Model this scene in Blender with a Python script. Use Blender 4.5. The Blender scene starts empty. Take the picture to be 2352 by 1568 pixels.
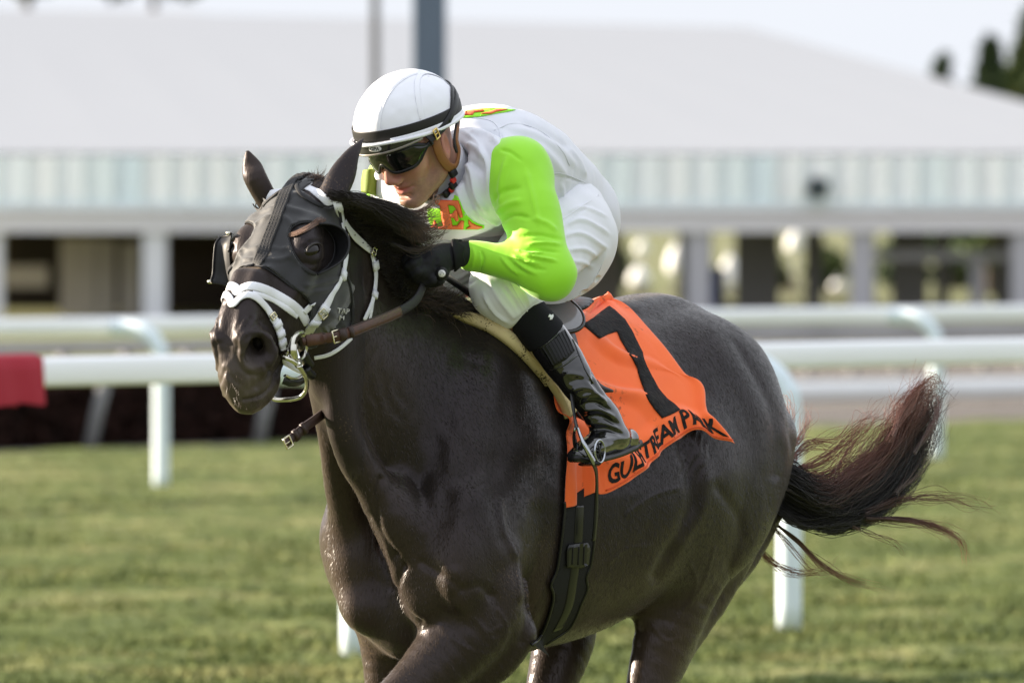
import bpy, bmesh, math, random, time
import numpy as np
from mathutils import Vector, Matrix
from mathutils.bvhtree import BVHTree
import openvdb

T0 = time.time()
scene = bpy.context.scene
COL = scene.collection

# ------------------------------------------------------------------ camera, sky, sun, exposure
FPX = 26133.0                 # focal length in pixels of a 2352 px wide frame
D0 = 26.133                   # metres from the lens to the middle of the horse
CAMZ = 1.83
PITCH = math.atan(294.0 / FPX)
cam_data = bpy.data.cameras.new('camera')
cam = bpy.data.objects.new('camera', cam_data)
COL.objects.link(cam)
cam.location = (0, 0, CAMZ)
cam.rotation_euler = (math.pi / 2 - PITCH, 0, 0)
cam_data.sensor_width = 36.0
cam_data.lens = 36.0 * FPX / 2352.0
cam_data.clip_start = 0.5
cam_data.clip_end = 6000
cam_data.dof.use_dof = True
cam_data.dof.focus_distance = D0 - 0.45
cam_data.dof.aperture_fstop = 8.2
scene.camera = cam

SUN_EL, SUN_AZ_BEHIND = 17.0, 17.0          # degrees; sun at the left, a little behind the horse
_e, _b = math.radians(SUN_EL), math.radians(SUN_AZ_BEHIND)
SUN_DIR = Vector((-math.cos(_b) * math.cos(_e), math.sin(_b) * math.cos(_e), math.sin(_e)))
world = bpy.data.worlds.new('World')
scene.world = world
world.use_nodes = True
wn = world.node_tree
wn.nodes.clear()
sky = wn.nodes.new('ShaderNodeTexSky')
sky.sky_type = 'NISHITA'
sky.sun_disc = False
sky.sun_elevation = _e
sky.sun_rotation = math.atan2(SUN_DIR.x, SUN_DIR.y)
sky.air_density = 1.0
sky.dust_density = 2.5
sky.ozone_density = 1.0
# thin high cloud that covers most of the sky
tc = wn.nodes.new('ShaderNodeTexCoord')
nz = wn.nodes.new('ShaderNodeTexNoise')
nz.inputs['Scale'].default_value = 2.2
nz.inputs['Detail'].default_value = 6
mp = wn.nodes.new('ShaderNodeMapping')
mp.inputs['Scale'].default_value = (1, 1, 2.5)
wn.links.new(tc.outputs['Generated'], mp.inputs['Vector'])
wn.links.new(mp.outputs['Vector'], nz.inputs['Vector'])
rp = wn.nodes.new('ShaderNodeValToRGB')
rp.color_ramp.elements[0].position = 0.25
rp.color_ramp.elements[0].color = (0.92, 0.92, 0.92, 1)
rp.color_ramp.elements[1].position = 0.62
rp.color_ramp.elements[1].color = (0.99, 0.99, 0.99, 1)
wn.links.new(nz.outputs['Fac'], rp.inputs['Fac'])
mx = wn.nodes.new('ShaderNodeMix')
mx.data_type = 'RGBA'
wn.links.new(rp.outputs['Color'], mx.inputs['Factor'])
wn.links.new(sky.outputs['Color'], mx.inputs['A'])
# cloud layer, brighter overhead than at the horizon as a veiled sky is
sx = wn.nodes.new('ShaderNodeSeparateXYZ'); wn.links.new(tc.outputs['Generated'], sx.inputs['Vector'])
cr = wn.nodes.new('ShaderNodeMapRange'); cr.inputs['From Min'].default_value = 0.0; cr.inputs['From Max'].default_value = 1.0
cr.inputs['To Min'].default_value = 1.0; cr.inputs['To Max'].default_value = 1.5
wn.links.new(sx.outputs['Z'], cr.inputs['Value'])
cm = wn.nodes.new('ShaderNodeVectorMath'); cm.operation = 'SCALE'; cm.inputs[0].default_value = (4.75, 4.95, 5.35)
wn.links.new(cr.outputs['Result'], cm.inputs['Scale']); wn.links.new(cm.outputs['Vector'], mx.inputs['B'])
bg = wn.nodes.new('ShaderNodeBackground')
bg.inputs['Strength'].default_value = 0.055
wn.links.new(mx.outputs['Result'], bg.inputs['Color'])
wo = wn.nodes.new('ShaderNodeOutputWorld')
wn.links.new(bg.outputs['Background'], wo.inputs['Surface'])

sun_data = bpy.data.lights.new('sun', 'SUN')
sun_data.energy = 5.0
sun_data.angle = math.radians(0.53)
sun_data.color = (1.0, 0.86, 0.68)
sun = bpy.data.objects.new('sun', sun_data)
COL.objects.link(sun)
sun.rotation_euler = SUN_DIR.to_track_quat('Z', 'Y').to_euler()

scene.view_settings.view_transform = 'Standard'
scene.view_settings.look = 'None'
scene.view_settings.gamma = 1.0
scene.view_settings.use_curve_mapping = False
scene.view_settings.exposure = 1.8
scene.render.engine = 'CYCLES'
scene.cycles.max_bounces = 8
scene.cycles.transparent_max_bounces = 16
# ------------------------------------------------------------------ helpers
rng = np.random.default_rng(7)
random.seed(7)
CP, SP = math.cos(PITCH), math.sin(PITCH)

def pt(qx, qy, D):
    """World point seen at pixel (qx, qy) of the 2352 x 1568 frame, D metres down the lens axis."""
    xc = (qx - 1176.0) / FPX * D
    yc = (784.0 - qy) / FPX * D
    return np.array((xc, CP * D + SP * yc, CAMZ - SP * D + CP * yc))

UP = np.array((0, 0, 1.0))
CAM = np.array((0, 0, CAMZ))
def ray(qx, qy):
    d = pt(qx, qy, 1.0) - CAM
    return d

def gpt(qx, qy, z=0.0):
    """Point of the level plane z seen at the pixel."""
    d = ray(qx, qy)
    return CAM + d * ((z - CAMZ) / d[2])

def zat(qy, D):
    return pt(1176, qy, D)[2]

def norm(v):
    v = np.asarray(v, float)
    return v / max(1e-12, np.linalg.norm(v))

def tag(o, label=None, cat=None, group=None, kind=None):
    if label: o['label'] = label
    if cat: o['category'] = cat
    if group: o['group'] = group
    if kind: o['kind'] = kind
    return o

def empty(name, loc=(0, 0, 0)):
    o = bpy.data.objects.new(name, None)
    o.empty_display_size = 0.1
    COL.objects.link(o)
    o.location = loc
    return o

def world_loc(o):
    p = np.zeros(3)
    while o is not None:
        p += np.array(o.location)
        o = o.parent
    return p

def make(name, verts, faces, mat=None, parent=None, smooth=True, attrs=None, face_mats=None):
    """One mesh object from world-space vertices; parent's place is taken off so that children sit right."""
    V = np.asarray(verts, float).reshape(-1, 3)
    if parent is not None:
        V = V - world_loc(parent)
    me = bpy.data.meshes.new(name)
    if isinstance(faces, np.ndarray):
        n = faces.shape[0]; k = faces.shape[1]
        me.vertices.add(len(V)); me.vertices.foreach_set('co', V.astype(np.float32).ravel())
        me.loops.add(n * k); me.loops.foreach_set('vertex_index', faces.astype(np.int32).ravel())
        me.polygons.add(n)
        me.polygons.foreach_set('loop_start', np.arange(0, n * k, k, dtype=np.int32))
        me.update(calc_edges=True)
    else:
        me.from_pydata(V.tolist(), [], [tuple(f) for f in faces])
    me.validate()
    if mat is not None:
        for m in (mat if isinstance(mat, (list, tuple)) else [mat]):
            me.materials.append(m)
    if face_mats is not None:
        me.polygons.foreach_set('material_index', np.asarray(face_mats, np.int32))
    me.polygons.foreach_set('use_smooth', np.full(len(me.polygons), bool(smooth)))
    if attrs:
        for an, arr in attrs.items():
            arr = np.asarray(arr, np.float32)
            if arr.ndim == 1:
                a = me.attributes.new(an, 'FLOAT', 'POINT'); a.data.foreach_set('value', arr)
            else:
                a = me.attributes.new(an, 'FLOAT_VECTOR', 'POINT'); a.data.foreach_set('vector', arr.ravel())
    o = bpy.data.objects.new(name, me)
    COL.objects.link(o)
    if parent is not None:
        o.parent = parent
    return o

class MB:
    """Collects simple solids into one mesh."""
    def __init__(s): s.v = []; s.f = []; s.n = 0
    def add(s, v, f):
        v = np.asarray(v, float).reshape(-1, 3)
        s.v.append(v); s.f += [tuple(int(i) + s.n for i in q) for q in f]; s.n += len(v); return s
    def box(s, c, size, R=None, bev=0.0):
        hx, hy, hz = np.asarray(size) / 2.0
        b = min(bev, hx * .9, hy * .9, hz * .9)
        if b <= 0:
            v = np.array([(x, y, z) for x in (-hx, hx) for y in (-hy, hy) for z in (-hz, hz)])
            f = [(0, 1, 3, 2), (4, 6, 7, 5), (0, 4, 5, 1), (2, 3, 7, 6), (0, 2, 6, 4), (1, 5, 7, 3)]
        else:
            bm = bmesh.new(); bmesh.ops.create_cube(bm, size=1.0)
            for q in bm.verts: q.co = Vector((q.co.x * hx * 2, q.co.y * hy * 2, q.co.z * hz * 2))
            bmesh.ops.bevel(bm, geom=list(bm.edges), offset=b, segments=2, affect='EDGES', profile=.5)
            bm.verts.index_update()
            v = np.array([q.co[:] for q in bm.verts]); f = [[q.index for q in p.verts] for p in bm.faces]
            bm.free()
        if R is not None: v = v @ np.asarray(R).T
        return s.add(v + np.asarray(c), f)
    def tube(s, pts, r, n=12, caps=True, up=(0, 0, 1), flat=1.0):
        v, f = tube_geo(pts, r, n, caps, up, flat); return s.add(v, f)
    def obj(s, name, mat, parent=None, smooth=True, **k):
        return make(name, np.concatenate(s.v), s.f, mat, parent, smooth, **k)

def catmull(P, n=8, closed=False):
    P = np.asarray(P, float)
    m = len(P)
    if m < 3: 
        t = np.linspace(0, 1, n + 1)[:, None]
        return P[0] * (1 - t) + P[-1] * t
    out = []
    segs = m if closed else m - 1
    for i in range(segs):
        if closed:
            p0, p1, p2, p3 = P[(i - 1) % m], P[i], P[(i + 1) % m], P[(i + 2) % m]
        else:
            p1, p2 = P[i], P[i + 1]
            p0 = P[i - 1] if i > 0 else 2 * p1 - p2
            p3 = P[i + 2] if i + 2 < m else 2 * p2 - p1
        for t in np.arange(n) / n:
            out.append(0.5 * (2 * p1 + (p2 - p0) * t + (2 * p0 - 5 * p1 + 4 * p2 - p3) * t * t + (3 * p1 - p0 - 3 * p2 + p3) * t ** 3))
    if not closed: out.append(P[-1])
    return np.array(out)

def tangents(P, closed=False):
    if closed: t = np.roll(P, -1, 0) - np.roll(P, 1, 0)
    else: t = np.gradient(P, axis=0)
    return t / np.maximum(1e-9, np.linalg.norm(t, axis=1, keepdims=True))

def frames(P, up, closed=False):
    T = tangents(P, closed)
    U = np.zeros_like(P); u = np.asarray(up, float)
    for i, t in enumerate(T):
        w = u - t * np.dot(u, t)
        if np.linalg.norm(w) < 1e-4: w = np.cross(t, (1.0, 0.2, 0.1) if abs(t[0]) < .9 else (0, 1.0, 0.1))
        u = w / np.linalg.norm(w); U[i] = u
    return T, U, np.cross(T, U)

def tube_geo(pts, r, n=12, caps=True, up=(0, 0, 1), flat=1.0, closed=False):
    P = np.asarray(pts, float); m = len(P)
    r = np.broadcast_to(np.asarray(r, float), (m,))
    T, U, W = frames(P, up, closed)
    a = np.linspace(0, 2 * np.pi, n, endpoint=False)
    V = P[:, None] + r[:, None, None] * (np.cos(a)[None, :, None] * U[:, None] * flat + np.sin(a)[None, :, None] * W[:, None])
    V = V.reshape(-1, 3); F = []
    for i in range(m if closed else m - 1):
        j = (i + 1) % m
        for k in range(n):
            l = (k + 1) % n
            F.append((i * n + k, i * n + l, j * n + l, j * n + k))
    if caps and not closed:
        F.append(tuple(range(n - 1, -1, -1))); F.append(tuple((m - 1) * n + k for k in range(n)))
    return V, F

def ribbon_geo(P, N, width, thick, closed=False, crown=0.0):
    """A strap: centre line P, outward normals N, width and thickness (arrays or numbers); rounded edge profile."""
    P = np.asarray(P, float); N = np.asarray(N, float); m = len(P)
    T = tangents(P, closed)
    N = N - T * np.sum(N * T, 1, keepdims=True); N /= np.maximum(1e-9, np.linalg.norm(N, axis=1, keepdims=True))
    B = np.cross(T, N)
    w = np.broadcast_to(np.asarray(width, float), (m,))[:, None] / 2; h = np.broadcast_to(np.asarray(thick, float), (m,))[:, None]
    prof = [(-1, 0.0), (-1, .6), (-.8, 1.0), (0, 1.0 + crown), (.8, 1.0), (1, .6), (1, 0.0)]
    n = len(prof); V = np.stack([P + B * w * x + N * h * y for x, y in prof], 1).reshape(-1, 3); F = []
    for i in range(m if closed else m - 1):
        j = (i + 1) % m
        for k in range(n):
            l = (k + 1) % n
            F.append((i * n + k, j * n + k, j * n + l, i * n + l))
    if not closed:
        F.append(tuple(range(n))); F.append(tuple((m - 1) * n + k for k in range(n - 1, -1, -1)))
    return V, F

def smooth_rows(A, it=2):
    A = np.array(A, float)
    for _ in range(it):
        A[1:-1] = .25 * A[:-2] + .5 * A[1:-1] + .25 * A[2:]
    return A

# ---- value noise for sculpting
_perm = np.random.default_rng(3).random((64, 64, 64)).astype(np.float32)
def vnoise(p):
    p = np.asarray(p, np.float32); i = np.floor(p).astype(np.int64); f = p - i; f = f * f * (3 - 2 * f)
    r = 0
    for dx in (0, 1):
        for dy in (0, 1):
            for dz in (0, 1):
                w = (f[..., 0] if dx else 1 - f[..., 0]) * (f[..., 1] if dy else 1 - f[..., 1]) * (f[..., 2] if dz else 1 - f[..., 2])
                r = r + w * _perm[(i[..., 0] + dx) & 63, (i[..., 1] + dy) & 63, (i[..., 2] + dz) & 63]
    return r * 2 - 1

# ---- signed distance modelling: smooth blends of tapered elliptical limbs and ellipsoids, meshed as one skin
class Solid:
    def __init__(s): s.ops = []
    def _push(s, fn, lo, hi, op, k): s.ops.append((fn, np.asarray(lo, np.float32), np.asarray(hi, np.float32), op, k)); return s
    def ell(s, c, r, R=None, k=.03, op='u'):
        c = np.asarray(c, np.float32); r = np.asarray(r, np.float32) * np.ones(3, np.float32)
        M = np.eye(3, dtype=np.float32) if R is None else np.asarray(R, np.float32)    # rows = axes
        def fn(p):
            q = (p - c) @ M.T
            k0 = np.sqrt(((q / r) ** 2).sum(-1)); k1 = np.sqrt(((q / (r * r)) ** 2).sum(-1)) + 1e-9
            return np.where(k0 < .05, -r.min(), k0 * (k0 - 1) / k1)
        ext = np.sqrt(((M * r[:, None]) ** 2).sum(0))
        return s._push(fn, c - ext, c + ext, op, k)
    def limb(s, C, ru, rv, V=None, k=.03, op='u', sub=4):
        """C centres; ru half-width along the side axis, rv half-width along the V axis (one vector or one per centre)."""
        C = np.asarray(C, float); m = len(C)
        ru = np.broadcast_to(np.asarray(ru, float), (m,)); rv = np.broadcast_to(np.asarray(rv, float), (m,))
        Vv = np.array((0, 0, 1.0)) if V is None else np.asarray(V, float)
        Vv = np.broadcast_to(Vv, (m, 3))
        A = np.concatenate([C, ru[:, None], rv[:, None], Vv], 1)
        if m > 2 and sub > 1: A = catmull(A, sub)
        A = A.astype(np.float32)
        T = tangents(A[:, :3]).astype(np.float32)
        segs = []
        for i in range(len(A) - 1):
            a, b = A[i], A[i + 1]
            def fr(q, t):
                v = q[5:8] - t * np.dot(q[5:8], t); v = v / max(1e-6, np.linalg.norm(v)); return np.cross(t, v), v
            u0, v0 = fr(a, T[i]); u1, v1 = fr(b, T[i + 1])
            segs.append((a[:3], b[:3] - a[:3], a[3], b[3], a[4], b[4], u0, u1, v0, v1, np.float32(min(a[3], a[4]) if i == 0 else a[4]), np.float32(min(b[3], b[4]) if i == len(A) - 2 else b[4])))
        def seg_d(p, S):
            a, ab, ru0, ru1, rv0, rv1, u0, u1, v0, v1, c0, c1 = S
            qx, qy, qz = p[:, 0] - a[0], p[:, 1] - a[1], p[:, 2] - a[2]
            t = np.clip((qx * ab[0] + qy * ab[1] + qz * ab[2]) * np.float32(1 / max(1e-9, float(ab @ ab))), 0, 1)
            qx -= t * ab[0]; qy -= t * ab[1]; qz -= t * ab[2]
            du, dv = u1 - u0, v1 - v0
            x = qx * u0[0] + qy * u0[1] + qz * u0[2] + t * (qx * du[0] + qy * du[1] + qz * du[2])
            y = qx * v0[0] + qy * v0[1] + qz * v0[2] + t * (qx * dv[0] + qy * dv[1] + qz * dv[2])
            x *= x; y *= y
            z2 = np.maximum(qx * qx + qy * qy + qz * qz - x - y, 0)
            A2 = (ru0 + t * (ru1 - ru0)) ** 2; B2 = (rv0 + t * (rv1 - rv0)) ** 2; C2 = np.where(t < .5, c0 * c0, c1 * c1)
            xa = x / A2; yb = y / B2; zc = z2 / C2
            k0 = np.sqrt(xa + yb + zc); k1 = np.sqrt(xa / A2 + yb / B2 + zc / C2) + np.float32(1e-9)
            return np.where(k0 < .05, -np.sqrt(np.minimum(A2, B2)), k0 * (k0 - 1) / k1)
        def fn(p, cen=None, rad=0.0):
            if cen is None:
                d = None
                for S in segs:
                    e = seg_d(p, S); d = e if d is None else np.minimum(d, e)
                return d
            n = len(cen); q = p.reshape(n, -1, 3); lo_, up_ = [], []
            for S in segs:
                w = cen - S[0]; t = np.clip((w @ S[1]) / max(1e-9, float(S[1] @ S[1])), 0, 1)
                dc = np.linalg.norm(w - t[:, None] * S[1], axis=1)
                mx_ = max(S[2], S[3], S[4], S[5]); lo_.append(dc - rad - 1.5 * mx_ - .015); up_.append(dc + rad - min(S[2], S[3], S[4], S[5]))
            use = np.array(lo_) <= np.min(up_, 0)[None]
            d = np.full(q.shape[:2], 1.0, np.float32)
            for i, S in enumerate(segs):
                m_ = np.where(use[i])[0]
                if len(m_):
                    e = seg_d(q[m_].reshape(-1, 3), S).reshape(len(m_), -1); d[m_] = np.minimum(d[m_], e)
            return d.reshape(-1)
        fn.blocks = True
        rr = np.maximum(A[:, 3], A[:, 4])[:, None]
        return s._push(fn, (A[:, :3] - rr).min(0), (A[:, :3] + rr).max(0), op, k)
    def half(s, n, off, lo, hi, op='i', k=.01):
        n = norm(n).astype(np.float32)
        return s._push(lambda p: p @ n - np.float32(off), lo, hi, op, k)
    def custom(s, fn, lo, hi, op='u', k=.03): return s._push(fn, lo, hi, op, k)
    @staticmethod
    def _comb(d, e, op, k):
        if op == 'u':
            h = np.maximum(k - np.abs(d - e), 0) / k; return np.minimum(d, e) - h * h * k * .25
        if op == 's':
            e = -e
        h = np.maximum(k - np.abs(d - e), 0) / k; return np.maximum(d, e) + h * h * k * .25
    def bounds(s):
        lo = np.min([o[1] for o in s.ops if o[3] == 'u'], 0); hi = np.max([o[2] for o in s.ops if o[3] == 'u'], 0)
        return lo, hi
    def mesh(s, h, pad=.03):
        B = 8; lo, hi = s.bounds(); lo = lo - pad; hi = hi + pad
        nb = np.ceil((hi - lo) / (h * B)).astype(int)
        I = np.stack(np.meshgrid(*[np.arange(n) for n in nb], indexing='ij'), -1).reshape(-1, 3)
        bs = h * B
        cen = (lo + (I + .5) * bs).astype(np.float32)
        rad = bs * .87
        d = np.full(len(cen), 1.0, np.float32)
        for fn, l, g, op, k in s.ops:
            gap = np.maximum(np.maximum(l - cen, cen - g), 0); near = np.sqrt((gap ** 2).sum(1)) < rad * 1.5 + 2.2 * k + .04
            if near.any(): d[near] = s._comb(d[near], fn(cen[near]), op, max(k, 1e-4))
        keep = np.abs(d) < rad * 1.8
        Ik = I[keep]; ck = cen[keep]
        off = (np.stack(np.meshgrid(*[np.arange(B)] * 3, indexing='ij'), -1).reshape(-1, 3) * h).astype(np.float32)
        base = (lo + Ik * bs).astype(np.float32)
        D = np.full((len(Ik), B ** 3), .2, np.float32)
        for fn, l, g, op, k in s.ops:
            gap = np.maximum(np.maximum(l - ck, ck - g), 0); near = np.where(np.sqrt((gap ** 2).sum(1)) < rad + 2.2 * k + .02)[0]
            for c0 in range(0, len(near), 512):
                nn = near[c0:c0 + 512]
                P = (base[nn][:, None] + off[None]).reshape(-1, 3)
                e = fn(P, base[nn] + np.float32(bs / 2), rad) if hasattr(fn, 'blocks') else fn(P)
                D[nn] = s._comb(D[nn], e.reshape(len(nn), -1), op, max(k, 1e-4))
        grid = openvdb.FloatGrid(1.0)
        for ijk in I[(~keep) & (d < 0)]:
            a = ijk * B; grid.fill(tuple(int(x) for x in a), tuple(int(x) for x in a + B - 1), -1.0, False)
        D = D.reshape(-1, B, B, B)
        for n_, ijk in enumerate(Ik):
            grid.copyFromArray(np.ascontiguousarray(D[n_]), ijk=tuple(int(x) for x in ijk * B))
        P, Q = grid.convertToQuads(0.0)
        P = P * h + lo
        c_ = P - P.mean(0)
        if (np.cross(c_[Q[:, 1]] - c_[Q[:, 0]], c_[Q[:, 2]] - c_[Q[:, 0]]) * c_[Q[:, 0]]).sum() < 0: Q = Q[:, ::-1]
        return P.astype(np.float64), Q.astype(np.int64)

def vnormals(P, Q):
    n = np.cross(P[Q[:, 2]] - P[Q[:, 0]], P[Q[:, 3]] - P[Q[:, 1]]) if Q.shape[1] == 4 else np.cross(P[Q[:, 1]] - P[Q[:, 0]], P[Q[:, 2]] - P[Q[:, 0]])
    N = np.zeros_like(P)
    for c in range(Q.shape[1]):
        for a in range(3): N[:, a] += np.bincount(Q[:, c], n[:, a], len(P))
    return N / np.maximum(1e-12, np.linalg.norm(N, axis=1, keepdims=True))

def laplace(P, Q, it=1, f=.5):
    for _ in range(it):
        S = np.zeros_like(P); C = np.zeros(len(P)); k = Q.shape[1]
        for c in range(k):
            i, j = Q[:, c], Q[:, (c + 1) % k]
            for a in range(3): S[:, a] += np.bincount(i, P[j, a], len(P)) + np.bincount(j, P[i, a], len(P))
            C += np.bincount(i, minlength=len(P)) + np.bincount(j, minlength=len(P))
        P = P + f * (S / np.maximum(C, 1)[:, None] - P)
    return P

def smoothstep(a, b, x):
    t = np.clip((x - a) / (b - a), 0, 1); return t * t * (3 - 2 * t)

def qproj(P):
    """Pixel of world points in the 2352 frame."""
    P = np.asarray(P, float); x = P[..., 0]; y = P[..., 1]; z = P[..., 2] - CAMZ
    D = CP * y - SP * z; yc = SP * y + CP * z
    return np.stack([1176 + FPX * x / D, 784 - FPX * yc / D], -1)

# ------------------------------------------------------------------ materials
def mat(name, color, rough=.6, metal=0.0, spec=.5, noise=None, bump=None, coat=0.0, sheen=0.0, attr=None, extra=None, trans=0.0, ior=1.45):
    """Principled material. noise = (scale, amount, second colour); bump = (scale, strength, distance)."""
    m = bpy.data.materials.new(name); m.use_nodes = True
    nt = m.node_tree; b = nt.nodes['Principled BSDF']
    b.inputs['Base Color'].default_value = (*color, 1); b.inputs['Roughness'].default_value = rough
    b.inputs['Metallic'].default_value = metal; b.inputs['Specular IOR Level'].default_value = spec
    b.inputs['Coat Weight'].default_value = coat; b.inputs['Sheen Weight'].default_value = sheen
    b.inputs['Transmission Weight'].default_value = trans; b.inputs['IOR'].default_value = ior
    tc = nt.nodes.new('ShaderNodeTexCoord')
    if noise:
        sc, amt, c2 = noise[:3]
        n = nt.nodes.new('ShaderNodeTexNoise'); n.inputs['Scale'].default_value = sc; n.inputs['Detail'].default_value = 5
        nt.links.new(tc.outputs['Object'], n.inputs['Vector'])
        r = nt.nodes.new('ShaderNodeMapRange'); r.inputs['From Min'].default_value = .35; r.inputs['From Max'].default_value = .7
        r.inputs['To Max'].default_value = amt
        nt.links.new(n.outputs['Fac'], r.inputs['Value'])
        mx = nt.nodes.new('ShaderNodeMix'); mx.data_type = 'RGBA'
        mx.inputs['A'].default_value = (*color, 1); mx.inputs['B'].default_value = (*c2, 1)
        nt.links.new(r.outputs['Result'], mx.inputs['Factor']); nt.links.new(mx.outputs['Result'], b.inputs['Base Color'])
    if bump:
        sc, st, di = bump
        n2 = nt.nodes.new('ShaderNodeTexNoise'); n2.inputs['Scale'].default_value = sc; n2.inputs['Detail'].default_value = 4
        nt.links.new(tc.outputs['Object'], n2.inputs['Vector'])
        bp = nt.nodes.new('ShaderNodeBump'); bp.inputs['Strength'].default_value = st; bp.inputs['Distance'].default_value = di
        nt.links.new(n2.outputs['Fac'], bp.inputs['Height']); nt.links.new(bp.outputs['Normal'], b.inputs['Normal'])
    if extra: extra(m, nt, b, tc)
    return m
# ------------------------------------------------------------------ the place: turf, track, rails, hedge, pavilion, trees
RD = norm(np.array((.511, .86, 0)))           # direction of the rails
RP = np.array((RD[1], -RD[0], 0))             # across, towards the lens and to the right
def leafy(name, c, r, n, size, m, parent=None, squash=(1, 1, 1), cone=False, seed=1):
    """Crown made of many small leaf faces in uneven clumps."""
    g = np.random.default_rng(seed); k = 70 if cone else 26
    if cone:
        t = g.random(k) ** 1.5; a = g.random(k) * 6.28; rr = (1 - t) * .9
        cl = np.stack([np.cos(a) * rr * .75, np.sin(a) * rr * .75, t * 2 - 1], 1)
        cr = (.30 * (1 - t) + .09)
    else:
        d = g.normal(size=(k, 3)); d /= np.linalg.norm(d, axis=1, keepdims=True); cl = d * (g.random((k, 1)) ** .5) * .78; cr = g.uniform(.22, .42, k)
    i = g.integers(0, k, n); d = g.normal(size=(n, 3)); d /= np.linalg.norm(d, axis=1, keepdims=True)
    P = (cl[i] + d * cr[i][:, None] * g.random((n, 1)) ** .4) * np.asarray(squash) * r + np.asarray(c)
    u = g.normal(size=(n, 3)); u /= np.linalg.norm(u, axis=1, keepdims=True); v = np.cross(u, g.normal(size=(n, 3))); v /= np.linalg.norm(v, axis=1, keepdims=True)
    s = size * g.uniform(.6, 1.4, (n, 1))
    V = np.stack([P - u * s, P + v * s * .5, P + u * s, P - v * s * .5], 1).reshape(-1, 3)
    return make(name, V, np.arange(n * 4).reshape(-1, 4), m, parent, smooth=False)
def trunk_geo(p0, p1, r0, r1, seed=0):
    g = np.random.default_rng(seed); P = np.linspace(p0, p1, 9); P[1:-1] += g.normal(size=(7, 3)) * r0 * .3
    return tube_geo(P, np.linspace(r0, r1, 9), 10)

def turf_nodes(m, nt, b, tc):
    L = nt.links.new
    def noise(sc, det, vec=None):
        n = nt.nodes.new('ShaderNodeTexNoise'); n.inputs['Scale'].default_value = sc; n.inputs['Detail'].default_value = det; L(vec or tc.outputs['Object'], n.inputs['Vector']); return n
    a, c, d = noise(.7, 6), noise(6.0, 5), noise(40, 3)
    r = nt.nodes.new('ShaderNodeValToRGB')
    e = r.color_ramp.elements; e[0].position = .36; e[0].color = (.055, .074, .022, 1); e[1].position = .62; e[1].color = (.190, .190, .080, 1)
    x = r.color_ramp.elements.new(.5); x.color = (.092, .116, .036, 1)
    s = nt.nodes.new('ShaderNodeMath'); s.operation = 'MULTIPLY_ADD'; L(a.outputs['Fac'], s.inputs[0]); s.inputs[1].default_value = .55
    s2 = nt.nodes.new('ShaderNodeMath'); s2.operation = 'MULTIPLY_ADD'; L(c.outputs['Fac'], s2.inputs[0]); s2.inputs[1].default_value = .36; s2.inputs[2].default_value = .0
    s3 = nt.nodes.new('ShaderNodeMath'); s3.operation = 'MULTIPLY_ADD'; L(d.outputs['Fac'], s3.inputs[0]); s3.inputs[1].default_value = .10
    L(s2.outputs[0], s.inputs[2]); L(s.outputs[0], s3.inputs[2]); L(s3.outputs[0], r.inputs['Fac']); L(r.outputs['Color'], b.inputs['Base Color'])
M_TURF = mat('turf', (.12, .16, .03), .9, spec=.1, extra=turf_nodes)
M_SOIL = mat('track_soil', (.15, .138, .128), .95, spec=.1, noise=(2.0, .6, (.11, .10, .095)))
M_FAR = mat('far_ground', (.14, .16, .07), .95, spec=.1, noise=(.1, .8, (.20, .18, .12)))
M_RAIL = mat('rail_white', (.86, .885, .925), .35, spec=.4, noise=(3.0, .12, (.78, .78, .78)))
M_POSTW = mat('post_white', (.66, .76, .82), .4, spec=.4, noise=(4.0, .2, (.56, .63, .65)))

# ground sheets: far field, dirt track, turf
g0 = make('ground', [(-900, -30, -.008), (900, -30, -.008), (900, 2500, -.008), (-900, 2500, -.008)], [(0, 1, 2, 3)], M_FAR, smooth=False); tag(g0, kind='structure')
B0 = gpt(350, 1030); B1 = gpt(2100, 972)
EDGE = norm(B1 - B0); EDGE[2] = 0
def strip(p, q, w0, w1, z):
    n = np.array((-EDGE[1], EDGE[0], 0))
    return [p + n * w0 + UP * z, q + n * w0 + UP * z, q + n * w1 + UP * z, p + n * w1 + UP * z]
ds = make('dirt_track', strip(B0 - EDGE * 120, B0 + EDGE * 200, -.3, 26, -.004), [(0, 1, 2, 3)], M_SOIL, smooth=False); tag(ds, kind='structure')
# turf: fine mesh with real clumps where the lens looks, one sheet all round
tb = make('turf', strip(B0 - EDGE * 160, B0 + EDGE * 200, -110, 0, 0.0), [(0, 1, 2, 3)], M_TURF, smooth=False); tag(tb, kind='structure')
g = np.random.default_rng(5)
ys = [41.0]
while ys[-1] < 101: ys.append(ys[-1] + .030 * (ys[-1] / 45))
ys = np.array(ys); xs = np.linspace(-1.08, 1.08, 300)
X = xs[None] * ys[:, None] * .0472; Y = np.broadcast_to(ys[:, None], X.shape)
nrm = np.array((-EDGE[1], EDGE[0])); side = (X - B0[0]) * nrm[0] + (Y - B0[1]) * nrm[1]
p3 = np.stack([X, Y, np.zeros_like(X)], -1)
Z = .014 + .018 * vnoise(p3 * 3.4) + .010 * vnoise(p3 * 8.5 + 3) + .005 * vnoise(p3 * 21) + .014 * vnoise(p3 * 1.1 + 9)
Z = np.maximum(Z, 0) * smoothstep(0, -.5, side) + .003
i = np.arange(X.size).reshape(X.shape)
F = np.stack([i[:-1, :-1], i[:-1, 1:], i[1:, 1:], i[1:, :-1]], -1).reshape(-1, 4)
keepf = side.ravel()[F].max(1) < 0
gr = make('grass', np.stack([X, Y, Z], -1).reshape(-1, 3), F[keepf], M_TURF); tag(gr, 'short mown turf with uneven clumps between the horse and the rails', 'grass', kind='stuff')
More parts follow.
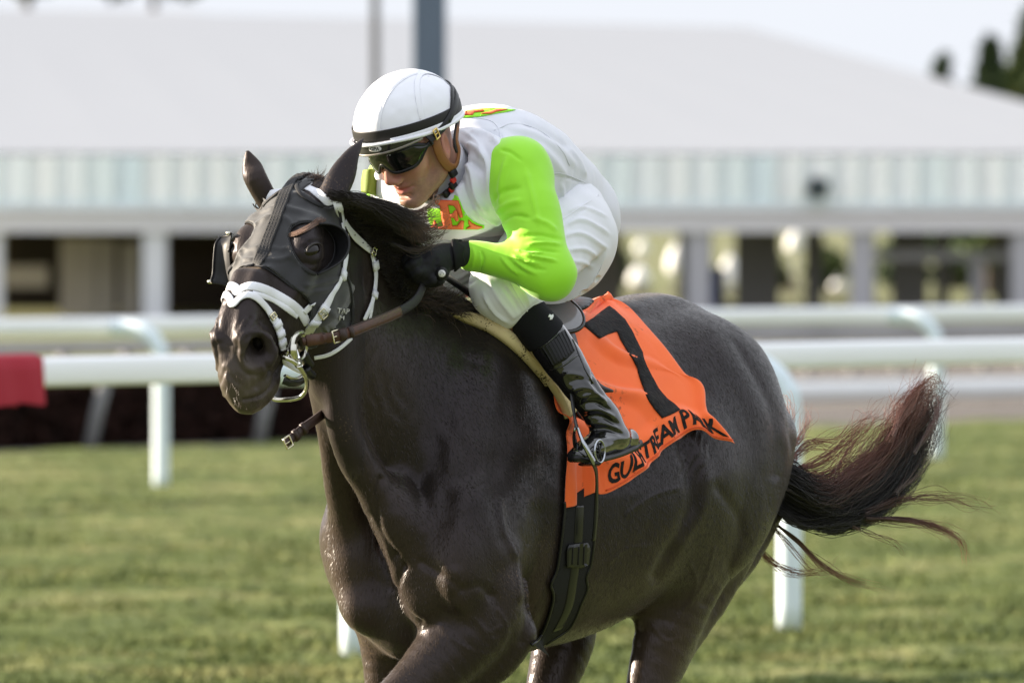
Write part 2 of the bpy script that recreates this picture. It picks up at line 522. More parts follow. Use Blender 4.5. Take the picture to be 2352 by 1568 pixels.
# upright blades over the clumps
nb = 60000
yb = 1 / g.uniform(1 / 100., 1 / 42., nb); xb = g.uniform(-1.05, 1.05, nb) * yb * .0472
sd = (xb - B0[0]) * nrm[0] + (yb - B0[1]) * nrm[1]; ok = sd < -.3; xb, yb = xb[ok], yb[ok]; nb = len(xb)
hb = g.uniform(.012, .034, nb) * (.6 + .7 * (vnoise(np.stack([xb * 3.4, yb * 3.4, 0 * xb], -1)) > 0)); wb = g.uniform(.006, .016, nb); lx, ly = g.normal(0, .03, nb), g.normal(0, .03, nb); ang = g.uniform(0, 3.14, nb)
V = np.stack([np.stack([xb - np.cos(ang) * wb, yb - np.sin(ang) * wb, 0 * xb], -1), np.stack([xb + np.cos(ang) * wb, yb + np.sin(ang) * wb, 0 * xb], -1), np.stack([xb + lx, yb + ly, hb + .02], -1)], 1).reshape(-1, 3)
bl = make('grass', V, np.arange(nb * 3).reshape(-1, 3), M_TURF, smooth=False); tag(bl, 'thin upright grass blades over the mown turf', 'grass', kind='stuff')

# ---- running rails: bar, goosenecks, one thing each
def running_rail(base0, step, n0, n1, z, arm, bar, label, ext=(8, 8)):
    root = empty('running_rail', tuple(base0)); tag(root, label, 'rail', 'white running rails')
    d = norm(step); L = np.linalg.norm(step); ac = np.array((-d[1], d[0], 0)) * 1.0
    if ac[0] > 0: ac = -ac
    a0 = base0 + ac * arm + d * (n0 * L - ext[0]); a1 = base0 + ac * arm + d * (n1 * L + ext[1])
    P = np.linspace(a0, a1, 40); P[:, 2] = z
    th = np.linspace(0, 2 * np.pi, 20, endpoint=False)
    prof = [(np.sign(math.cos(t)) * abs(math.cos(t)) ** .5 * bar[0] / 2, np.sign(math.sin(t)) * abs(math.sin(t)) ** .5 * bar[1] / 2) for t in th]
    V = np.array([[p + ac * x + UP * y for x, y in prof] for p in P]).reshape(-1, 3)
    F = [(i * 20 + k, i * 20 + (k + 1) % 20, (i + 1) * 20 + (k + 1) % 20, (i + 1) * 20 + k) for i in range(39) for k in range(20)]
    make('bar', V, F, M_RAIL, root)
    tops = []
    for i in range(n0, n1 + 1):
        b = base0 + step * i; b = np.array((b[0], b[1], 0))
        path = [b, b + UP * (z - .28), b + UP * (z - .13) + ac * .03, b + UP * (z - .06) + ac * .10, b + UP * (z - .022) + ac * .20, b + UP * (z - .015) + ac * (arm - .02)]
        v, f = tube_geo(catmull(path, 8), .055, 16, up=d); make('post', v, f, M_POSTW, root)
        mb = MB(); mb.box(b + ac * arm + UP * (z + .0), (.13, .09, .09), np.stack([ac, d, UP], 1), .02); mb.obj('bracket', M_RAIL, root)
    return root, a0, ac, d
nb0 = gpt(1813, 1450); nb1 = gpt(812, 1515)
st_ = nb0 - nb1
near_rail, na0, nac, nd = running_rail(nb1, st_, -3, 4, 1.197, .42, (.10, .118), 'nearer white running rail with a red cloth at its left end')
fb0, fb1 = gpt(370, 1125), gpt(2150, 1060)
far_rail, fa0, fac, fd = running_rail(fb0, (fb1 - fb0) / 3, -3, 6, 1.085, .42, (.10, .115), 'farther white running rail behind the nearer one')
# red cloth over the nearer rail
def rail_at(x):      # point of the nearer bar seen at column x
    p0 = nb1 + nac * .42; d = ray(x, 855); A = np.array([[nd[0], -d[0]], [nd[1], -d[1]]]); t, s = np.linalg.solve(A, (CAM - p0)[:2]); return p0 + nd * t + UP * 1.197
r0, r1 = rail_at(-130), rail_at(70)
rows = []
prof = [(-.062, -.13), (-.066, -.09), (-.064, 0), (-.060, .055), (-.03, .068), (.0, .07), (.03, .068), (.060, .055), (.064, 0), (.066, -.07), (.068, -.10), (.067, -.125)]
for t in np.linspace(0, 1, 24):
    p = r0 + (r1 - r0) * t; rows.append([p - nac * x * (1 + .06 * math.sin(t * 17 + y * 9)) + UP * (y + (.006 * math.sin(t * 11) if y < -.095 else 0)) for x, y in prof])
A = np.array(rows); V = A.reshape(-1, 3); F = np.array([q for i in range(23) for k in range(11) for q in ((i * 12 + k, i * 12 + k + 1, (i + 1) * 12 + k + 1), (i * 12 + k, (i + 1) * 12 + k + 1, (i + 1) * 12 + k))])
nn = vnormals(V, F)
V2 = np.concatenate([V, V + nn * .004]); F2 = [tuple(t) for t in F] + [tuple(t[::-1] + len(V)) for t in F]
rc = make('rail_cloth', V2, F2, mat('red_cloth', (.34, .028, .045), .8, spec=.2, bump=(60, .4, .004))); tag(rc, 'dark red cloth draped over the white rail at the left edge', 'cloth')

# ---- hedge of dark brush with two leaning stakes
M_BRUSH = mat('brush_leaf', (.030, .014, .011), .9, spec=.1, noise=(3, .5, (.016, .010, .008)))
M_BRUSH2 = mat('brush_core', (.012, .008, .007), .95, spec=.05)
h0, h1 = gpt(-140, 1038), gpt(905, 1004)
hd_ = norm(h1 - h0); hn = np.array((-hd_[1], hd_[0], 0)); hl = np.linalg.norm(h1 - h0)
hedge = empty('hedge', tuple(h0)); tag(hedge, 'low dark brown brush hedge behind the white rails at the left', 'hedge')
R3 = np.stack([hd_, hn, UP], 1)
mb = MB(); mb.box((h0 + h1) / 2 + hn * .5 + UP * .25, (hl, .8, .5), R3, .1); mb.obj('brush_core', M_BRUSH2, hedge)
gg = np.random.default_rng(8); n = 26000
P = h0 + np.outer(gg.random(n) * hl, hd_) + np.outer(gg.uniform(.02, 1.0, n), hn) + np.outer(gg.random(n) ** .8 * .56, UP)
u = gg.normal(size=(n, 3)); u[:, 2] += .6; u /= np.linalg.norm(u, axis=1, keepdims=True); v_ = np.cross(u, gg.normal(size=(n, 3))); v_ /= np.linalg.norm(v_, axis=1, keepdims=True); s = gg.uniform(.03, .08, (n, 1))
V = np.stack([P - u * s, P + v_ * s * .4, P + u * s, P - v_ * s * .4], 1).reshape(-1, 3); o = make('foliage', V, np.arange(n * 4).reshape(-1, 4), M_BRUSH, hedge, smooth=False)
M_STAKE = mat('stake_grey', (.20, .20, .20), .8, spec=.2, noise=(6, .4, (.12, .12, .12)))
for i, (xb_, xt, yb_, yt, lab) in enumerate(((203, 240, 1030, 885, 'weathered grey stake leaning in front of the hedge, the left one of two'), (592, 618, 1020, 900, 'weathered grey stake leaning in front of the hedge beside the muzzle'))):
    b = gpt(xb_, yb_) ; t = pt(xt, yt, b[1]); v, f = tube_geo([b - UP * .05, (b + t) / 2, t + (t - b) * .1], [.055, .05, .05], 12)
    o = make('stake', v, f, M_STAKE); tag(o, lab, 'stake', 'leaning stakes')
# ---- low board and far barrier
M_BOARD = mat('board_white', (.72, .73, .73), .6, spec=.3, noise=(2, .3, (.58, .58, .57)))
M_BOARDG = mat('board_grey', (.36, .36, .36), .7, spec=.2, noise=(1.2, .5, (.24, .24, .24)))
def long_board(x0, x1, y0b, y0t, y1b, y1t, D_a, D_b, m, name, lab, cat, thick=.12, rnd=False, posts=0):
    a, b = pt(x0, (y0b + y0t) / 2, D_a), pt(x1, (y1b + y1t) / 2, D_b); h = abs(y0b - y0t) / FPX * D_a
    d = norm(b - a); d[2] = 0; d = norm(d); nrm_ = np.array((-d[1], d[0], 0))
    if posts:
        root = empty(name, (a[0], a[1], 0)); tag(root, lab, cat)
    L = np.linalg.norm(b - a); mb = MB()
    if rnd:
        P = np.linspace(a, b, 40); v, f = tube_geo(P, h / 2, 16); o = make('bar' if posts else name, v, f, m, root if posts else None)
    else:
        dd = norm(b - a); mb.box((a + b) / 2, (L, thick, h), np.stack([dd, nrm_, np.cross(dd, nrm_)], 1), .02); o = mb.obj('board' if posts else name, m, root if posts else None)
    for k in range(posts):
        p = a + (b - a) * (k + .5) / posts; mb = MB(); mb.box(np.array((p[0], p[1], p[2] / 2)) + nrm_ * .1, (.09, .09, max(.1, p[2])), np.stack([d, nrm_, UP], 1), .01); mb.obj('post', m, root)
    if not posts: tag(o, lab, cat)
long_board(1560, 2420, 934, 880, 922, 860, 101.5, 107.5, M_BOARD, 'track_board', 'low white drainage board lying along the dirt track', 'board', .3, True)
long_board(-60, 1200, 816, 786, 792, 768, 118, 124, M_BOARDG, 'far_barrier', 'grey low barrier behind the rails on the left side', 'barrier', .1, False, 9)
long_board(960, 2420, 796, 746, 780, 738, 122, 132, M_BOARDG, 'far_barrier', 'grey low barrier behind the rails on the right side', 'barrier', .1, False, 14)

# ---- pavilion: deck, columns, glass balustrade, white tent roof
PD = 200.0; PS = FPX / PD                        # pixels per metre there
def PX(x, D=PD): return (x - 1176) / FPX * D
def PZ(y, D=PD): return pt(1176, y, D)[2]
pav = empty('pavilion', (0, PD, 0)); tag(pav, 'long raised pavilion with a white tent roof behind glass panels', 'building')
M_TENT = mat('tent_fabric', (.30, .318, .352), .7, spec=.1, noise=(.25, .2, (.288, .305, .34)))
M_TENTW = mat('tent_wall', (.85, .87, .87), .8, spec=.1, noise=(.5, .3, (.78, .81, .81)))
M_TW = mat('tent_window', (.78, .85, .87), .4)
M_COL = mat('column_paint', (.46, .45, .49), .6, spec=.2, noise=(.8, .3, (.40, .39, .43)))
M_COL_LIT = mat('column_lit', (.74, .74, .79), .6, spec=.2, noise=(.8, .3, (.54, .54, .60)))  # lighter copy of the column paint, with sunlight on the left columns painted in
M_BEAM = mat('beam_paint', (.76, .74, .80), .6, spec=.2, noise=(.5, .3, (.66, .64, .70)))
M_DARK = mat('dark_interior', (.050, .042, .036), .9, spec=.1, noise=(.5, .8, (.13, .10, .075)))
M_BEIGE = mat('beige_panel', (.46, .42, .37), .8, spec=.1, noise=(.9, .5, (.34, .30, .26)))
def glass_nodes(m, nt, b, tc):
    out = nt.nodes['Material Output']; tr = nt.nodes.new('ShaderNodeBsdfTransparent'); tr.inputs['Color'].default_value = (.93, .98, .98, 1)
    gl = nt.nodes.new('ShaderNodeBsdfDiffuse'); gl.inputs['Color'].default_value = (.93, .97, .98, 1); ms = nt.nodes.new('ShaderNodeMixShader'); ms.inputs['Fac'].default_value = .62
    nt.links.new(tr.outputs[0], ms.inputs[1]); nt.links.new(gl.outputs[0], ms.inputs[2]); nt.links.new(ms.outputs[0], out.inputs['Surface'])
M_GLASS = mat('tinted_glass', (.6, .75, .76), .1, extra=glass_nodes)
GLASSES = []
for tf, dcol in (((.98, .99, 1), (.97, .99, 1.0)), ((.94, .98, .99), (.91, .96, .98)), ((.97, .99, 1.), (.95, .98, 1.)), ((.90, .96, .98), (.86, .93, .97))):
    m_ = M_GLASS.copy(); m_.name = 'tinted_glass'
    for nd in m_.node_tree.nodes:
        if nd.type == 'BSDF_TRANSPARENT': nd.inputs['Color'].default_value = (*tf, 1)
        if nd.type == 'BSDF_DIFFUSE': nd.inputs['Color'].default_value = (*dcol, 1)
    GLASSES.append(m_)
M_TEAL = mat('teal_channel', (.60, .70, .72), .5)
M_GPOST = mat('glass_post', (.66, .75, .78), .5)
def pbox(name, x0, x1, y0, y1, D0_, D1_, m, parent=None, bev=0.0):
    """Box between pixel columns and rows at the front distance."""
    mb = MB(); xa, xb_ = PX(x0, D0_), PX(x1, D0_); za, zb = PZ(y1, D0_), PZ(y0, D0_)
    mb.box(((xa + xb_) / 2, (D0_ + D1_) / 2, (za + zb) / 2), (abs(xb_ - xa), D1_ - D0_, abs(zb - za)), None, bev); return mb.obj(name, m, parent if parent is not None else pav, smooth=False)
pbox('deck', -420, 2850, 488, 532, PD, PD + 22, M_BEAM)
pbox('deck_edge', -420, 2850, 476, 488, PD - .12, PD + .4, M_BEAM)
for x, w, m in ((-395, 56, M_COL_LIT), (-20, 50, M_COL_LIT), (355, 54, M_COL_LIT), (855, 50, M_COL), (1230, 50, M_COL), (1605, 54, M_COL), (1980, 52, M_COL), (2350, 52, M_COL), (2725, 52, M_COL)):
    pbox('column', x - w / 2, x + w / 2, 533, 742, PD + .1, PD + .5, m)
for k_ in range(3):
    for x in (-20, 355, 855, 1230, 1605, 1980, 2350): pbox('column', x - 16 + 8 * k_, x + 14 + 8 * k_, 533, 722, PD + 6 + 6 * k_, PD + 6.35 + 6 * k_, M_COL)
# handrail under the deck at the right
pbox('handrail', 2006, 2324, 576, 598, PD + 1.2, PD + 1.3, M_COL); pbox('handrail_post', 2228, 2262, 599, 740, PD + 1.2, PD + 1.4, M_COL)
# glass balustrade: each panel and post its own piece
xg = np.arange(-400, 2800, 66.0)
for k_, x in enumerate(xg):
    pbox('glass_panel', x + 5, x + 61, 356, 462, PD - .02, PD + .0, GLASSES[[0, 2, 1, 0, 3, 0, 2, 0, 1, 2, 0][(k_ * 7) % 11]]); pbox('glass_post', x - 3, x + 3, 350 + 3 * (k_ % 3), 475, PD - .05, PD + .05, M_GPOST)
pbox('glass_channel', -420, 2850, 462, 475, PD - .06, PD + .06, M_TEAL)
# tent: front wall set back, roof with its hip at the right
pbox('tent_wall', -420, 2640, 350, 475, PD + 4, PD + 4.2, M_TENTW)
for x in np.arange(-380, 2600, 330): pbox('wall_window', x, x + 120, 372, 468, PD + 3.9, PD + 3.98, M_TW)
eD, rD, zE = PD + 1.0, PD + 16.0, PZ(352, PD + 1)
def tpt(x, y, D): return pt(x, y, D)
E0, E1 = tpt(-500, 352, eD), tpt(2790, 352, eD); E1[2] = E0[2]
R0, R1 = tpt(-500, 12, rD), tpt(1715, 62, rD); 
B0_, B1_ = E0 + np.array((0, 31, 0)), E1 + np.array((0, 31, 0))
nx = 13
for k_ in range(nx):
    t0, t1 = k_ / nx, (k_ + 1) / nx
    a, b = E0 + (E1 - E0) * t0, E0 + (E1 - E0) * t1
    c, d = R0 + (R1 - R0) * t0, R0 + (R1 - R0) * t1
    V = []; F = []
    for v__ in np.linspace(0, 1, 7):
        sag = 0.0
        for u__ in np.linspace(0, 1, 7):
            p = (a * (1 - u__) + b * u__) * (1 - v__) + (c * (1 - u__) + d * u__) * v__; V.append(p + UP * (sag - .004 * math.sin(math.pi * u__) * math.sin(math.pi * min(1, v__ * 1.2))))
    for i_ in range(6):
        for j_ in range(6): p = i_ * 7 + j_; F.append((p, p + 1, p + 8, p + 7))
    V = np.array(V); n_ = len(V); V = np.concatenate([V, V - UP * .05]); F2 = F + [tuple(q + n_ for q in f[::-1]) for f in F]
    make('roof_panel', V, F2, M_TENT, pav)
V = [E1, B1_, R1, E1 - UP * .05, B1_ - UP * .05, R1 - UP * .05]; make('roof_hip', V, [(0, 1, 2), (5, 4, 3), (0, 3, 4, 1)], M_TENT, pav, smooth=False)
V = [B0_, B1_, R1, R0]; make('roof_back', V + [p - UP * .05 for p in V], [(0, 3, 2, 1), (4, 5, 6, 7)], M_TENT, pav, smooth=False)
# second roof showing over the first at the left
t2 = empty('tent_roof', (PX(100, 232), 232, 0)); tag(t2, 'taller white tent roof behind the pavilion roof at the left', 'tent')
a, b, c, d = tpt(-500, 60, 222), tpt(640, 72, 222), tpt(560, 46, 236), tpt(430, 26, 240); e = tpt(-500, 16, 240)
V = [a, b, c, d, e]; make('roof_panel', V + [p - UP * .08 for p in V], [(0, 1, 2, 3, 4), (9, 8, 7, 6, 5)], M_TENT, t2, smooth=False)
for x in (-300, 60, 420): pbox('column', x, x + 30, 60, 735, 236, 236.4, M_COL, t2)
# under the deck: dark back wall and stored panels at the left
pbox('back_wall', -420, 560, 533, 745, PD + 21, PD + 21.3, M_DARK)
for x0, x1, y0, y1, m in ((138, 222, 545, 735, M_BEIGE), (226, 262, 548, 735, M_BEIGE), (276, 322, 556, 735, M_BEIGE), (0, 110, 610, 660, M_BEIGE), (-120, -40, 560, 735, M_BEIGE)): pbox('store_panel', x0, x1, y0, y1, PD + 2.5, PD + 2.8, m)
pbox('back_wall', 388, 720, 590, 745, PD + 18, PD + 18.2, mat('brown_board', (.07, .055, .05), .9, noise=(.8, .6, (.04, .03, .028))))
pbox('back_wall', 1318, 1430, 533, 745, PD + 5, PD + 5.3, M_BEIGE)
for x0, x1 in ((1690, 1790), (1850, 1890), (2050, 2130), (2150, 2180), (2285, 2345), (1560, 1590)): pbox('back_pier', x0, x1, 533, 745, PD + 3.5, PD + 3.9, mat('pier_grey', (.30, .285, .27), .9, noise=(.7, .5, (.20, .19, .18))))
# speaker box on a bracket at the balustrade
sp_ = empty('speaker_box', (PX(1880), PD - .4, 0)); tag(sp_, 'small dark speaker box fixed at the glass balustrade', 'speaker')
mb = MB(); mb.box((PX(1878), PD - .35, PZ(432)), (.36, .3, .36), Matrix.Rotation(.25, 3, 'Y'), .03); mb.obj('housing', mat('teal_box', (.05, .075, .085), .5), sp_)
mb = MB(); mb.box((PX(1884), PD - .2, PZ(463)), (.10, .1, .22), None, .01); mb.obj('bracket', M_GPOST, sp_)
mb = MB(); mb.box((PX(1868), PD - .53, PZ(432)), (.24, .03, .26), Matrix.Rotation(.25, 3, 'Y'), .01); mb.obj('grille', mat('box_grille', (.02, .03, .035), .7), sp_)

# ---- masts
M_MAST = mat('mast_paint', (.125, .165, .21), .6, spec=.2, noise=(2, .2, (.11, .145, .185)))
def mast(x, w, D, name, lab, cat, m, top=9.0, base=True):
    root = empty(name, (PX(x, D), D, 0)); tag(root, lab, cat)
    r = w / 2 / FPX * D; c = np.array((PX(x, D), D, 0)); mb = MB(); mb.box(c + UP * top / 2, (2 * r, 2 * r, top), None, r * .12); mb.obj('pole', m, root)
    v, f = tube_geo([c, c + UP * .12], [r * 1.9, r * 1.9], 20); make('base_plate', v, f, m, root)
    mb = MB(); mb.box(c + UP * top, (r * 9, r * 2.4, r * 1.6), None, r * .2); mb.obj('lamp_head', m, root)
mast(986, 78, 120, 'light_mast', 'thick blue grey light mast rising behind the white helmet', 'mast', M_MAST)
mast(862, 21, 140, 'light_mast', 'thin grey pole just left of the thick mast', 'pole', mat('pole_grey', (.22, .22, .215), .7, spec=.2), 9.5)

# ---- trees
M_LEAF = [mat('leaf_dark', (.055, .080, .030), .8, spec=.15, noise=(.4, .6, (.085, .105, .035))), mat('leaf_olive', (.085, .090, .028), .8, spec=.15, noise=(.4, .6, (.11, .105, .032))), mat('leaf_deep', (.040, .065, .032), .8, spec=.15, noise=(.4, .6, (.065, .085, .034)))]
M_BARK = mat('bark', (.09, .07, .055), .9, bump=(20, .5, .02))
def tree(name, x, D, ytop, w, lab, cone=False, m=0, seed=1, n=3500, ybot=None, grp='trees beyond the pavilion'):
    zt = PZ(ytop, D); r = w / 2 / FPX * D; root = empty(name, (PX(x, D), D, 0)); tag(root, lab, 'tree', grp)
    c = np.array((PX(x, D), D, 0)); zb = (PZ(ybot, D) if ybot is not None else zt * .25); hz = (zt - zb) / 2
    v, f = trunk_geo(c - UP * .1, c + UP * (zb + hz * 1.4), max(.12, r * .10), max(.04, r * .03), seed); make('trunk', v, f, M_BARK, root)
    leafy('crown', c + UP * (zb + hz), 1.0, n, max(.09, r * .12), M_LEAF[m], root, (r, r, hz), cone, seed)
tree('conifer_tree', 2166, 262, 128, 250, 'small dark pointed conifer beside the slope of the tent roof', True, 2, 3, 7000)
tree('conifer_tree', 2276, 258, 92, 270, 'middle conifer between the small and the tallest tree at the right', True, 2, 4, 8000)
tree('conifer_tree', 2372, 255, 40, 340, 'tallest dark conifer at the right edge of the view', True, 0, 5, 9000)
tree('conifer_tree', 2335, 250, 215, 150, 'olive green young conifer low at the right edge beside the roof', True, 1, 6, 4000)
tree('broadleaf_tree', 2330, 275, 165, 260, 'full mid green tree behind the conifers at the right edge', False, 1, 9, 6000)
tree('broadleaf_tree', 60, 290, -330, 420, 'leafy olive tree showing its lowest leaves over the roof at far left', False, 1, 7, 5000, 12)
tree('broadleaf_tree', 350, 296, -300, 360, 'brownish green tree just right of the olive one over the roof', False, 1, 8, 5000, 9)
for x, w, yt, m_, lab in ((1410, 90, 560, 2, 'dark low shrub seen under the deck just behind the elbow'), (1745, 110, 545, 2, 'tall dark shrub under the deck right of the second column'), (1790, 90, 610, 1, 'olive green shrub under the deck left of the speaker box'), (1905, 120, 556, 0, 'round green shrub under the deck below the speaker box'), (2070, 150, 548, 2, 'dense dark shrub under the deck behind the handrail'), (2190, 120, 566, 0, 'green shrub under the deck left of the handrail post'), (2310, 170, 552, 2, 'wide dark shrub under the deck at the right edge'), (480, 160, 600, 0, 'green shrub under the deck left of the pricked far ear'), (640, 160, 590, 2, 'dark shrub under the deck behind the horse head')):
    tree('shrub_tree', x, 262 + (x % 4) * 7, yt, w, lab, False, m_, x, 1400, 690, 'shrubs under the deck')
# white solids added to catch the sun as bright blurred spots beyond the deck
M_BRIGHT = mat('placeholder_white', (.86, .86, .85), .7, spec=.2)
def placeholder(x, D, y0, y1, w, lab):
    c = np.array((PX(x, D), D, 0)); root = empty('bright_placeholder', tuple(c)); tag(root, lab, 'placeholder', 'white placeholders for bright spots beyond the deck')
    z0, z1, r = PZ(y1, D), PZ(y0, D), w / 2 / FPX * D; z0 = max(z0, .15); P = np.array([c + UP * (z0 + (z1 - z0) * t) for t in np.linspace(0, 1, 10)])
    v, f = tube_geo(P, r * np.array([.75, 1, 1.05, 1, .98, .9, .8, .62, .4, .08]), 16); v = v + (v - v.mean(0)) * np.array((1, 1, 0)) * (.12 * np.sin(np.arange(len(v)) * 2.1))[:, None]; make('canopy', v, f, M_BRIGHT, root)
    v, f = tube_geo([c, c + UP * (z1 + .08)], .03, 8); make('pole', v, f, M_COL, root); v, f = tube_geo([c, c + UP * .08], .28, 16); make('base', v, f, M_DARK, root)
for a_ in ((1468, 252, 612, 655, 46, 'added white shape giving a bright blur low beside the green elbow'), (1554, 256, 560, 628, 44, 'added white shape giving a bright blur left of the second column'), (1676, 250, 585, 660, 42, 'added white shape giving a bright blur just right of the second column'), (1826, 262, 530, 576, 40, 'added white shape giving the highest bright blur under the speaker box'), (1474, 270, 552, 580, 30, 'added white shape giving a dimmer blur above the lowest one'), (1925, 255, 645, 680, 34, 'added white shape giving a blur low beside the third column')): placeholder(*a_)
# plain blue solid added for a blurred blue spot, likely a person
c = np.array((PX(1642, 204), 204.0, 0)); bn = empty('blue_stand_in', tuple(c)); tag(bn, 'small blue stand-in for a blurred figure right of the second column', 'bin')
M_BLUESPOT = mat('blue_spot', (.06, .10, .32), .5)
v, f = tube_geo([c + UP * .02, c + UP * .3, c + UP * .78], [.15, .17, .19], 18); make('stand_in_body', v, f, M_BLUESPOT, bn)
v, f = tube_geo([c + UP * .78, c + UP * .83, c + UP * .88], [.20, .20, .10], 18); make('stand_in_top', v, f, M_BLUESPOT, bn)
HRES = .0042
# ------------------------------------------------------------------ horse
HS, HC = .54, .84                             # heading: left and towards the lens
HF = np.array((-HS, -HC, 0.0)); HF /= np.linalg.norm(HF)
HL = np.array((HC, -HS, 0.0)); HL /= np.linalg.norm(HL)
UP = np.array((0, 0, 1.0))
HO = pt(1314, 784, D0)                        # a = 0, b = 0
def HP(qx, qy, b):
    """Point seen at the pixel, b metres to the left of the horse's middle plane."""
    d = ray(qx, qy); s = (b + HL @ (HO - CAM)) / (HL @ d)
    return CAM + d * s
def HA(a, qy, b):
    p = HO + HF * a + HL * b
    p[2] = zat(qy, p[1]); return p
def ab(p): return float((p - HO) @ HF), float((p - HO) @ HL)

HEAD_PHI = math.radians(30)
FH = np.array((-math.sin(HEAD_PHI), -math.cos(HEAD_PHI), 0)); LH = np.array((math.cos(HEAD_PHI), -math.sin(HEAD_PHI), 0))
HB = pt(690, 400, D0 - HC * 1.13)
def HD(f, qy, s):
    p = HB + FH * f + LH * s
    p[2] = zat(qy, p[1]); return p
def HDx(qx, qy, s):
    d = ray(qx, qy); t = (s + LH @ (HB - CAM)) / (LH @ d); return CAM + d * t

def axes3(x, z):
    x = norm(x); z = norm(z - x * (x @ z)); return np.array([x, np.cross(z, x), z])
horse_sdf = Solid()
H = horse_sdf
# trunk: table of (a, top q, bottom q, half width, taper of the upper part)
TR = np.array([
    (.80, 1190, 1400, .07, .2), (.76, 1090, 1455, .11, .25), (.70, 950, 1500, .155, .3), (.58, 770, 1525, .215, .5), (.45, 712, 1520, .25, .62),
    (.25, 716, 1500, .275, .5), (.05, 722, 1470, .30, .35), (-.10, 712, 1425, .31, .25), (-.25, 694, 1365, .30, .18),
    (-.40, 684, 1290, .245, .2), (-.53, 718, 1200, .205, .25), (-.62, 800, 1120, .165, .25), (-.69, 890, 1040, .11, .2)])
_a = TR[::-1, 0]
def _z(col): 
    return np.array([zat(q, (HO + HF * a)[1]) for a, q in zip(TR[:, 0], TR[:, col])])
_zt, _zb = _z(1)[::-1], _z(2)[::-1]; _w = TR[::-1, 3]; _tp = TR[::-1, 4]
_aa = np.linspace(_a[0], _a[-1], 200)
def _sm(y):
    y = np.interp(_aa, _a, y); k = np.ones(13) / 13
    return np.convolve(np.pad(y, 6, mode='edge'), k, 'valid')
_T = [t.astype(np.float32) for t in (_sm(_zt), _sm(_zb), _sm(_w), _sm(_tp))]
def trunk(p):
    q = p - HO.astype(np.float32)
    a = q @ HF.astype(np.float32); b = q @ HL.astype(np.float32); z = p[..., 2]
    zt, zb, w, tp = [np.interp(a, _aa, t).astype(np.float32) for t in _T]
    c = .5 * (zt + zb) - .03; hu = zt - c; hd = c - zb; h = np.where(z > c, hu, hd)
    zz = (z - c) / h
    w = w * (1 - tp * np.clip(zz, 0, 1) ** 1.3 * .55)
    e = np.maximum(a - .78, -.68 - a)
    k0 = np.sqrt((b / w) ** 2 + zz ** 2); k1 = np.sqrt((b / w ** 2) ** 2 + (zz / h) ** 2) + 1e-9
    d = np.where(k0 < .05, -.2, k0 * (k0 - 1) / k1)
    d = d * .9; g = np.maximum(.10 - np.abs(d - e), 0) / .10
    return np.maximum(d, e) + g * g * .025
_lo = np.min([HO + HF * a + HL * b for a in (-.72, .86) for b in (-.34, .34)], 0); _hi = np.max([HO + HF * a + HL * b for a in (-.72, .86) for b in (-.34, .34)], 0)
_lo[2], _hi[2] = _zb.min() - .02, _zt.max() + .02
H.custom(trunk, _lo, _hi, k=.02)
AX = np.array([HF, HL, UP])
def axes(f, l=None):
    f = norm(f); l = HL if l is None else l; l = norm(l - f * (l @ f)); return np.array([f, l, np.cross(f, l)])
# neck: crest / underside pairs
NK = [((1.13, 432), (1.04, 720), .066), ((.95, 545), (1.005, 868), .070), ((.78, 645), (.93, 1015), .085), ((.52, 712), (.82, 1150), .125), ((.40, 800), (.70, 1250), .17)]
C, RU, RV, VV = [], [], [], []
for (a0, q0), (a1, q1), w in NK:
    p, q = HA(a0, q0, 0), HA(a1, q1, 0)
    C.append((p + q) / 2); RV.append(np.linalg.norm(p - q) / 2); RU.append(w); VV.append(p - q)
H.limb(C, RU, RV, VV, k=.05)
# crest muscle and jugular groove ridge
H.limb([HA(1.09, 468, .0), HA(.97, 545, 0), HA(.85, 618, .0), HA(.56, 735, 0)], [.045, .062, .060, .07], [.05, .058, .058, .07], k=.04)
# left neck muscle that ends over the breast, and the lobes of the breast
H.limb([HP(770, 800, .03), HP(782, 900, .03), HP(792, 985, .03), HP(822, 1060, .035), HP(858, 1115, .05), HP(897, 1200, .065), HP(938, 1300, .08)], [.03, .034, .036, .04, .042, .045, .04], [.04, .045, .045, .045, .045, .045, .04], HF, k=.022)
H.limb([HA(1.02, 700, -.02), HA(.97, 850, -.035), HA(.90, 1010, -.05), HA(.82, 1130, -.075), HA(.73, 1240, -.10)], [.03, .03, .036, .045, .05], [.045, .045, .05, .055, .055], HF, k=.035)
H.limb([HP(900, 1070, .045), HP(908, 1120, .068), HP(910, 1185, .085), HP(940, 1260, .094)], [.010, .026, .038, .030], [.010, .026, .038, .030], HF, k=.03)
H.ell(HP(985, 1352, .108), (.072, .062, .085), AX, k=.045)
H.ell(HP(940, 1440, .0), (.07, .055, .045), AX, k=.09)
H.ell(HP(832, 1290, -.085), (.075, .068, .125), AX, k=.03)
H.ell(HP(853, 1395, -.068), (.08, .055, .06), AX, k=.04)
# shoulder: one broad plane from the withers down to the triceps
H.limb([HA(.44, 800, .115), HA(.55, 960, .165), HA(.655, 1160, .165), HA(.68, 1290, .13)], [.05, .06, .065, .06], [.11, .15, .15, .10], np.array((.45 * HF[0], .45 * HF[1], .5)), k=.10)
H.limb([HA(.40, 830, -.13), HA(.56, 1030, -.165), HA(.68, 1250, -.14)], [.04, .05, .05], [.09, .12, .09], np.array((.5 * HF[0], .5 * HF[1], .5)), k=.11)
for s in (1, -1):
    # croup and hip
    H.ell(HA(-.38, 915, s * .14), (.19, .10, .165), AX, k=.10)
    H.ell(HA(-.44, 1030, s * .150), (.155, .09, .22), AX, k=.08)
# spine line of the croup
H.limb([HA(-.18, 735, 0), HA(-.38, 722, 0), HA(-.55, 800, 0)], .06, .035, k=.05)
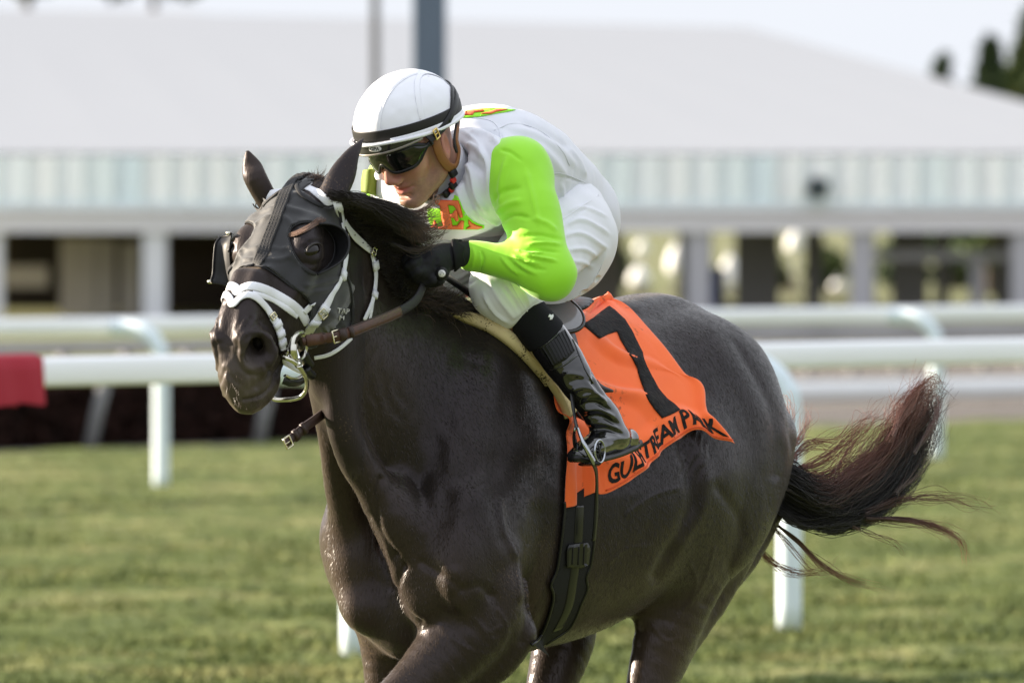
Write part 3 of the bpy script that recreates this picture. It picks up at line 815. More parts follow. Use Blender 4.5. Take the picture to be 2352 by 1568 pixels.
# left triceps and elbow
H.ell(HP(1105, 1265, .205), (.13, .055, .16), axes(HF * .75 + UP * .55), k=.06)
H.limb([HP(1080, 1150, .20), HP(1134, 1300, .212), HP(1142, 1420, .20)], [.04, .05, .048], [.06, .065, .06], HF, k=.03)
H.ell(HA(.64, 1270, -.15), (.11, .055, .15), AX, k=.05)
# left fore leg, lifted forward
H.limb([HP(1125, 1370, .19), HP(1080, 1440, .17), HP(1010, 1520, .13), HP(925, 1600, .085), HP(862, 1655, .055)], [.085, .085, .07, .052, .05], [.095, .09, .076, .06, .055], HF * .5 + UP, k=.03)
H.limb([HP(1160, 1440, .2), HP(1120, 1500, .17), HP(1060, 1560, .13)], [.06, .055, .045], [.075, .07, .05], k=.03)
H.limb([HP(862, 1655, .055), HP(905, 1760, .05), HP(960, 1860, .05)], [.042, .03, .036], [.05, .038, .042], HF, k=.02)
H.limb([HP(960, 1860, .05), HP(1010, 1900, .05), HP(1050, 1960, .05)], [.034, .036, .058], [.034, .038, .052], HF, k=.02)
# right fore leg, upright
H.limb([HA(.61, 1350, -.115), HA(.595, 1480, -.105), HA(.59, 1600, -.115), HA(.60, 1745, -.12)], [.075, .066, .052, .046], [.10, .08, .06, .048], HF, k=.04)
H.limb([HA(.60, 1745, -.12), HA(.60, 1850, -.12), HA(.59, 1990, -.12), HA(.60, 2080, -.12)], [.046, .032, .03, .04], [.052, .038, .036, .045], HF, k=.02)
H.limb([HA(.60, 2080, -.12), HA(.66, 2180, -.12), HA(.69, 2292, -.12)], [.036, .036, .06], [.036, .038, .07], HF, k=.02)
# left hind leg
H.limb([HA(-.40, 985, .165), HP(1640, 1130, .19), HP(1590, 1260, .17), HP(1545, 1400, .14), HP(1497, 1560, .12), HP(1470, 1680, .115)],
       [.10, .095, .085, .068, .05, .042], [.22, .205, .15, .105, .072, .062], HF + UP * .1, k=.05)
H.limb([HP(1752, 1000, .14), HP(1730, 1110, .13), HP(1672, 1260, .12), HP(1605, 1400, .11), HP(1530, 1530, .105)], [.075, .07, .06, .045, .035], [.09, .09, .075, .055, .04], HF, k=.05)
H.limb([HP(1755, 1130, .04), HP(1700, 1260, .05), HP(1610, 1390, .08)], [.06, .05, .04], [.07, .055, .04], HF, k=.04)
H.limb([HP(1470, 1680, .115), HP(1490, 1720, .11), HP(1492, 1900, .11), HP(1490, 2020, .11)], [.04, .04, .033, .04], [.062, .058, .04, .046], HF, k=.02)
H.limb([HP(1490, 2020, .11), HP(1455, 2110, .11), HP(1435, 2200, .11)], [.035, .037, .06], [.036, .04, .065], HF, k=.02)
# right hind leg, reaching under the belly
H.limb([HA(-.40, 980, -.15), HA(-.28, 1200, -.16), HA(-.16, 1380, -.13), HP(1290, 1480, -.105), HP(1258, 1600, -.10), HP(1238, 1700, -.10)], [.10, .09, .075, .062, .048, .042], [.20, .17, .12, .085, .066, .06], HF, k=.05)
H.limb([HP(1238, 1700, -.1), HP(1262, 1740, -.1), HP(1262, 1920, -.1), HP(1255, 2030, -.1)], [.04, .04, .033, .04], [.06, .055, .04, .046], HF, k=.02)
H.limb([HP(1255, 2030, -.1), HP(1220, 2120, -.1), HP(1200, 2210, -.1)], [.035, .037, .06], [.036, .04, .065], HF, k=.02)
# flank: stifle fold
H.limb([HP(1585, 1000, .235), HP(1592, 1130, .23), HP(1550, 1290, .18)], [.03, .04, .03], [.05, .06, .05], HF, k=.08)
# dock of the tail
H.limb([HA(-.60, 830, 0), HA(-.70, 900, 0), HA(-.76, 985, .02)], [.045, .036, .025], [.045, .036, .025], k=.03)

# --- head: dorsal / ventral outline pairs (f forward, q height), half width
HDP = [((-.02, 415), (-.13, 560), .070), ((.085, 478), (-.05, 640), .092), ((.150, 560), (-.03, 705), .094), ((.205, 636), (.03, 765), .070),
       ((.248, 695), (.078, 815), .053), ((.286, 757), (.112, 858), .047), ((.304, 812), (.140, 898), .045), ((.276, 846), (.172, 884), .034)]
C, RU, RV, VV = [], [], [], []
for (f0, q0), (f1, q1), w in HDP:
    p, q = HD(f0, q0, 0), HD(f1, q1, 0)
    C.append((p + q) / 2); RV.append(np.linalg.norm(p - q) / 2); RU.append(w); VV.append(p - q)
H.limb(C, RU, RV, VV, k=.035)
FACE = norm(HD(.308, 812, 0) - HD(.15, 560, 0)); FN = norm(np.cross(LH, FACE)); FN = FN if FN @ FH > 0 else -FN
FAX = np.array([FACE, LH, FN])               # down the face, to its left, out of the face
for s in (1, -1):
    H.ell(HD(.015, 650, s * .066), (.10, .040, .085), FAX, k=.03)                      # cheek
    H.limb([HD(.075, 525, s * .074), HD(.108, 545, s * .078), HD(.125, 578, s * .076)], [.016, .020, .016], [.016, .020, .016], k=.035)  # brow
    H.limb([HD(.11, 600, s * .094), HD(.135, 655, s * .076), HD(.165, 705, s * .058)], [.014, .013, .012], [.014, .013, .012], k=.028)  # facial crest
    H.ell(HD(.098, 580, s * .082), (.028, .022, .026), FAX, k=.03)                      # eye ball under the lids
    H.limb([HD(.215, 640, s * .022), HD(.268, 720, s * .022), HD(.296, 775, s * .03)], [.018, .018, .014], [.024, .022, .016], FN, k=.04)  # nasal bone
    # nostril wing, its cavity and the upper lip
    e_ = 1.0 if s > 0 else .78
    H.limb([HD(.262, 765, s * .040 * e_), HD(.280, 782, s * .041 * e_), HD(.292, 808, s * .038 * e_), HD(.284, 836, s * .031 * e_)], [.015, .017, .018, .014], [.015, .017, .018, .014], k=.022)
    H.limb([HD(.238, 780, s * .055), HD(.228, 812, s * .056), HD(.246, 845, s * .046)], [.014, .017, .016], [.017, .017, .016], k=.02)
    H.ell(HD(.281, 809, s * .056), (.036, .025, .026), axes3(FACE, FN * .75 + LH * s * .65), k=.012, op='s')
    H.limb([HD(.275, 800, s * .046), HD(.225, 785, s * .028)], .013, .018, k=.012, op='s')
H.ell(HD(.262, 852, 0), (.046, .037, .034), FAX, k=.03)
H.ell(HD(.236, 877, 0), (.028, .031, .026), FAX, k=.02)                                # upper lip
H.ell(HD(.165, 882, 0), (.042, .036, .030), FAX, k=.02)                                # chin
H.limb([HD(.25, 925, .060), HD(.20, 895, .06), HD(.14, 850, .062)], .005, .012, k=.012, op='s')
H.limb([HD(.25, 925, -.060), HD(.20, 895, -.06), HD(.14, 850, -.062)], .005, .012, k=.012, op='s')
# ears: pinned back, the hollow turned away from the lens
EARL = [HD(.0, 456, .078), HDx(786, 402, .088), HDx(806, 360, .096), HDx(822, 336, .100), HDx(836, 316, .1)]
H.limb(EARL, [.031, .030, .0185, .0098, .002], [.028, .019, .012, .007, .002], norm(LH * .55 + FH * .6 + UP * .2), k=.02)
EARR = [HD(.0, 470, -.080), HDx(588, 412, -.096), HDx(579, 384, -.108), HDx(571, 358, -.116), HDx(568, 346, -.118)]
H.limb(EARR, [.024, .026, .023, .011, .003], [.028, .018, .012, .007, .003], norm(FH * .9 + LH * .45), k=.018)
H.limb([HDx(600, 410, -.090), HDx(588, 380, -.100), HDx(577, 362, -.108)], [.012, .011, .005], [.010, .010, .006], norm(FH * .9 + LH * .45), k=.006, op='s') if False else None

HV, HQ = H.mesh(HRES)
_n = vnormals(HV, HQ)
if ((HV - HV.mean(0)) * _n).sum() < 0: HQ = HQ[:, ::-1].copy(); _n = -_n
print('horse', len(HV), round(time.time() - T0, 1))

# skin folds, veins and hair-width relief pushed into the surface
_q = qproj(HV); _hb = (HV - HO) @ HL; _ha = (HV - HO) @ HF; _hs = (HV - HB) @ LH; _hf = (HV - HB) @ FH
_head = _ha > .97
_vis = (_hb > -.02) & (_n @ (CAM - HO) / np.linalg.norm(CAM - HO) > -.2)
def _folds(mask, dirv, wl, amp, warp=.25):
    w = vnoise(HV * 9) * warp + vnoise(HV * 23 + 7) * warp * .4
    ph = (HV @ np.asarray(dirv)) / wl + w * 3
    s = np.sin(ph * 2 * np.pi); return mask * amp * np.sign(s) * np.abs(s) ** .7
def _blob(cx, cy, rx, ry, soft=.6):
    return 1 - smoothstep(1 - soft, 1, np.sqrt(((_q[:, 0] - cx) / rx) ** 2 + ((_q[:, 1] - cy) / ry) ** 2))
_img = lambda dx, dy: norm(np.array((dx, 0, -dy)))
disp = np.zeros(len(HV))
disp += _folds(_blob(1590, 1020, 60, 130) * _vis, _img(.95, .2), .017, .0008, .5)       # folds in front of the stifle
disp += _folds(_blob(885, 930, 70, 150) * _vis * (~_head), _img(.96, -.22), .034, .0007)   # neck in front of the shoulder
disp += _folds(_blob(840, 1000, 60, 120) * _vis * (~_head), _img(.97, -.2), .026, .0006)
disp += _folds(_blob(1040, 1000, 70, 140) * _vis, _img(.9, -.4), .07, .0013)
disp += (vnoise(HV * 14) * .0016 + vnoise(HV * 31) * .0007) * (~_head) * .8
def _vein(P, w=5.0, amp=.0022):
    P = catmull([(x, y, 0) for x, y in P], 26)[:, :2]; d = np.full(len(HV), 1e9)
    e = 3 * w + 8; m = (_q[:, 0] > P[:, 0].min() - e) & (_q[:, 0] < P[:, 0].max() + e) & (_q[:, 1] > P[:, 1].min() - e) & (_q[:, 1] < P[:, 1].max() + e) & _vis
    i = np.where(m)[0]
    dd = np.min(np.linalg.norm(_q[i][:, None] - P[None], axis=2), 1); d[i] = dd
    return amp * np.exp(-(d / w) ** 2)
for v in ([(1010, 1440), (1060, 1480), (1110, 1500), (1160, 1490)], [(1145, 1400), (1165, 1440), (1150, 1490), (1110, 1540)], [(1090, 1420), (1120, 1450), (1150, 1440)],
          [(1585, 1290), (1600, 1340), (1570, 1400), (1540, 1450)], [(1640, 1260), (1620, 1330), (1585, 1385)], [(1500, 1440), (1530, 1470), (1560, 1465)],
          [(1440, 1180), (1480, 1150), (1520, 1130), (1555, 1120)], [(1400, 1290), (1440, 1260), (1490, 1250)]):
    disp += _vein(v, 5.0, .0014)
# hollows between the muscles of flank, thigh and shoulder
for v, w, am in (([(876, 1100), (866, 1149), (872, 1218), (908, 1275)], 8, -.007), ([(908, 1278), (918, 1290), (926, 1300)], 11, -.008), ([(926, 1302), (914, 1336), (914, 1374), (940, 1411), (966, 1428)], 8, -.007), ([(845, 1190), (870, 1248), (888, 1310), (896, 1350)], 8, -.006), ([(1150, 1150), (1160, 1215), (1190, 1290), (1198, 1370)], 10, .006), ([(1010, 1080), (1030, 1180), (1040, 1290)], 20, -.005), ([(970, 1290), (1030, 1330), (1060, 1350)], 12, -.005), ([(1240, 1180), (1225, 1280), (1215, 1380)], 24, -.006), ([(1508, 1322), (1540, 1262), (1572, 1205), (1592, 1150), (1585, 1080), (1565, 1010)], 15, -.009), ([(1560, 1240), (1600, 1180), (1618, 1110), (1605, 1040)], 20, .006),
          ([(1690, 790), (1750, 890), (1783, 990), (1782, 1090)], 12, -.004), ([(1640, 770), (1710, 880), (1745, 1000), (1740, 1120)], 22, .003), ([(1650, 1120), (1700, 1200), (1680, 1290), (1620, 1380)], 13, -.004),
          ([(1165, 900), (1150, 1010), (1140, 1130), (1165, 1230)], 26, -.005), ([(1090, 850), (1075, 980), (1060, 1100)], 30, -.003), ([(1200, 1290), (1215, 1390), (1200, 1470)], 12, -.006),
          ([(1045, 1368), (1075, 1352), (1105, 1345), (1130, 1366)], 12, -.004), ([(1130, 1366), (1145, 1400), (1135, 1450)], 12, -.003), ([(960, 800), (985, 900), (990, 1000)], 22, -.003)):
    disp += _vein(v, w, am)
# mouth line, nostril creases, wrinkles over the nose (on the side seen; the far side gets the same by mirror)
_L = LH; _sgn = _hs < 0
_HVm = HV - 2 * np.where(_sgn, _hs, 0)[:, None] * LH
_qm = qproj(_HVm)
def _crease(P, w, amp):
    P = catmull([(x, y, 0) for x, y in P], 8)[:, :2]
    i = np.where(_head)[0]
    q = _qm[i]; m = (q[:, 0] > P[:, 0].min() - 25) & (q[:, 0] < P[:, 0].max() + 25) & (q[:, 1] > P[:, 1].min() - 25) & (q[:, 1] < P[:, 1].max() + 25)
    i = i[m]; d = np.min(np.linalg.norm(_qm[i][:, None] - P[None], axis=2), 1)
    nn = _n[i] - 2 * np.where(_sgn[i], _n[i] @ LH, 0)[:, None] * LH
    vis = (nn @ norm(CAM - HO)) > .05
    disp[i] += amp * np.exp(-(d / w) ** 2) * vis
_crease([(560, 918), (580, 915), (602, 907), (620, 890), (630, 868), (641, 846), (652, 828)], 4.5, -.007)
_crease([(565, 908), (585, 903), (604, 892), (614, 876)], 8, .003)
_crease([(546, 790), (543, 815), (549, 838), (566, 856), (590, 862)], 5, -.0035)
_crease([(552, 790), (556, 775), (570, 764), (590, 762), (612, 770), (628, 790), (632, 815), (620, 840)], 6, .0045)
_crease([(564, 734), (551, 758), (540, 780)], 5, .003); _crease([(587, 730), (574, 748), (560, 765)], 5, .003); _crease([(575, 732), (562, 754)], 4, -.003); _crease([(600, 735), (585, 752)], 4, -.002)
_crease([(700, 560), (712, 548), (730, 546), (748, 556)], 5, .003); _crease([(698, 570), (708, 556)], 4, -.003); _crease([(700, 604), (720, 608), (742, 600)], 5, -.003)
_mz = _head * smoothstep(.40, .50, (HV - HB) @ FACE)
disp += _mz * (vnoise(HV * 45) * .0016 + vnoise(HV * 95) * .0008)
for P in ([(520, 850), (532, 868), (548, 880)], [(600, 850), (598, 870), (588, 888)], [(575, 862), (578, 885), (572, 905)], [(612, 838), (622, 852), (640, 856)], [(560, 700), (556, 730), (548, 755)], [(610, 745), (622, 760), (634, 790)]): _crease(P, 6, -.0028)
HV = HV + _n * disp[:, None]
_n = vnormals(HV, HQ)
horse_bvh = BVHTree.FromPolygons(HV.tolist(), HQ.tolist())
# ------------------------------------------------------------------ coat, eyes
def coat_nodes(m, nt, b, tc):
    L = nt.links.new
    at = nt.nodes.new('ShaderNodeAttribute'); at.attribute_name = 'brown'
    pale = nt.nodes.new('ShaderNodeAttribute'); pale.attribute_name = 'pale'
    n = nt.nodes.new('ShaderNodeTexNoise'); n.inputs['Scale'].default_value = 5; n.inputs['Detail'].default_value = 6
    L(tc.outputs['Object'], n.inputs['Vector'])
    mx = nt.nodes.new('ShaderNodeMix'); mx.data_type = 'RGBA'
    mx.inputs['A'].default_value = (.0085, .0078, .0088, 1); mx.inputs['B'].default_value = (.060, .043, .032, 1)
    ad = nt.nodes.new('ShaderNodeMath'); ad.operation = 'MULTIPLY_ADD'; ad.use_clamp = True
    L(n.outputs['Fac'], ad.inputs[0]); ad.inputs[1].default_value = .24
    L(at.outputs['Fac'], ad.inputs[2]); L(ad.outputs[0], mx.inputs['Factor'])
    m2 = nt.nodes.new('ShaderNodeMix'); m2.data_type = 'RGBA'
    L(mx.outputs['Result'], m2.inputs['A']); m2.inputs['B'].default_value = (.20, .165, .12, 1)
    L(pale.outputs['Fac'], m2.inputs['Factor'])
    # flecks of sand thrown up on the coat
    v = nt.nodes.new('ShaderNodeTexNoise'); v.inputs['Scale'].default_value = 210; v.inputs['Detail'].default_value = 3
    L(tc.outputs['Object'], v.inputs['Vector'])
    v2 = nt.nodes.new('ShaderNodeTexNoise'); v2.inputs['Scale'].default_value = 4; v2.inputs['Detail'].default_value = 5; L(tc.outputs['Object'], v2.inputs['Vector'])
    mu = nt.nodes.new('ShaderNodeMath'); mu.operation = 'MULTIPLY'; L(v.outputs['Fac'], mu.inputs[0]); L(v2.outputs['Fac'], mu.inputs[1])
    mr = nt.nodes.new('ShaderNodeMapRange'); mr.inputs['From Min'].default_value = .375; mr.inputs['From Max'].default_value = .46; mr.inputs['To Max'].default_value = .38
    L(mu.outputs[0], mr.inputs['Value'])
    m3 = nt.nodes.new('ShaderNodeMix'); m3.data_type = 'RGBA'; L(mr.outputs['Result'], m3.inputs['Factor'])
    L(m2.outputs['Result'], m3.inputs['A']); m3.inputs['B'].default_value = (.19, .13, .08, 1)
    L(m3.outputs['Result'], b.inputs['Base Color'])
    # fine hair relief, stretched downwards and back
    mp = nt.nodes.new('ShaderNodeMapping'); mp.inputs['Rotation'].default_value = (.25, .5, -.57); mp.inputs['Scale'].default_value = (1.0, 1.0, .12)
    L(tc.outputs['Object'], mp.inputs['Vector'])
    h = nt.nodes.new('ShaderNodeTexNoise'); h.inputs['Scale'].default_value = 230; h.inputs['Detail'].default_value = 4
    L(mp.outputs['Vector'], h.inputs['Vector'])
    h2 = nt.nodes.new('ShaderNodeTexNoise'); h2.inputs['Scale'].default_value = 60; h2.inputs['Detail'].default_value = 3
    L(mp.outputs['Vector'], h2.inputs['Vector'])
    bp = nt.nodes.new('ShaderNodeBump'); bp.inputs['Strength'].default_value = .55; bp.inputs['Distance'].default_value = .0016
    L(h.outputs['Fac'], bp.inputs['Height'])
    bp2 = nt.nodes.new('ShaderNodeBump'); bp2.inputs['Strength'].default_value = .18; bp2.inputs['Distance'].default_value = .003
    L(h2.outputs['Fac'], bp2.inputs['Height']); L(bp.outputs['Normal'], bp2.inputs['Normal']); L(bp2.outputs['Normal'], b.inputs['Normal'])
    rr = nt.nodes.new('ShaderNodeMapRange'); rr.inputs['To Min'].default_value = .22; rr.inputs['To Max'].default_value = .38
    L(v2.outputs['Fac'], rr.inputs['Value'])
    mt_ = nt.nodes.new('ShaderNodeAttribute'); mt_.attribute_name = 'matte'; ra = nt.nodes.new('ShaderNodeMath'); ra.operation = 'MULTIPLY_ADD'; L(mt_.outputs['Fac'], ra.inputs[0]); ra.inputs[1].default_value = .12; L(rr.outputs['Result'], ra.inputs[2]); L(ra.outputs[0], b.inputs['Roughness'])
    b.inputs['Specular Tint'].default_value = (1.0, .88, .96, 1)
    b.inputs['Sheen Weight'].default_value = .10; b.inputs['Sheen Roughness'].default_value = .3; b.inputs['Sheen Tint'].default_value = (1, .8, .6, 1)
M_COAT = mat('horse_coat', (.02, .015, .013), .45, spec=.30, extra=coat_nodes)
_u = (HV - HB) @ FACE
_z = HV[:, 2]
brown = np.zeros(len(HV)); pale = np.zeros(len(HV))
_nl = vnoise(HV * 4) * .5 + vnoise(HV * 11) * .3
brown += smoothstep(.25, -.1, _z - zat(1380, D0)) * (.55 + .5 * _nl) * (_ha < .5) * .9      # belly and flank
brown += _head * smoothstep(.18, .34, _u) * .12
brown += np.clip(smoothstep(.75, .95, _ha) * .25, 0, 1) * (~_head)
_muz = _head * smoothstep(.455, .535, _u + vnoise(HV * 20) * .02)
pale += _muz * (.26 + .12 * vnoise(HV * 25))
brown += .38 * smoothstep(.0, -.12, _hb) * (_ha > .5) + .22 * smoothstep(zat(1120, D0), zat(1320, D0), _z) * (_ha > .45)
brown = np.clip(brown, 0, 1); pale = np.clip(pale, 0, 1)

horse = empty('racehorse', (float(HO[0]), float(HO[1]), 0.0))
tag(horse, 'dark bay racehorse galloping in a black hood and white bridle', 'horse')
body = make('body', HV, HQ, M_COAT, horse, attrs={'brown': brown, 'pale': pale, 'matte': _head * 1.0})

def cast(qx, qy, bvh, lift=0.0, fallback=None):
    d = Vector(ray(qx, qy)).normalized()
    h, n, i, t = bvh.ray_cast(Vector(CAM), d)
    if h is None:
        p = Vector(CAM) + d * (fallback if fallback else (D0 - .93 if qx < 880 and qy < 840 else D0 - .25))
        h, n, i, t = bvh.find_nearest(p)
    h, n = np.array(h), np.array(n)
    if n @ ray(qx, qy) > 0: n = -n
    return h + n * lift, n

def strap_on(Q, bvh, lift=.003, sub=6, sm=3):
    """Centre line and normals of a strap laid along pixels over a surface."""
    Q = np.array(Q, float)
    Q = catmull(np.concatenate([Q, np.zeros((len(Q), 1))], 1), sub)[:, :2]
    R = [cast(x, y, bvh) for x, y in Q]
    P = np.array([r[0] for r in R]); N = np.array([r[1] for r in R])
    N = smooth_rows(N, 6); N /= np.linalg.norm(N, axis=1, keepdims=True)
    P = smooth_rows(P, sm)
    return P + N * lift, N

def in_poly(P, poly):
    P = np.asarray(P); poly = np.asarray(poly); x, y = P[:, 0], P[:, 1]; c = np.zeros(len(P), bool); j = len(poly) - 1
    for i in range(len(poly)):
        xi, yi = poly[i]; xj, yj = poly[j]
        m = ((yi > y) != (yj > y)) & (x < (xj - xi) * (y - yi) / (yj - yi + 1e-12) + xi); c ^= m; j = i
    return c

from mathutils.geometry import delaunay_2d_cdt
def flat_patch(poly, step, holes=(), curve=True):
    """2D triangulation of an outline with holes: points and triangles."""
    def res(p, cl=True):
        p = np.asarray(p, float); q = np.concatenate([p, p[:1]]); out = []
        for a, b in zip(q[:-1], q[1:]):
            n = max(1, int(np.ceil(np.linalg.norm(b - a) / step)))
            out += [a + (b - a) * t / n for t in range(n)]
        return np.array(out)
    rings = [res(poly)] + [res(h) for h in holes]
    V = []; E = []
    for r in rings:
        s0 = len(V); V += [tuple(x) for x in r]; E += [(s0 + i, s0 + (i + 1) % len(r)) for i in range(len(r))]
    R0 = rings[0]; lo, hi = R0.min(0), R0.max(0)
    G = np.stack(np.meshgrid(np.arange(lo[0] + step / 2, hi[0], step), np.arange(lo[1] + step / 2, hi[1], step), indexing='ij'), -1).reshape(-1, 2)
    m = in_poly(G, R0)
    for r in rings[1:]: m &= ~in_poly(G, r)
    allr = np.concatenate(rings)
    if m.any():
        G = G[m]; dm = np.array([np.min(((allr - g) ** 2).sum(1)) for g in G]); G = G[dm > (step * .5) ** 2]
        V += [tuple(x) for x in G]
    r = delaunay_2d_cdt([Vector(v) for v in V], E, [], 0, 1e-4)
    P = np.array([v[:] for v in r[0]]); F = np.array([f for f in r[2] if len(f) == 3])
    c = P[F].mean(1); k = in_poly(c, R0)
    for h in rings[1:]: k &= ~in_poly(c, h)
    F = F[k]; used = np.unique(F); mp_ = -np.ones(len(P), int); mp_[used] = np.arange(len(used))
    return P[used], mp_[F]

def tri_norm(P, F):
    return vnormals(P, F)

def shell(P, F, N, thick):
    """Closed shell: the sheet P plus its copy thick further out along N, joined round the rim."""
    n = len(P); V = np.concatenate([P, P + N * (np.asarray(thick).reshape(-1, 1) if np.ndim(thick) else thick)])
    f = [tuple(t + n) for t in F] + [tuple(t[::-1]) for t in F]
    cnt = {}
    for t in F:
        for a, b in ((t[0], t[1]), (t[1], t[2]), (t[2], t[0])):
            if (b, a) in cnt: del cnt[(b, a)]
            else: cnt[(a, b)] = 1
    f += [(a, b, b + n, a + n) for a, b in cnt]
    return V, f

def laid_patch(poly, bvh, step=6, holes=(), lift=.002, thick=.002, sm=2, wrinkle=None, ret=False, fall=None):
    """A piece of cloth or leather laid on a surface: outline in pixels, real thickness."""
    Q, F = flat_patch(poly, step, holes)
    R = [cast(x, y, bvh, 0, fall) for x, y in Q]
    P = np.array([r[0] for r in R]); N0 = np.array([r[1] for r in R])
    for _ in range(3):
        S = np.zeros_like(N0)
        for a, b in ((0, 1), (1, 2), (2, 0)):
            np.add.at(S, F[:, a], N0[F[:, b]]); np.add.at(S, F[:, b], N0[F[:, a]])
        N0 = N0 + S; N0 /= np.maximum(1e-9, np.linalg.norm(N0, axis=1, keepdims=True))
    for _ in range(sm):
        S = np.zeros_like(P); C_ = np.zeros(len(P))
        for a, b in ((0, 1), (1, 2), (2, 0)):
            np.add.at(S, F[:, a], P[F[:, b]]); np.add.at(S, F[:, b], P[F[:, a]]); np.add.at(C_, F[:, a], 1); np.add.at(C_, F[:, b], 1)
        A_ = S / np.maximum(C_, 1)[:, None]; dn = ((A_ - P) * N0).sum(1, keepdims=True); P = P + N0 * dn * .6
    L = np.full(len(P), lift)
    if wrinkle is not None: L = L + wrinkle(Q, P)
    P = P + N0 * L[:, None]
    t3 = np.cross(P[F[:, 1]] - P[F[:, 0]], P[F[:, 2]] - P[F[:, 0]])
    if (t3 * N0[F[:, 0]]).sum() < 0: F = F[:, ::-1]
    if ret: return P, F, N0, Q
    return shell(P, F, N0, thick)

# eyes: dark wet balls between the lids
M_EYE = mat('horse_eye', (.008, .005, .004), .10, spec=.5)
M_LID = mat('eyelid_skin', (.016, .012, .011), .45, spec=.5, bump=(220, .3, .002))
for s, (qx, qy) in ((1, (722, 573)), (-1, None)) if False else ((1, (722, 573)),):
    c, n = cast(qx, qy, horse_bvh)
    n = norm(norm(n) * .8 + LH * .25)
    def eye(c, n, s):
        v = np.array((.90, 0, .40)); d = norm(c - CAM)
        if s < 0: v = v - 2 * (v @ LH) * LH; d = d - 2 * (d @ LH) * LH
        e1 = norm(v - d * (n @ v) / (n @ d)); e2 = np.cross(n, e1)
        mb = Solid(); mb.ell(c - n * .0095, (.0235, .0160, .0135), np.array([e1, e2, n]), k=.001)
        v, f = mb.mesh(.0022); ob = make('eye', v, f, M_EYE, horse)
        sg = 1 if e2[2] > 0 else -1; t = np.linspace(0, np.pi, 24)
        for up, r0, r1, off in ((1, .0008, .0026, .0124),):
            P = c + np.outer(np.cos(t) * .0235, e1) + np.outer(np.sin(t) * off * up * sg, e2) + n * (.0002 + .0012 * np.sin(t)[:, None] * (up > 0))
            v, f = tube_geo(P, r0 + r1 * np.sin(t), 8, up=n); make('eyelid', v, f, M_LID, ob)
    eye(c, n, 1)
    c2 = c - 2 * ((c - HB) @ LH) * LH; n2 = n - 2 * (n @ LH) * LH
    h2, nn, i, t = horse_bvh.find_nearest(Vector(c2)); eye(np.array(h2), n2, -1)
# ------------------------------------------------------------------ tack
M_HOOD = mat('hood_cloth', (.024, .024, .027), .6, spec=.3, sheen=.35, bump=(900, .35, .0006))
M_HOODB = mat('hood_binding', (.022, .022, .024), .7, spec=.3, bump=(700, .5, .001))
M_CUP = mat('cup_plastic', (.008, .008, .009), .5, spec=.4)
M_WHITE = mat('white_webbing', (.79, .81, .87), .75, spec=.3, noise=(40, .3, (.62, .60, .58)), bump=(420, .5, .0012))
M_REIN = mat('rein_leather', (.075, .030, .017), .42, spec=.5, noise=(60, .6, (.035, .016, .010)), bump=(300, .3, .001))
M_REIND = mat('rein_edge', (.030, .014, .010), .5, spec=.5)
M_RUB = mat('rein_rubber', (.016, .015, .016), .6, spec=.4, bump=(260, .4, .001))
M_BRASS = mat('buckle_metal', (.75, .68, .50), .22, metal=1.0)
M_STEEL = mat('bit_steel', (.62, .60, .52), .2, metal=1.0)
M_BLACK = mat('black_leather', (.009, .009, .010), .3, spec=.5, bump=(240, .2, .001))
M_PATENT = mat('patent_leather', (.006, .006, .007), .1, spec=.5, coat=.5)
M_FLAP = mat('saddle_leather', (.006, .006, .007), .3, spec=.4, bump=(200, .2, .001))
M_FOAM = mat('foam', (.62, .52, .27), .8, spec=.2, noise=(30, .45, (.48, .38, .18)), bump=(300, .4, .002))
M_DIRTF = M_FOAM
M_GIRTH = mat('girth_web', (.010, .010, .011), .75, spec=.3, bump=(800, .5, .0008))
def dirt_nodes(scale, lo, hi, col, amt=.8):
    def nodes(m, nt, b, tc):
        L = nt.links.new
        n = nt.nodes.new('ShaderNodeTexNoise'); n.inputs['Scale'].default_value = scale; n.inputs['Detail'].default_value = 6; L(tc.outputs['Object'], n.inputs['Vector'])
        n2 = nt.nodes.new('ShaderNodeTexNoise'); n2.inputs['Scale'].default_value = scale * .11; n2.inputs['Detail'].default_value = 2; L(tc.outputs['Object'], n2.inputs['Vector'])
        mu = nt.nodes.new('ShaderNodeMath'); mu.operation = 'MULTIPLY'; L(n.outputs['Fac'], mu.inputs[0]); L(n2.outputs['Fac'], mu.inputs[1])
        r = nt.nodes.new('ShaderNodeMapRange'); r.inputs['From Min'].default_value = lo; r.inputs['From Max'].default_value = hi; r.inputs['To Max'].default_value = amt; L(mu.outputs[0], r.inputs['Value'])
        mx = nt.nodes.new('ShaderNodeMix'); mx.data_type = 'RGBA'; L(r.outputs['Result'], mx.inputs['Factor'])
        if b.inputs['Base Color'].links: L(b.inputs['Base Color'].links[0].from_socket, mx.inputs['A'])
        else: mx.inputs['A'].default_value = b.inputs['Base Color'].default_value
        mx.inputs['B'].default_value = (*col, 1); L(mx.outputs['Result'], b.inputs['Base Color'])
    return nodes
M_ORANGE = mat('orange_cloth', (.97, .17, .04), .75, spec=.2, sheen=.3, noise=(14, .35, (.86, .12, .03)), bump=(900, .35, .0006), extra=dirt_nodes(70, .33, .42, (.16, .045, .02), .7))
M_BLACKC = mat('black_cloth', (.010, .010, .011), .8, spec=.2, noise=(70, .35, (.05, .045, .04)), bump=(140, .9, .003))

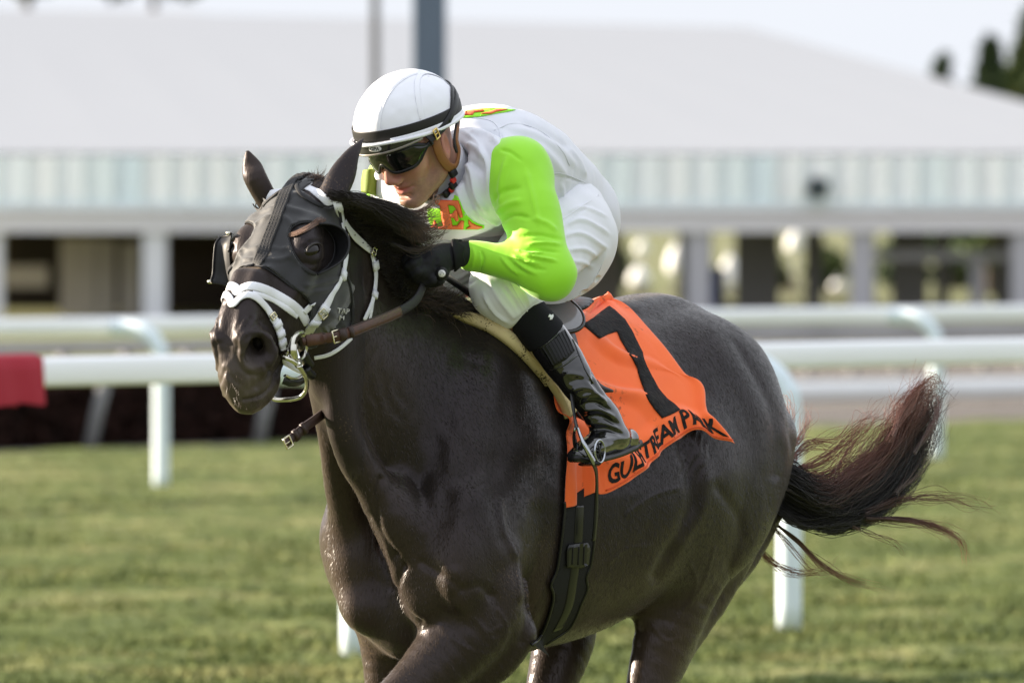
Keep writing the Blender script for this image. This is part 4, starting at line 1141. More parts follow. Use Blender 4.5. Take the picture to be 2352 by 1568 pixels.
def mir_head(P, N, lift, bvh=None):
    P2 = P - 2 * ((P - HB) @ LH)[:, None] * LH; N2 = N - 2 * (N @ LH)[:, None] * LH
    out = []
    for p in P2:
        h, n, i, t = horse_bvh.find_nearest(Vector(p)); out.append(np.array(h))
    return np.array(out) + N2 * np.asarray(lift).reshape(-1, 1), N2
def mir_body(P, N, lift):
    P2 = P - 2 * ((P - HO) @ HL)[:, None] * HL; N2 = N - 2 * (N @ HL)[:, None] * HL
    hit = [horse_bvh.find_nearest(Vector(p)) for p in P2]
    out = np.array([np.array(x[0]) for x in hit]); N2 = np.array([np.array(x[1]) for x in hit])
    return out + N2 * np.asarray(lift).reshape(-1, 1), N2

def text_geo(s, bold=0.0):
    cu = bpy.data.curves.new('lettering', 'FONT'); cu.body = s; cu.size = 1.0; cu.offset = bold; cu.resolution_u = 3
    o = bpy.data.objects.new('lettering', cu); COL.objects.link(o)
    dg = bpy.context.evaluated_depsgraph_get(); me = o.evaluated_get(dg).to_mesh()
    V = np.array([v.co[:2] for v in me.vertices]); F = []
    for p in me.polygons:
        q = list(p.vertices)
        for i in range(1, len(q) - 1): F.append((q[0], q[i], q[i + 1]))
    o.evaluated_get(dg).to_mesh_clear()
    bpy.data.objects.remove(o); bpy.data.curves.remove(cu)
    return V, np.array(F)

def letters_on(s, org, ux, uy, bvh, m, parent, name='lettering', lift=.0012, thick=.0006, bold=0.0, warp=None):
    """Letters laid on a surface: pixel origin, pixel vectors of one em along and up."""
    V, F = text_geo(s, bold)
    Q = np.asarray(org) + V[:, :1] * np.asarray(ux) + V[:, 1:] * np.asarray(uy)
    if warp: Q = warp(V)
    R = [cast(x, y, bvh) for x, y in Q]
    P = np.array([r[0] for r in R]); N = np.array([r[1] for r in R])
    P = P + N * lift
    v, f = shell(P, F, N, thick)
    return make(name, v, f, m, parent, smooth=False)

# ---- hood (left half drawn over the near side, mirrored over the face)
hood = empty('blinker_hood', tuple(HD(.1, 600, 0)))
tag(hood, 'black cloth blinker hood on the head of the dark horse', 'hood')
HOOD_OUT = [(690, 392), (712, 396), (700, 403), (688, 414), (681, 428), (688, 444), (703, 456), (721, 466), (740, 473), (756, 475), (768, 470), (772, 462), (777, 480), (781, 505), (785, 537), (788, 560), (788, 585), (785, 620),
            (797, 636), (802, 655), (806, 680), (808, 710), (809, 742), (795, 756), (770, 764), (746, 770), (725, 795), (708, 800), (700, 792), (703, 765), (709, 735), (714, 700), (700, 679), (667, 655), (648, 640), (632, 630), (615, 620), (598, 615),
            (588, 612), (599, 590), (607, 572), (619, 540), (633, 505), (645, 470), (657, 440), (673, 415)]
HOLE = [(661, 545), (665, 530), (673, 521), (686, 515), (700, 512), (717, 513), (733, 518), (748, 526), (760, 540), (767, 556), (768, 575), (764, 595), (755, 610), (742, 621), (728, 629), (714, 626), (701, 617), (688, 603), (677, 586), (668, 567)]
def hood_wr(Q, P):
    # folds of the cloth, tight round the eye holes
    q = (P - HB); f = q @ FACE; s = q @ LH
    c = np.stack([f * 14 + s * 9, s * 26 - f * 8, q @ FN * 10], 1)
    w = vnoise(c) + .5 * vnoise(c * 2.1 + 5)
    tight = np.min(np.stack([np.min(np.linalg.norm(Q[:, None] - np.array(HOLE)[None], axis=2), 1), np.full(len(Q), 60.)]), 0) / 60
    L = np.zeros(len(Q))
    for pl, w_, am in (([(652, 458), (690, 450), (724, 464)], 5, .005), ([(646, 478), (690, 490), (728, 506)], 5, .0045), ([(640, 500), (660, 508), (672, 520)], 5, .004), ([(655, 466), (672, 474), (700, 478)], 4, -.003), ([(700, 655), (740, 648), (778, 640)], 5, .0045), ([(690, 668), (730, 668), (765, 662)], 5, .004), ([(610, 600), (640, 600), (665, 590)], 5, .004), ([(620, 570), (645, 575), (660, 572)], 4, .003), ([(730, 700), (760, 720), (790, 750)], 6, .004), ([(770, 650), (775, 700), (770, 750)], 5, -.003)):
        C_ = catmull([(x, y, 0) for x, y in pl], 16)[:, :2]; L += am * np.exp(-(np.min(np.linalg.norm(Q[:, None] - C_[None], axis=2), 1) / w_) ** 2)
    return .0015 + np.clip(w, -.2, 1) * .0065 * tight + np.maximum(L, -.001)
HOOD_PS, HOOD_FS = [], []
P, F, N, Q = laid_patch(HOOD_OUT, horse_bvh, 4, [HOLE], .004, wrinkle=hood_wr, ret=True)
v, f = shell(P - N * .002, F, N, .0026); make('hood_side', v, f, M_HOOD, hood)
Pm, Nm = mir_head(P, N, .004 + hood_wr(Q, P)); Fm = F[:, ::-1]
v, f = shell(Pm - Nm * .002, Fm, Nm, .0026); make('hood_side', v, f, M_HOOD, hood)
HOOD_PS = np.concatenate([P + N * .001, Pm + Nm * .001]); HOOD_FS = np.concatenate([F, Fm + len(P)])
hh_bvh = BVHTree.FromPolygons(np.concatenate([HV, HOOD_PS]).tolist(), HQ.tolist() + (HOOD_FS + len(HV)).tolist())
# middle seam panel with two rows of stitching
def both_head(P, N, fn):
    fn(P, N); P2 = P - 2 * ((P - HB) @ LH)[:, None] * LH; N2 = N - 2 * (N @ LH)[:, None] * LH; fn(P2, N2)
sp, sn = strap_on([(690, 393), (673, 415), (657, 440), (645, 470), (633, 505), (619, 540), (607, 572), (599, 590), (588, 611)], hh_bvh, .0022, 8, 6)
v, f = ribbon_geo(sp, sn, .030, .0016); make('seam_band', v, f, M_HOODB, hood)
st = MB()
T = tangents(sp); B = np.cross(T, sn)
rs = np.concatenate([[0], np.cumsum(np.linalg.norm(np.diff(sp, axis=0), axis=1))])
for off in (-.011, -.004, .004, .011):
    for d in np.arange(.003, rs[-1] - .004, .0058) + .0012 * np.sin(np.arange(len(np.arange(.003, rs[-1] - .004, .0058))) * 2.3 + off * 900):
        p = [np.array([np.interp(d + e, rs, (sp + B * off + sn * .0017)[:, k]) for k in range(3)]) for e in (-.0018, .0018)]
        st.tube(p, .0007, 5)
so = st.obj('stitching', mat('hood_thread', (.05, .05, .052), .6), hood); so['kind'] = 'stuff'
def binding(poly, closed=True, name='binding'):
    q = np.array(poly, float)
    q = np.concatenate([q, q[:1]]) if closed else q
    P, N = strap_on(q, hh_bvh, .0022, 4, 2)
    def mk(P, N):
        v, f = ribbon_geo(P, N, .0085, .0018); make(name, v, f, M_HOODB, hood)
    both_head(P, N, mk)
binding(HOLE)
binding(HOOD_OUT[0:12], False); binding(HOOD_OUT[29:39], False); binding(HOOD_OUT[11:24], False)
# the plastic cups behind the eyes
cup_edge = [(728, 516), (744, 523), (757, 535), (766, 552), (769, 573), (765, 595), (755, 611), (741, 622), (727, 630)]
cp, cn = strap_on(cup_edge, hh_bvh, .002, 4, 3)
cc = cp.mean(0)
def cup(P, N, s):
    m = len(P); rows = []
    t = np.linspace(0, 1, m); prof = np.sin(np.pi * t) ** .55
    for k, e in enumerate(np.linspace(0, 1, 8)):
        out = (LH * s * .88 + FN * .62 * 1.0 + FACE * .0)
        rows.append(P + out * (e * .052 * prof)[:, None] + N * (.010 * np.sin(e * np.pi) * prof)[:, None] - FN * (0.012 * e * e * prof)[:, None])
    A = np.array(rows); n = A.shape[0]
    V = A.reshape(-1, 3); F = []
    for i in range(n - 1):
        for j in range(m - 1):
            F += [(i * m + j, i * m + j + 1, (i + 1) * m + j + 1), (i * m + j, (i + 1) * m + j + 1, (i + 1) * m + j)]
    F = np.array(F); nn = tri_norm(V, F)
    v, f = shell(V, F, nn, .0022); o = make('eye_cup', v, f, M_CUP, hood)
    tv, tf = tube_geo(A[-1], .0027, 8); make('cup_rim', tv, tf, M_HOODB, o)
cup(cp, cn, 1)
def plate_cup():
    inn = catmull([HDx(x, y, -.100) for x, y in ((531, 536), (526, 565), (527, 600), (531, 632), (537, 662))], 6)
    out = catmull([HDx(x, y, -.160) for x, y in ((506, 545), (495, 560), (491, 595), (489, 628), (483, 648))], 6)
    m = len(inn); A = np.array([inn * (1 - e) + out * e - FH * .018 * math.sin(e * math.pi) for e in np.linspace(0, 1, 8)]); n = len(A)
    F = []
    for i in range(n - 1):
        for j in range(m - 1): F += [(i * m + j, i * m + j + 1, (i + 1) * m + j + 1), (i * m + j, (i + 1) * m + j + 1, (i + 1) * m + j)]
    V = A.reshape(-1, 3); F = np.array(F); nn = tri_norm(V, F); v, f = shell(V, F, nn, .0025); o = make('eye_cup', v, f, M_CUP, hood)
    rim = np.concatenate([A[:, 0], A[-1, 1:], A[::-1, -1][1:]]); tv, tf = tube_geo(rim, .0024, 8); make('cup_rim', tv, tf, M_CUP, o)
    for x, y, s in ((527, 536, -.105), (533, 660, -.100), (484, 647, -.159)):
        p = HDx(x, y, s); tv, tf = tube_geo([p - FH * .004, p + FH * .008], .0045, 10); make('cup_stud', tv, tf, M_STEEL, o)
plate_cup()
M_WTXT = mat('white_thread', (.75, .75, .75), .7)
letters_on('TAP', (772, 718), (16, 1.5), (1.5, -17), hh_bvh, M_WTXT, hood, lift=.002)
letters_on('M', (776, 734), (17, 1.5), (1.5, -15), hh_bvh, M_WTXT, hood, lift=.002)

# ---- bridle
bridle = empty('bridle', tuple(HD(.2, 700, 0)))
tag(bridle, 'white webbing bridle with crossed noseband on the dark horse', 'bridle')
def strap(Q, name, w, th=.0035, lift=.0015, m=None, parent=None, bvh=None, ends=True, sm=3, mirror=False, crown=.08):
    th = th * .46
    P, N = strap_on(Q, bvh or hh_bvh, lift, 6, sm)
    if mirror == 'round':
        s_ = (P - HB) @ LH; k_ = s_ > .002; P, N = P[k_], N[k_]
        Pm_ = P - 2 * ((P - HB) @ LH)[:, None] * LH; Nm_ = N - 2 * (N @ LH)[:, None] * LH
        P = smooth_rows(np.concatenate([Pm_[::-1], P]), 3); N = smooth_rows(np.concatenate([Nm_[::-1], N]), 3); mirror = False
    ww = np.interp(np.linspace(0, 1, len(P)), np.linspace(0, 1, len(np.atleast_1d(w))), np.atleast_1d(w)) if np.ndim(w) else w
    v, f = ribbon_geo(P, N, ww, th, crown=crown); o = make(name, v, f, m or M_WHITE, parent or bridle)
    if mirror:
        P2 = P - 2 * ((P - HB) @ LH)[:, None] * LH; N2 = N - 2 * (N @ LH)[:, None] * LH
        v, f = ribbon_geo(P2, N2, ww, th, crown=crown); make(name, v, f, m or M_WHITE, parent or bridle)
    return P, N, o
def keeper(P, N, i, w, L=.012, th=.006, m=None, parent=None, name='keeper'):
    j = max(1, min(len(P) - 2, i)); t = norm(P[j + 1] - P[j - 1])
    v, f = ribbon_geo(np.array([P[j] - t * L / 2, P[j], P[j] + t * L / 2]) + N[j] * .0005, np.repeat(N[j][None], 3, 0), w, th, crown=.1)
    return make(name, v, f, m or M_WHITE, parent or bridle)
def buckle(p, n, t, w, h, m=None, parent=None):
    t = norm(t - n * (t @ n)); b = np.cross(n, t)
    L = [p + n * .006 + t * h * x + b * w * y for x, y in ((-1, -1), (-1, 1), (1, 1), (1, -1))]
    pts = np.concatenate([np.linspace(L[i], L[(i + 1) % 4], 5)[:-1] for i in range(4)])
    v, f = tube_geo(pts, .0021, 7, closed=True, up=n); o = make('buckle', v, f, m or M_BRASS, parent or bridle)
    v, f = tube_geo([p + n * .006 - t * h, p + n * .007 + t * h * 1.1], .0015, 6); make('buckle_tongue', v, f, m or M_BRASS, o)
    return o
strap([(664, 424), (676, 428), (700, 429), (722, 438), (738, 450), (753, 465), (760, 474)], 'browband', .019, .0055, -.0005, mirror=True, bvh=horse_bvh)
P, N, cheek = strap([(771, 457), (778, 480), (784, 500), (788, 522)], 'headpiece', .019, .005)
P, N, o = strap([(783, 512), (789, 540), (793, 560), (793, 585), (789, 612), (785, 640)], 'cheekpiece', [.013, .018, .019, .019, .018], .007)
keeper(P, N, len(P) - 3, .021, .022, .0055, parent=o); buckle(P[8], N[8], P[9] - P[7], .009, .007)
P, N, o = strap([(786, 628), (777, 652), (764, 672), (753, 693), (742, 712), (730, 730), (714, 751), (702, 771)], 'cheekpiece', [.013, .014, .020, .024, .024, .023], .0055)
keeper(P, N, int(len(P) * .55), .027, .016, parent=o); keeper(P, N, int(len(P) * .78), .027, .016, parent=o); buckle(P[int(len(P) * .62)], N[int(len(P) * .62)], P[20] - P[19], .012, .008)
P, N, o = strap([(787, 508), (796, 526), (812, 545), (832, 563), (849, 578)], 'throatlatch', [.012, .017, .019, .017, .013], .004, .006)
for i in (10, 16, 22):
    make('strap_hole', *tube_geo([P[i] + N[i] * .0035, P[i] + N[i] * .0052], .0016, 8), mat('hole_shade', (.25, .25, .25), .9), o)
buckle(P[-1], N[-1], P[-1] - P[-2], .009, .007)
P, N, o = strap([(850, 582), (856, 605), (859, 632), (857, 660), (853, 685), (846, 706), (832, 736)], 'throatlatch', [.014, .015, .014, .014, .012, .011], .0045, .005)
keeper(P, N, 7, .021, .02, parent=o); keeper(P, N, 22, .019, .016, parent=o)
strap([(853, 690), (850, 712), (845, 738)], 'throatlatch', .009, .004, .004)
strap([(806, 776), (790, 791), (770, 806), (749, 816), (722, 821)], 'throatlatch', .009, .003, .002)
# noseband: crossed upper and lower bands
P, N, o = strap([(541, 690), (546, 675), (556, 663), (570, 658), (585, 658), (609, 665), (638, 679), (667, 697), (686, 713), (697, 728), (706, 742)], 'noseband', .0205, .007, .001, mirror='round')
strap([(580, 674), (600, 679), (625, 688), (650, 703), (672, 719), (682, 726)], 'noseband', .012, .0065, .0008)
P, N, o = strap([(528, 728), (533, 711), (544, 695), (556, 684), (571, 678), (586, 684), (600, 697), (612, 711), (622, 726)], 'drop_noseband', .0165, .006, .004, mirror='round')
buckle(P[-1], N[-1], P[-1] - P[-2], .007, .006)
P, N, o = strap([(622, 727), (633, 742), (640, 760), (644, 780), (647, 800), (650, 822), (650, 850), (648, 889)], 'drop_noseband', [.018, .021, .022, .020, .016, .012, .009], .008, .003)
for i in (7, 14, 20): keeper(P, N, i, .0235, .014, .0065, parent=o)
strap([(697, 717), (706, 707), (717, 697)], 'noseband', .015, .005, .003)

# ---- bit
bit = empty('bit', tuple(HDx(680, 815, .06)))
tag(bit, 'steel ring bit at the mouth of the dark horse', 'bit')
def hd_curve(Q, s, n=10): return catmull([HDx(x, y, t) for (x, y), t in zip(Q, s)], n)
v, f = tube_geo(hd_curve([(694, 764), (682, 767), (674, 778), (671, 795), (673, 812), (680, 826)], [.082, .086, .088, .088, .086, .084]), [.0062] * 1 + [.006] * 0 if False else .0062, 10); make('cheek_ring', v, f, M_STEEL, bit)
v, f = tube_geo(hd_curve([(694, 764), (703, 790), (700, 812), (690, 826), (680, 826)], [.082, .078, .075, .078, .084]), .0045, 10); make('cheek_ring', v, f, M_STEEL, bit)
v, f = tube_geo(hd_curve([(673, 792), (672, 806), (675, 820)], [.088, .089, .087]), .0098, 12); make('cheek_sleeve', v, f, M_STEEL, bit)
v, f = tube_geo(hd_curve([(672, 800), (660, 808), (646, 812)], [.086, .076, .05]), [.009] * 1 and np.linspace(.0085, .006, 21), 10); make('mouthpiece', v, f, M_STEEL, bit)
v, f = tube_geo(hd_curve([(650, 820), (662, 824), (676, 832), (690, 846), (700, 862), (705, 880), (702, 898), (692, 910), (676, 916), (655, 918), (632, 917), (610, 905)], [.070, .082, .09, .09, .085, .075, .06, .045, .03, .01, -.015, -.04]), .0052, 10); make('chin_ring', v, f, M_STEEL, bit)
v, f = tube_geo(catmull([HDx(x, y, s) for x, y, s in ((688, 826, .086), (692, 834, .094), (689, 842, .098), (682, 843, .092), (679, 836, .086))], 6, True), .0026, 8, closed=True); make('link', v, f, M_STEEL, bit)
v, f = tube_geo(hd_curve([(655, 862), (668, 868), (684, 868), (698, 858), (708, 842)], [.055, .06, .062, .062, .06]), .0062, 8, up=FACE, flat=.5); make('curb_chain', v, f, M_STEEL, bit)
v, f = ribbon_geo(hd_curve([(650, 874), (668, 880), (686, 878), (700, 868), (710, 850)], [.05, .055, .056, .055, .05]), np.repeat(np.array([norm(LH - UP * .3)]), 41, 0), .016, .004); make('curb_strap', v, f, M_BLACK, bit)
v, f = tube_geo(hd_curve([(712, 838), (704, 826), (697, 812)], [.066, .07, .072]), .0105, 10); make('bit_loop', v, f, M_BLACK, bit)
v, f = tube_geo(hd_curve([(716, 862), (708, 856), (702, 846)], [.06, .063, .066]), .011, 10); make('bit_loop', v, f, M_BLACK, bit)

# ---- reins
reins = empty('reins', tuple(HP(800, 765, .1)))
tag(reins, 'brown leather reins running from the bit to the black glove', 'reins')
RE = [HDx(694, 785, .094), HDx(720, 780, .112), HDx(745, 777, .122), HP(772, 772, .150), HP(808, 761, .165), HP(850, 744, .17), HP(890, 728, .165), HP(918, 715, .160)]
RE2 = [HP(914, 717, .16), HP(938, 703, .155), HP(955, 688, .15), HP(966, 668, .14), HP(971, 650, .125), HP(968, 632, .115)]
def rein(P3, m, w, nrm=None, name='rein', par=None):
    P = catmull(P3, 8); N = np.repeat(np.array([norm(HL * .9 - HF * .1 + np.array((0, -.5, .1)))]), len(P), 0)
    ww = np.interp(np.linspace(0, 1, len(P)), np.linspace(0, 1, len(w)), w)
    v, f = ribbon_geo(P, N, ww, .005, crown=.25); o = make(name, v, f, m, par or reins)
    return P, N, o
P, N, o = rein(RE, M_REIN, [.018, .022, .023, .023, .022, .022, .022])
for sg in (-1, 1):
    T = tangents(P); B = np.cross(T, N); ww = np.interp(np.linspace(0, 1, len(P)), np.linspace(0, 1, 7), [.018, .022, .023, .023, .022, .022, .022])
    v, f = tube_geo(P + B * sg * (ww / 2)[:, None] + N * .003, .0022, 6); make('rein_edge', v, f, M_REIND, o)
keeper(P, N, 27, .027, .016, .010, M_REIND, o); keeper(P, N, 31, .026, .010, .009, M_REIND, o); buckle(P[23], N[23] , P[24] - P[22], .013, .009, parent=o)
keeper(P, N, 8, .026, .04, .008, M_REIN, o)
rein(RE2, M_RUB, [.022, .022, .022, .021, .02, .02], name='rein_grip')
rein([HA(.60, 660, .04), HA(.60, 672, -.03), HA(.68, 740, -.16), HA(.95, 775, -.13), HD(.2, 800, -.09)], M_REIN, [.02, .02, .02, .02, .018])
lo_ = [HP(760, 935, -.03), HP(724, 963, -.01), HP(700, 980, 0), HP(676, 1000, 0), HP(655, 1018, 0)]
P, N, o = rein(lo_, M_REIND, [.022, .021, .021, .020, .019], name='martingale_strap')
for i in (18, 24): keeper(P, N, i, .026, .012, .010, M_REIND, o)
buckle(P[-2], N[-2], P[-1] - P[-3], .012, .010, parent=o)

# ---- saddle cloth: a structured sheet between its front and rear edges
FRONT = catmull([(1325, 690, 0), (1302, 760, 0), (1268, 850, 0), (1268, 930, 0), (1287, 968, 0), (1296, 1028, 0), (1292, 1100, 0), (1291, 1165, 0)], 10)[:, :2]
REAR = catmull([(1402, 692, 0), (1434, 704, 0), (1468, 737, 0), (1514, 795, 0), (1545, 835, 0), (1570, 866, 0), (1597, 880, 0), (1608, 910, 0), (1612, 955, 0), (1632, 990, 0), (1653, 1024, 0)], 10)[:, :2]
BOT = catmull([(1291, 1165, 0), (1322, 1154, 0), (1350, 1128, 0), (1374, 1138, 0), (1400, 1126, 0), (1449, 1092, 0), (1497, 1053, 0), (1530, 1022, 0), (1560, 999, 0), (1582, 991, 0), (1617, 1008, 0), (1653, 1024, 0)], 6)[:, :2]
def resample(P, n):
    s = np.concatenate([[0], np.cumsum(np.linalg.norm(np.diff(P, axis=0), axis=1))]); t = np.linspace(0, s[-1], n)
    return np.stack([np.interp(t, s, P[:, k]) for k in range(P.shape[1])], 1)
NU, NV = 90, 120
Fr, Re, Bo = resample(FRONT, NV), resample(REAR, NV), resample(BOT, NU)
To = np.linspace(Fr[0], Re[0], NU)
uu = np.linspace(0, 1, NU)[None, :, None]; vv = np.linspace(0, 1, NV)[:, None, None]
G = (1 - uu) * Fr[:, None] + uu * Re[:, None] + (1 - vv) * To[None] + vv * Bo[None] - ((1 - uu) * (1 - vv) * Fr[0] + uu * (1 - vv) * Re[0] + (1 - uu) * vv * Fr[-1] + uu * vv * Re[-1])
GP = np.zeros((NV, NU, 3)); GN = np.zeros((NV, NU, 3))
for i in range(NV):
    for j in range(NU):
        GP[i, j], GN[i, j] = cast(G[i, j, 0], G[i, j, 1], horse_bvh)
for _ in range(8):
    GN[1:-1] = .25 * GN[:-2] + .5 * GN[1:-1] + .25 * GN[2:]; GN[:, 1:-1] = .25 * GN[:, :-2] + .5 * GN[:, 1:-1] + .25 * GN[:, 2:]
GN /= np.linalg.norm(GN, axis=2, keepdims=True)
for _ in range(10):
    GP[0, 1:-1] = .25 * GP[0, :-2] + .5 * GP[0, 1:-1] + .25 * GP[0, 2:]
    GP[1:-1] = .25 * GP[:-2] + .5 * GP[1:-1] + .25 * GP[2:]; GP[:, 1:-1] = .25 * GP[:, :-2] + .5 * GP[:, 1:-1] + .25 * GP[:, 2:]
u2, v2 = uu[..., 0] + 0 * vv[..., 0], vv[..., 0] + 0 * uu[..., 0]
def gauss(u0, v0, su, sv): return np.exp(-((u2 - u0) / su) ** 2 - ((v2 - v0) / sv) ** 2)
wr = .006 + .022 * np.clip(np.sin((u2 * 1.3 - v2 * 1.9) * 9 + 2.2 * vnoise(np.stack([u2 * 3, v2 * 3, 0 * u2], -1))), 0, 1) ** 2 * smoothstep(.12, .4, v2) * smoothstep(.95, .5, u2) * .8
wr += .0035 * vnoise(np.stack([u2 * 8, v2 * 5, 0 * u2 + 3], -1))
wr += .012 * smoothstep(.72, 1, u2) * smoothstep(.80, 1, v2)                 # rear corner blows outwards
wr += .010 * smoothstep(.80, .88, v2) * smoothstep(.15, .3, u2) + .006 * np.sin(u2 * 38 + 3 * vnoise(np.stack([u2 * 4, 0 * u2, 0 * u2], -1))) * smoothstep(.82, .95, v2) * smoothstep(.2, .3, u2)   # hem turns up
wr += .022 * gauss(.12, .93, .1, .12) * np.sin(u2 * 50)
wr += .012 * np.exp(-((u2 - .98) / .03) ** 2) * smoothstep(.55, .7, v2)
wr = np.maximum(wr, .004)
CP_ = GP + GN * wr[..., None]
idx = np.arange(NV * NU).reshape(NV, NU)
a_, b_, c_, d_ = idx[:-1, :-1].ravel(), idx[:-1, 1:].ravel(), idx[1:, 1:].ravel(), idx[1:, :-1].ravel()
CF = np.concatenate([np.stack([a_, d_, c_], 1), np.stack([a_, c_, b_], 1)])
Pc, Nc = CP_.reshape(-1, 3), GN.reshape(-1, 3)
t3 = np.cross(Pc[CF[:, 1]] - Pc[CF[:, 0]], Pc[CF[:, 2]] - Pc[CF[:, 0]])
if (t3 * Nc[CF[:, 0]]).sum() < 0: CF = CF[:, ::-1]
cloth = empty('saddle_cloth', tuple(HA(0, 700, 0)))
tag(cloth, 'bright orange racing saddle cloth with a black number one', 'saddle cloth')
v, f = shell(Pc, CF, Nc, .0025); make('cloth', v, f, M_ORANGE, cloth)
# far half of the cloth
k_ = np.array([i for i in range(NV * NU)])
Pf, Nf = mir_body(Pc, Nc, .008); v, f = shell(Pf, CF[:, ::-1], Nf, .0025); make('cloth', v, f, M_ORANGE, cloth)
# strip over the spine that joins both halves
top = [CP_[0, j] for j in range(0, NU, 3)]; topm = Pf.reshape(NV, NU, 3)[0, ::3]
V_ = []; F_ = []
for j in range(len(top)):
    for t in np.linspace(0, 1, 7):
        V_.append(top[j] * (1 - t) + topm[j] * t + UP * .012 * math.sin(math.pi * t) + UP * .002)
for j in range(len(top) - 1):
    for t in range(6):
        a = j * 7 + t; F_ += [(a, a + 7, a + 8), (a, a + 8, a + 1)]
V_ = np.array(V_); F_ = np.array(F_); nn = tri_norm(V_, F_); 
if nn[:, 2].mean() < 0: F_ = F_[:, ::-1]; nn = -nn
v, f = shell(V_, F_, nn, .0025); make('cloth', v, f, M_ORANGE, cloth)
cl_bvh = BVHTree.FromPolygons((Pc + Nc * .0026).tolist(), CF.tolist())
ONE = [(1327, 745), (1338, 745), (1360, 733), (1380, 717), (1400, 704), (1412, 712), (1435, 734), (1455, 768), (1472, 805), (1483, 838), (1496, 866), (1512, 893), (1530, 915), (1548, 930), (1562, 942), (1542, 952), (1520, 961), (1502, 940), (1488, 918), (1478, 895), (1468, 868), (1462, 845), (1452, 825), (1436, 800), (1424, 780), (1417, 762), (1397, 768), (1376, 779), (1362, 766), (1345, 752)]
v, f = laid_patch(ONE, cl_bvh, 7, lift=.0012, thick=.0016, wrinkle=lambda Q, P: .0012 * vnoise(P * 40)); make('number', v, f, M_BLACKC, cloth)
# hem lettering follows the lower edge
Cg = (Pc + Nc * .0027).reshape(NV, NU, 3); Ng = Nc.reshape(NV, NU, 3)
def cloth_uv(u, v, lift):
    x = np.clip(u, 0, 1) * (NU - 1); y = np.clip(v, 0, 1) * (NV - 1); i = np.minimum(y.astype(int), NV - 2); j = np.minimum(x.astype(int), NU - 2); fx = (x - j)[:, None]; fy = (y - i)[:, None]
    P = (Cg[i, j] * (1 - fx) + Cg[i, j + 1] * fx) * (1 - fy) + (Cg[i + 1, j] * (1 - fx) + Cg[i + 1, j + 1] * fx) * fy
    N = Ng[i, j]; return P + N * lift, N
Vt, Ft = text_geo('GULFSTREAM PARK', .028)
w_ = Vt[:, 0].max()
for k_sub in range(2):   # finer triangles so that the letters follow the folds
    e = {}; V2 = Vt.tolist(); F2 = []
    def mid(a, b):
        k = (min(a, b), max(a, b))
        if k not in e: e[k] = len(V2); V2.append(((np.array(V2[a]) + np.array(V2[b])) / 2).tolist())
        return e[k]
    for t in Ft:
        a, b, c = t; ab_, bc, ca = mid(a, b), mid(b, c), mid(c, a); F2 += [(a, ab_, ca), (ab_, b, bc), (ca, bc, c), (ab_, bc, ca)]
    Vt, Ft = np.array(V2), np.array(F2)
U_ = .262 + Vt[:, 0] / w_ * .715; U_ = U_ + .003 * np.sin(U_ * 47 + Vt[:, 1] * 3); V__ = .968 - Vt[:, 1] * (.128 + .012 * np.sin(U_ * 33)) + .003 * np.sin(U_ * 60)
Pl, Nl = cloth_uv(U_, V__, .0008); v, f = shell(Pl, Ft, Nl, .0006)
make('lettering', v, f, M_BLACKC, cloth, smooth=False)
# stitched hem
for vrow in (.985,):
    P, N = cloth_uv(np.linspace(.25, .995, 60), np.full(60, vrow), .0006); v, f = ribbon_geo(P, N, .004, .0008); make('hem', v, f, mat('hem_thread', (.70, .09, .02), .8), cloth)

# ---- girth
girth = empty('girth', tuple(HA(.4, 1300, 0)))
tag(girth, 'black elastic girth strapped round the barrel of the horse', 'girth')
GL = [(1290, 1152), (1291, 1167), (1287, 1210), (1283, 1242), (1278, 1280), (1272, 1312), (1259, 1338), (1264, 1352), (1266, 1370), (1260, 1395), (1252, 1422), (1241, 1447), (1230, 1464), (1216, 1478)]
GR = [(1364, 1102), (1362, 1119), (1361, 1180), (1358, 1242), (1354, 1275), (1350, 1299), (1340, 1322), (1345, 1345), (1336, 1368), (1328, 1385), (1318, 1412), (1303, 1438), (1280, 1454), (1250, 1472)]
v, f = laid_patch(GL + GR[::-1], horse_bvh, 8, lift=.004, thick=.004); make('girth_band', v, f, M_GIRTH, girth)
P, F, N, Q = laid_patch(GL + GR[::-1], horse_bvh, 10, lift=.0, ret=True)
Pm, Nm = mir_body(P, N, .004); v, f = shell(Pm, F[:, ::-1], Nm, .004); make('girth_band', v, f, M_GIRTH, girth)
for g_ in (GL, GR):
    P, N = strap_on(g_, horse_bvh, .008, 5, 4); v, f = tube_geo(P, .0034, 8); make('piping', v, f, M_BLACK, girth)
P, N = strap_on([(1325, 1160), (1324, 1190), (1320, 1260), (1310, 1330), (1300, 1390), (1275, 1440)], horse_bvh, .008, 6, 4); v, f = ribbon_geo(P, N, .03, .002); make('girth_strap', v, f, M_BLACK, girth)
v, f = laid_patch([(1297, 1247), (1340, 1243), (1346, 1255), (1342, 1292), (1325, 1300), (1292, 1298), (1292, 1262)], horse_bvh, 8, lift=.011, thick=.003); make('girth_tab', v, f, M_BLACK, girth)
for dx in (0, 14, 26):
    P, N = strap_on([(1305 + dx, 1252), (1303 + dx, 1292)], horse_bvh, .0142, 6, 0); v, f = tube_geo(P, .0016, 6); make('tab_rib', v, f, M_GIRTH, girth)

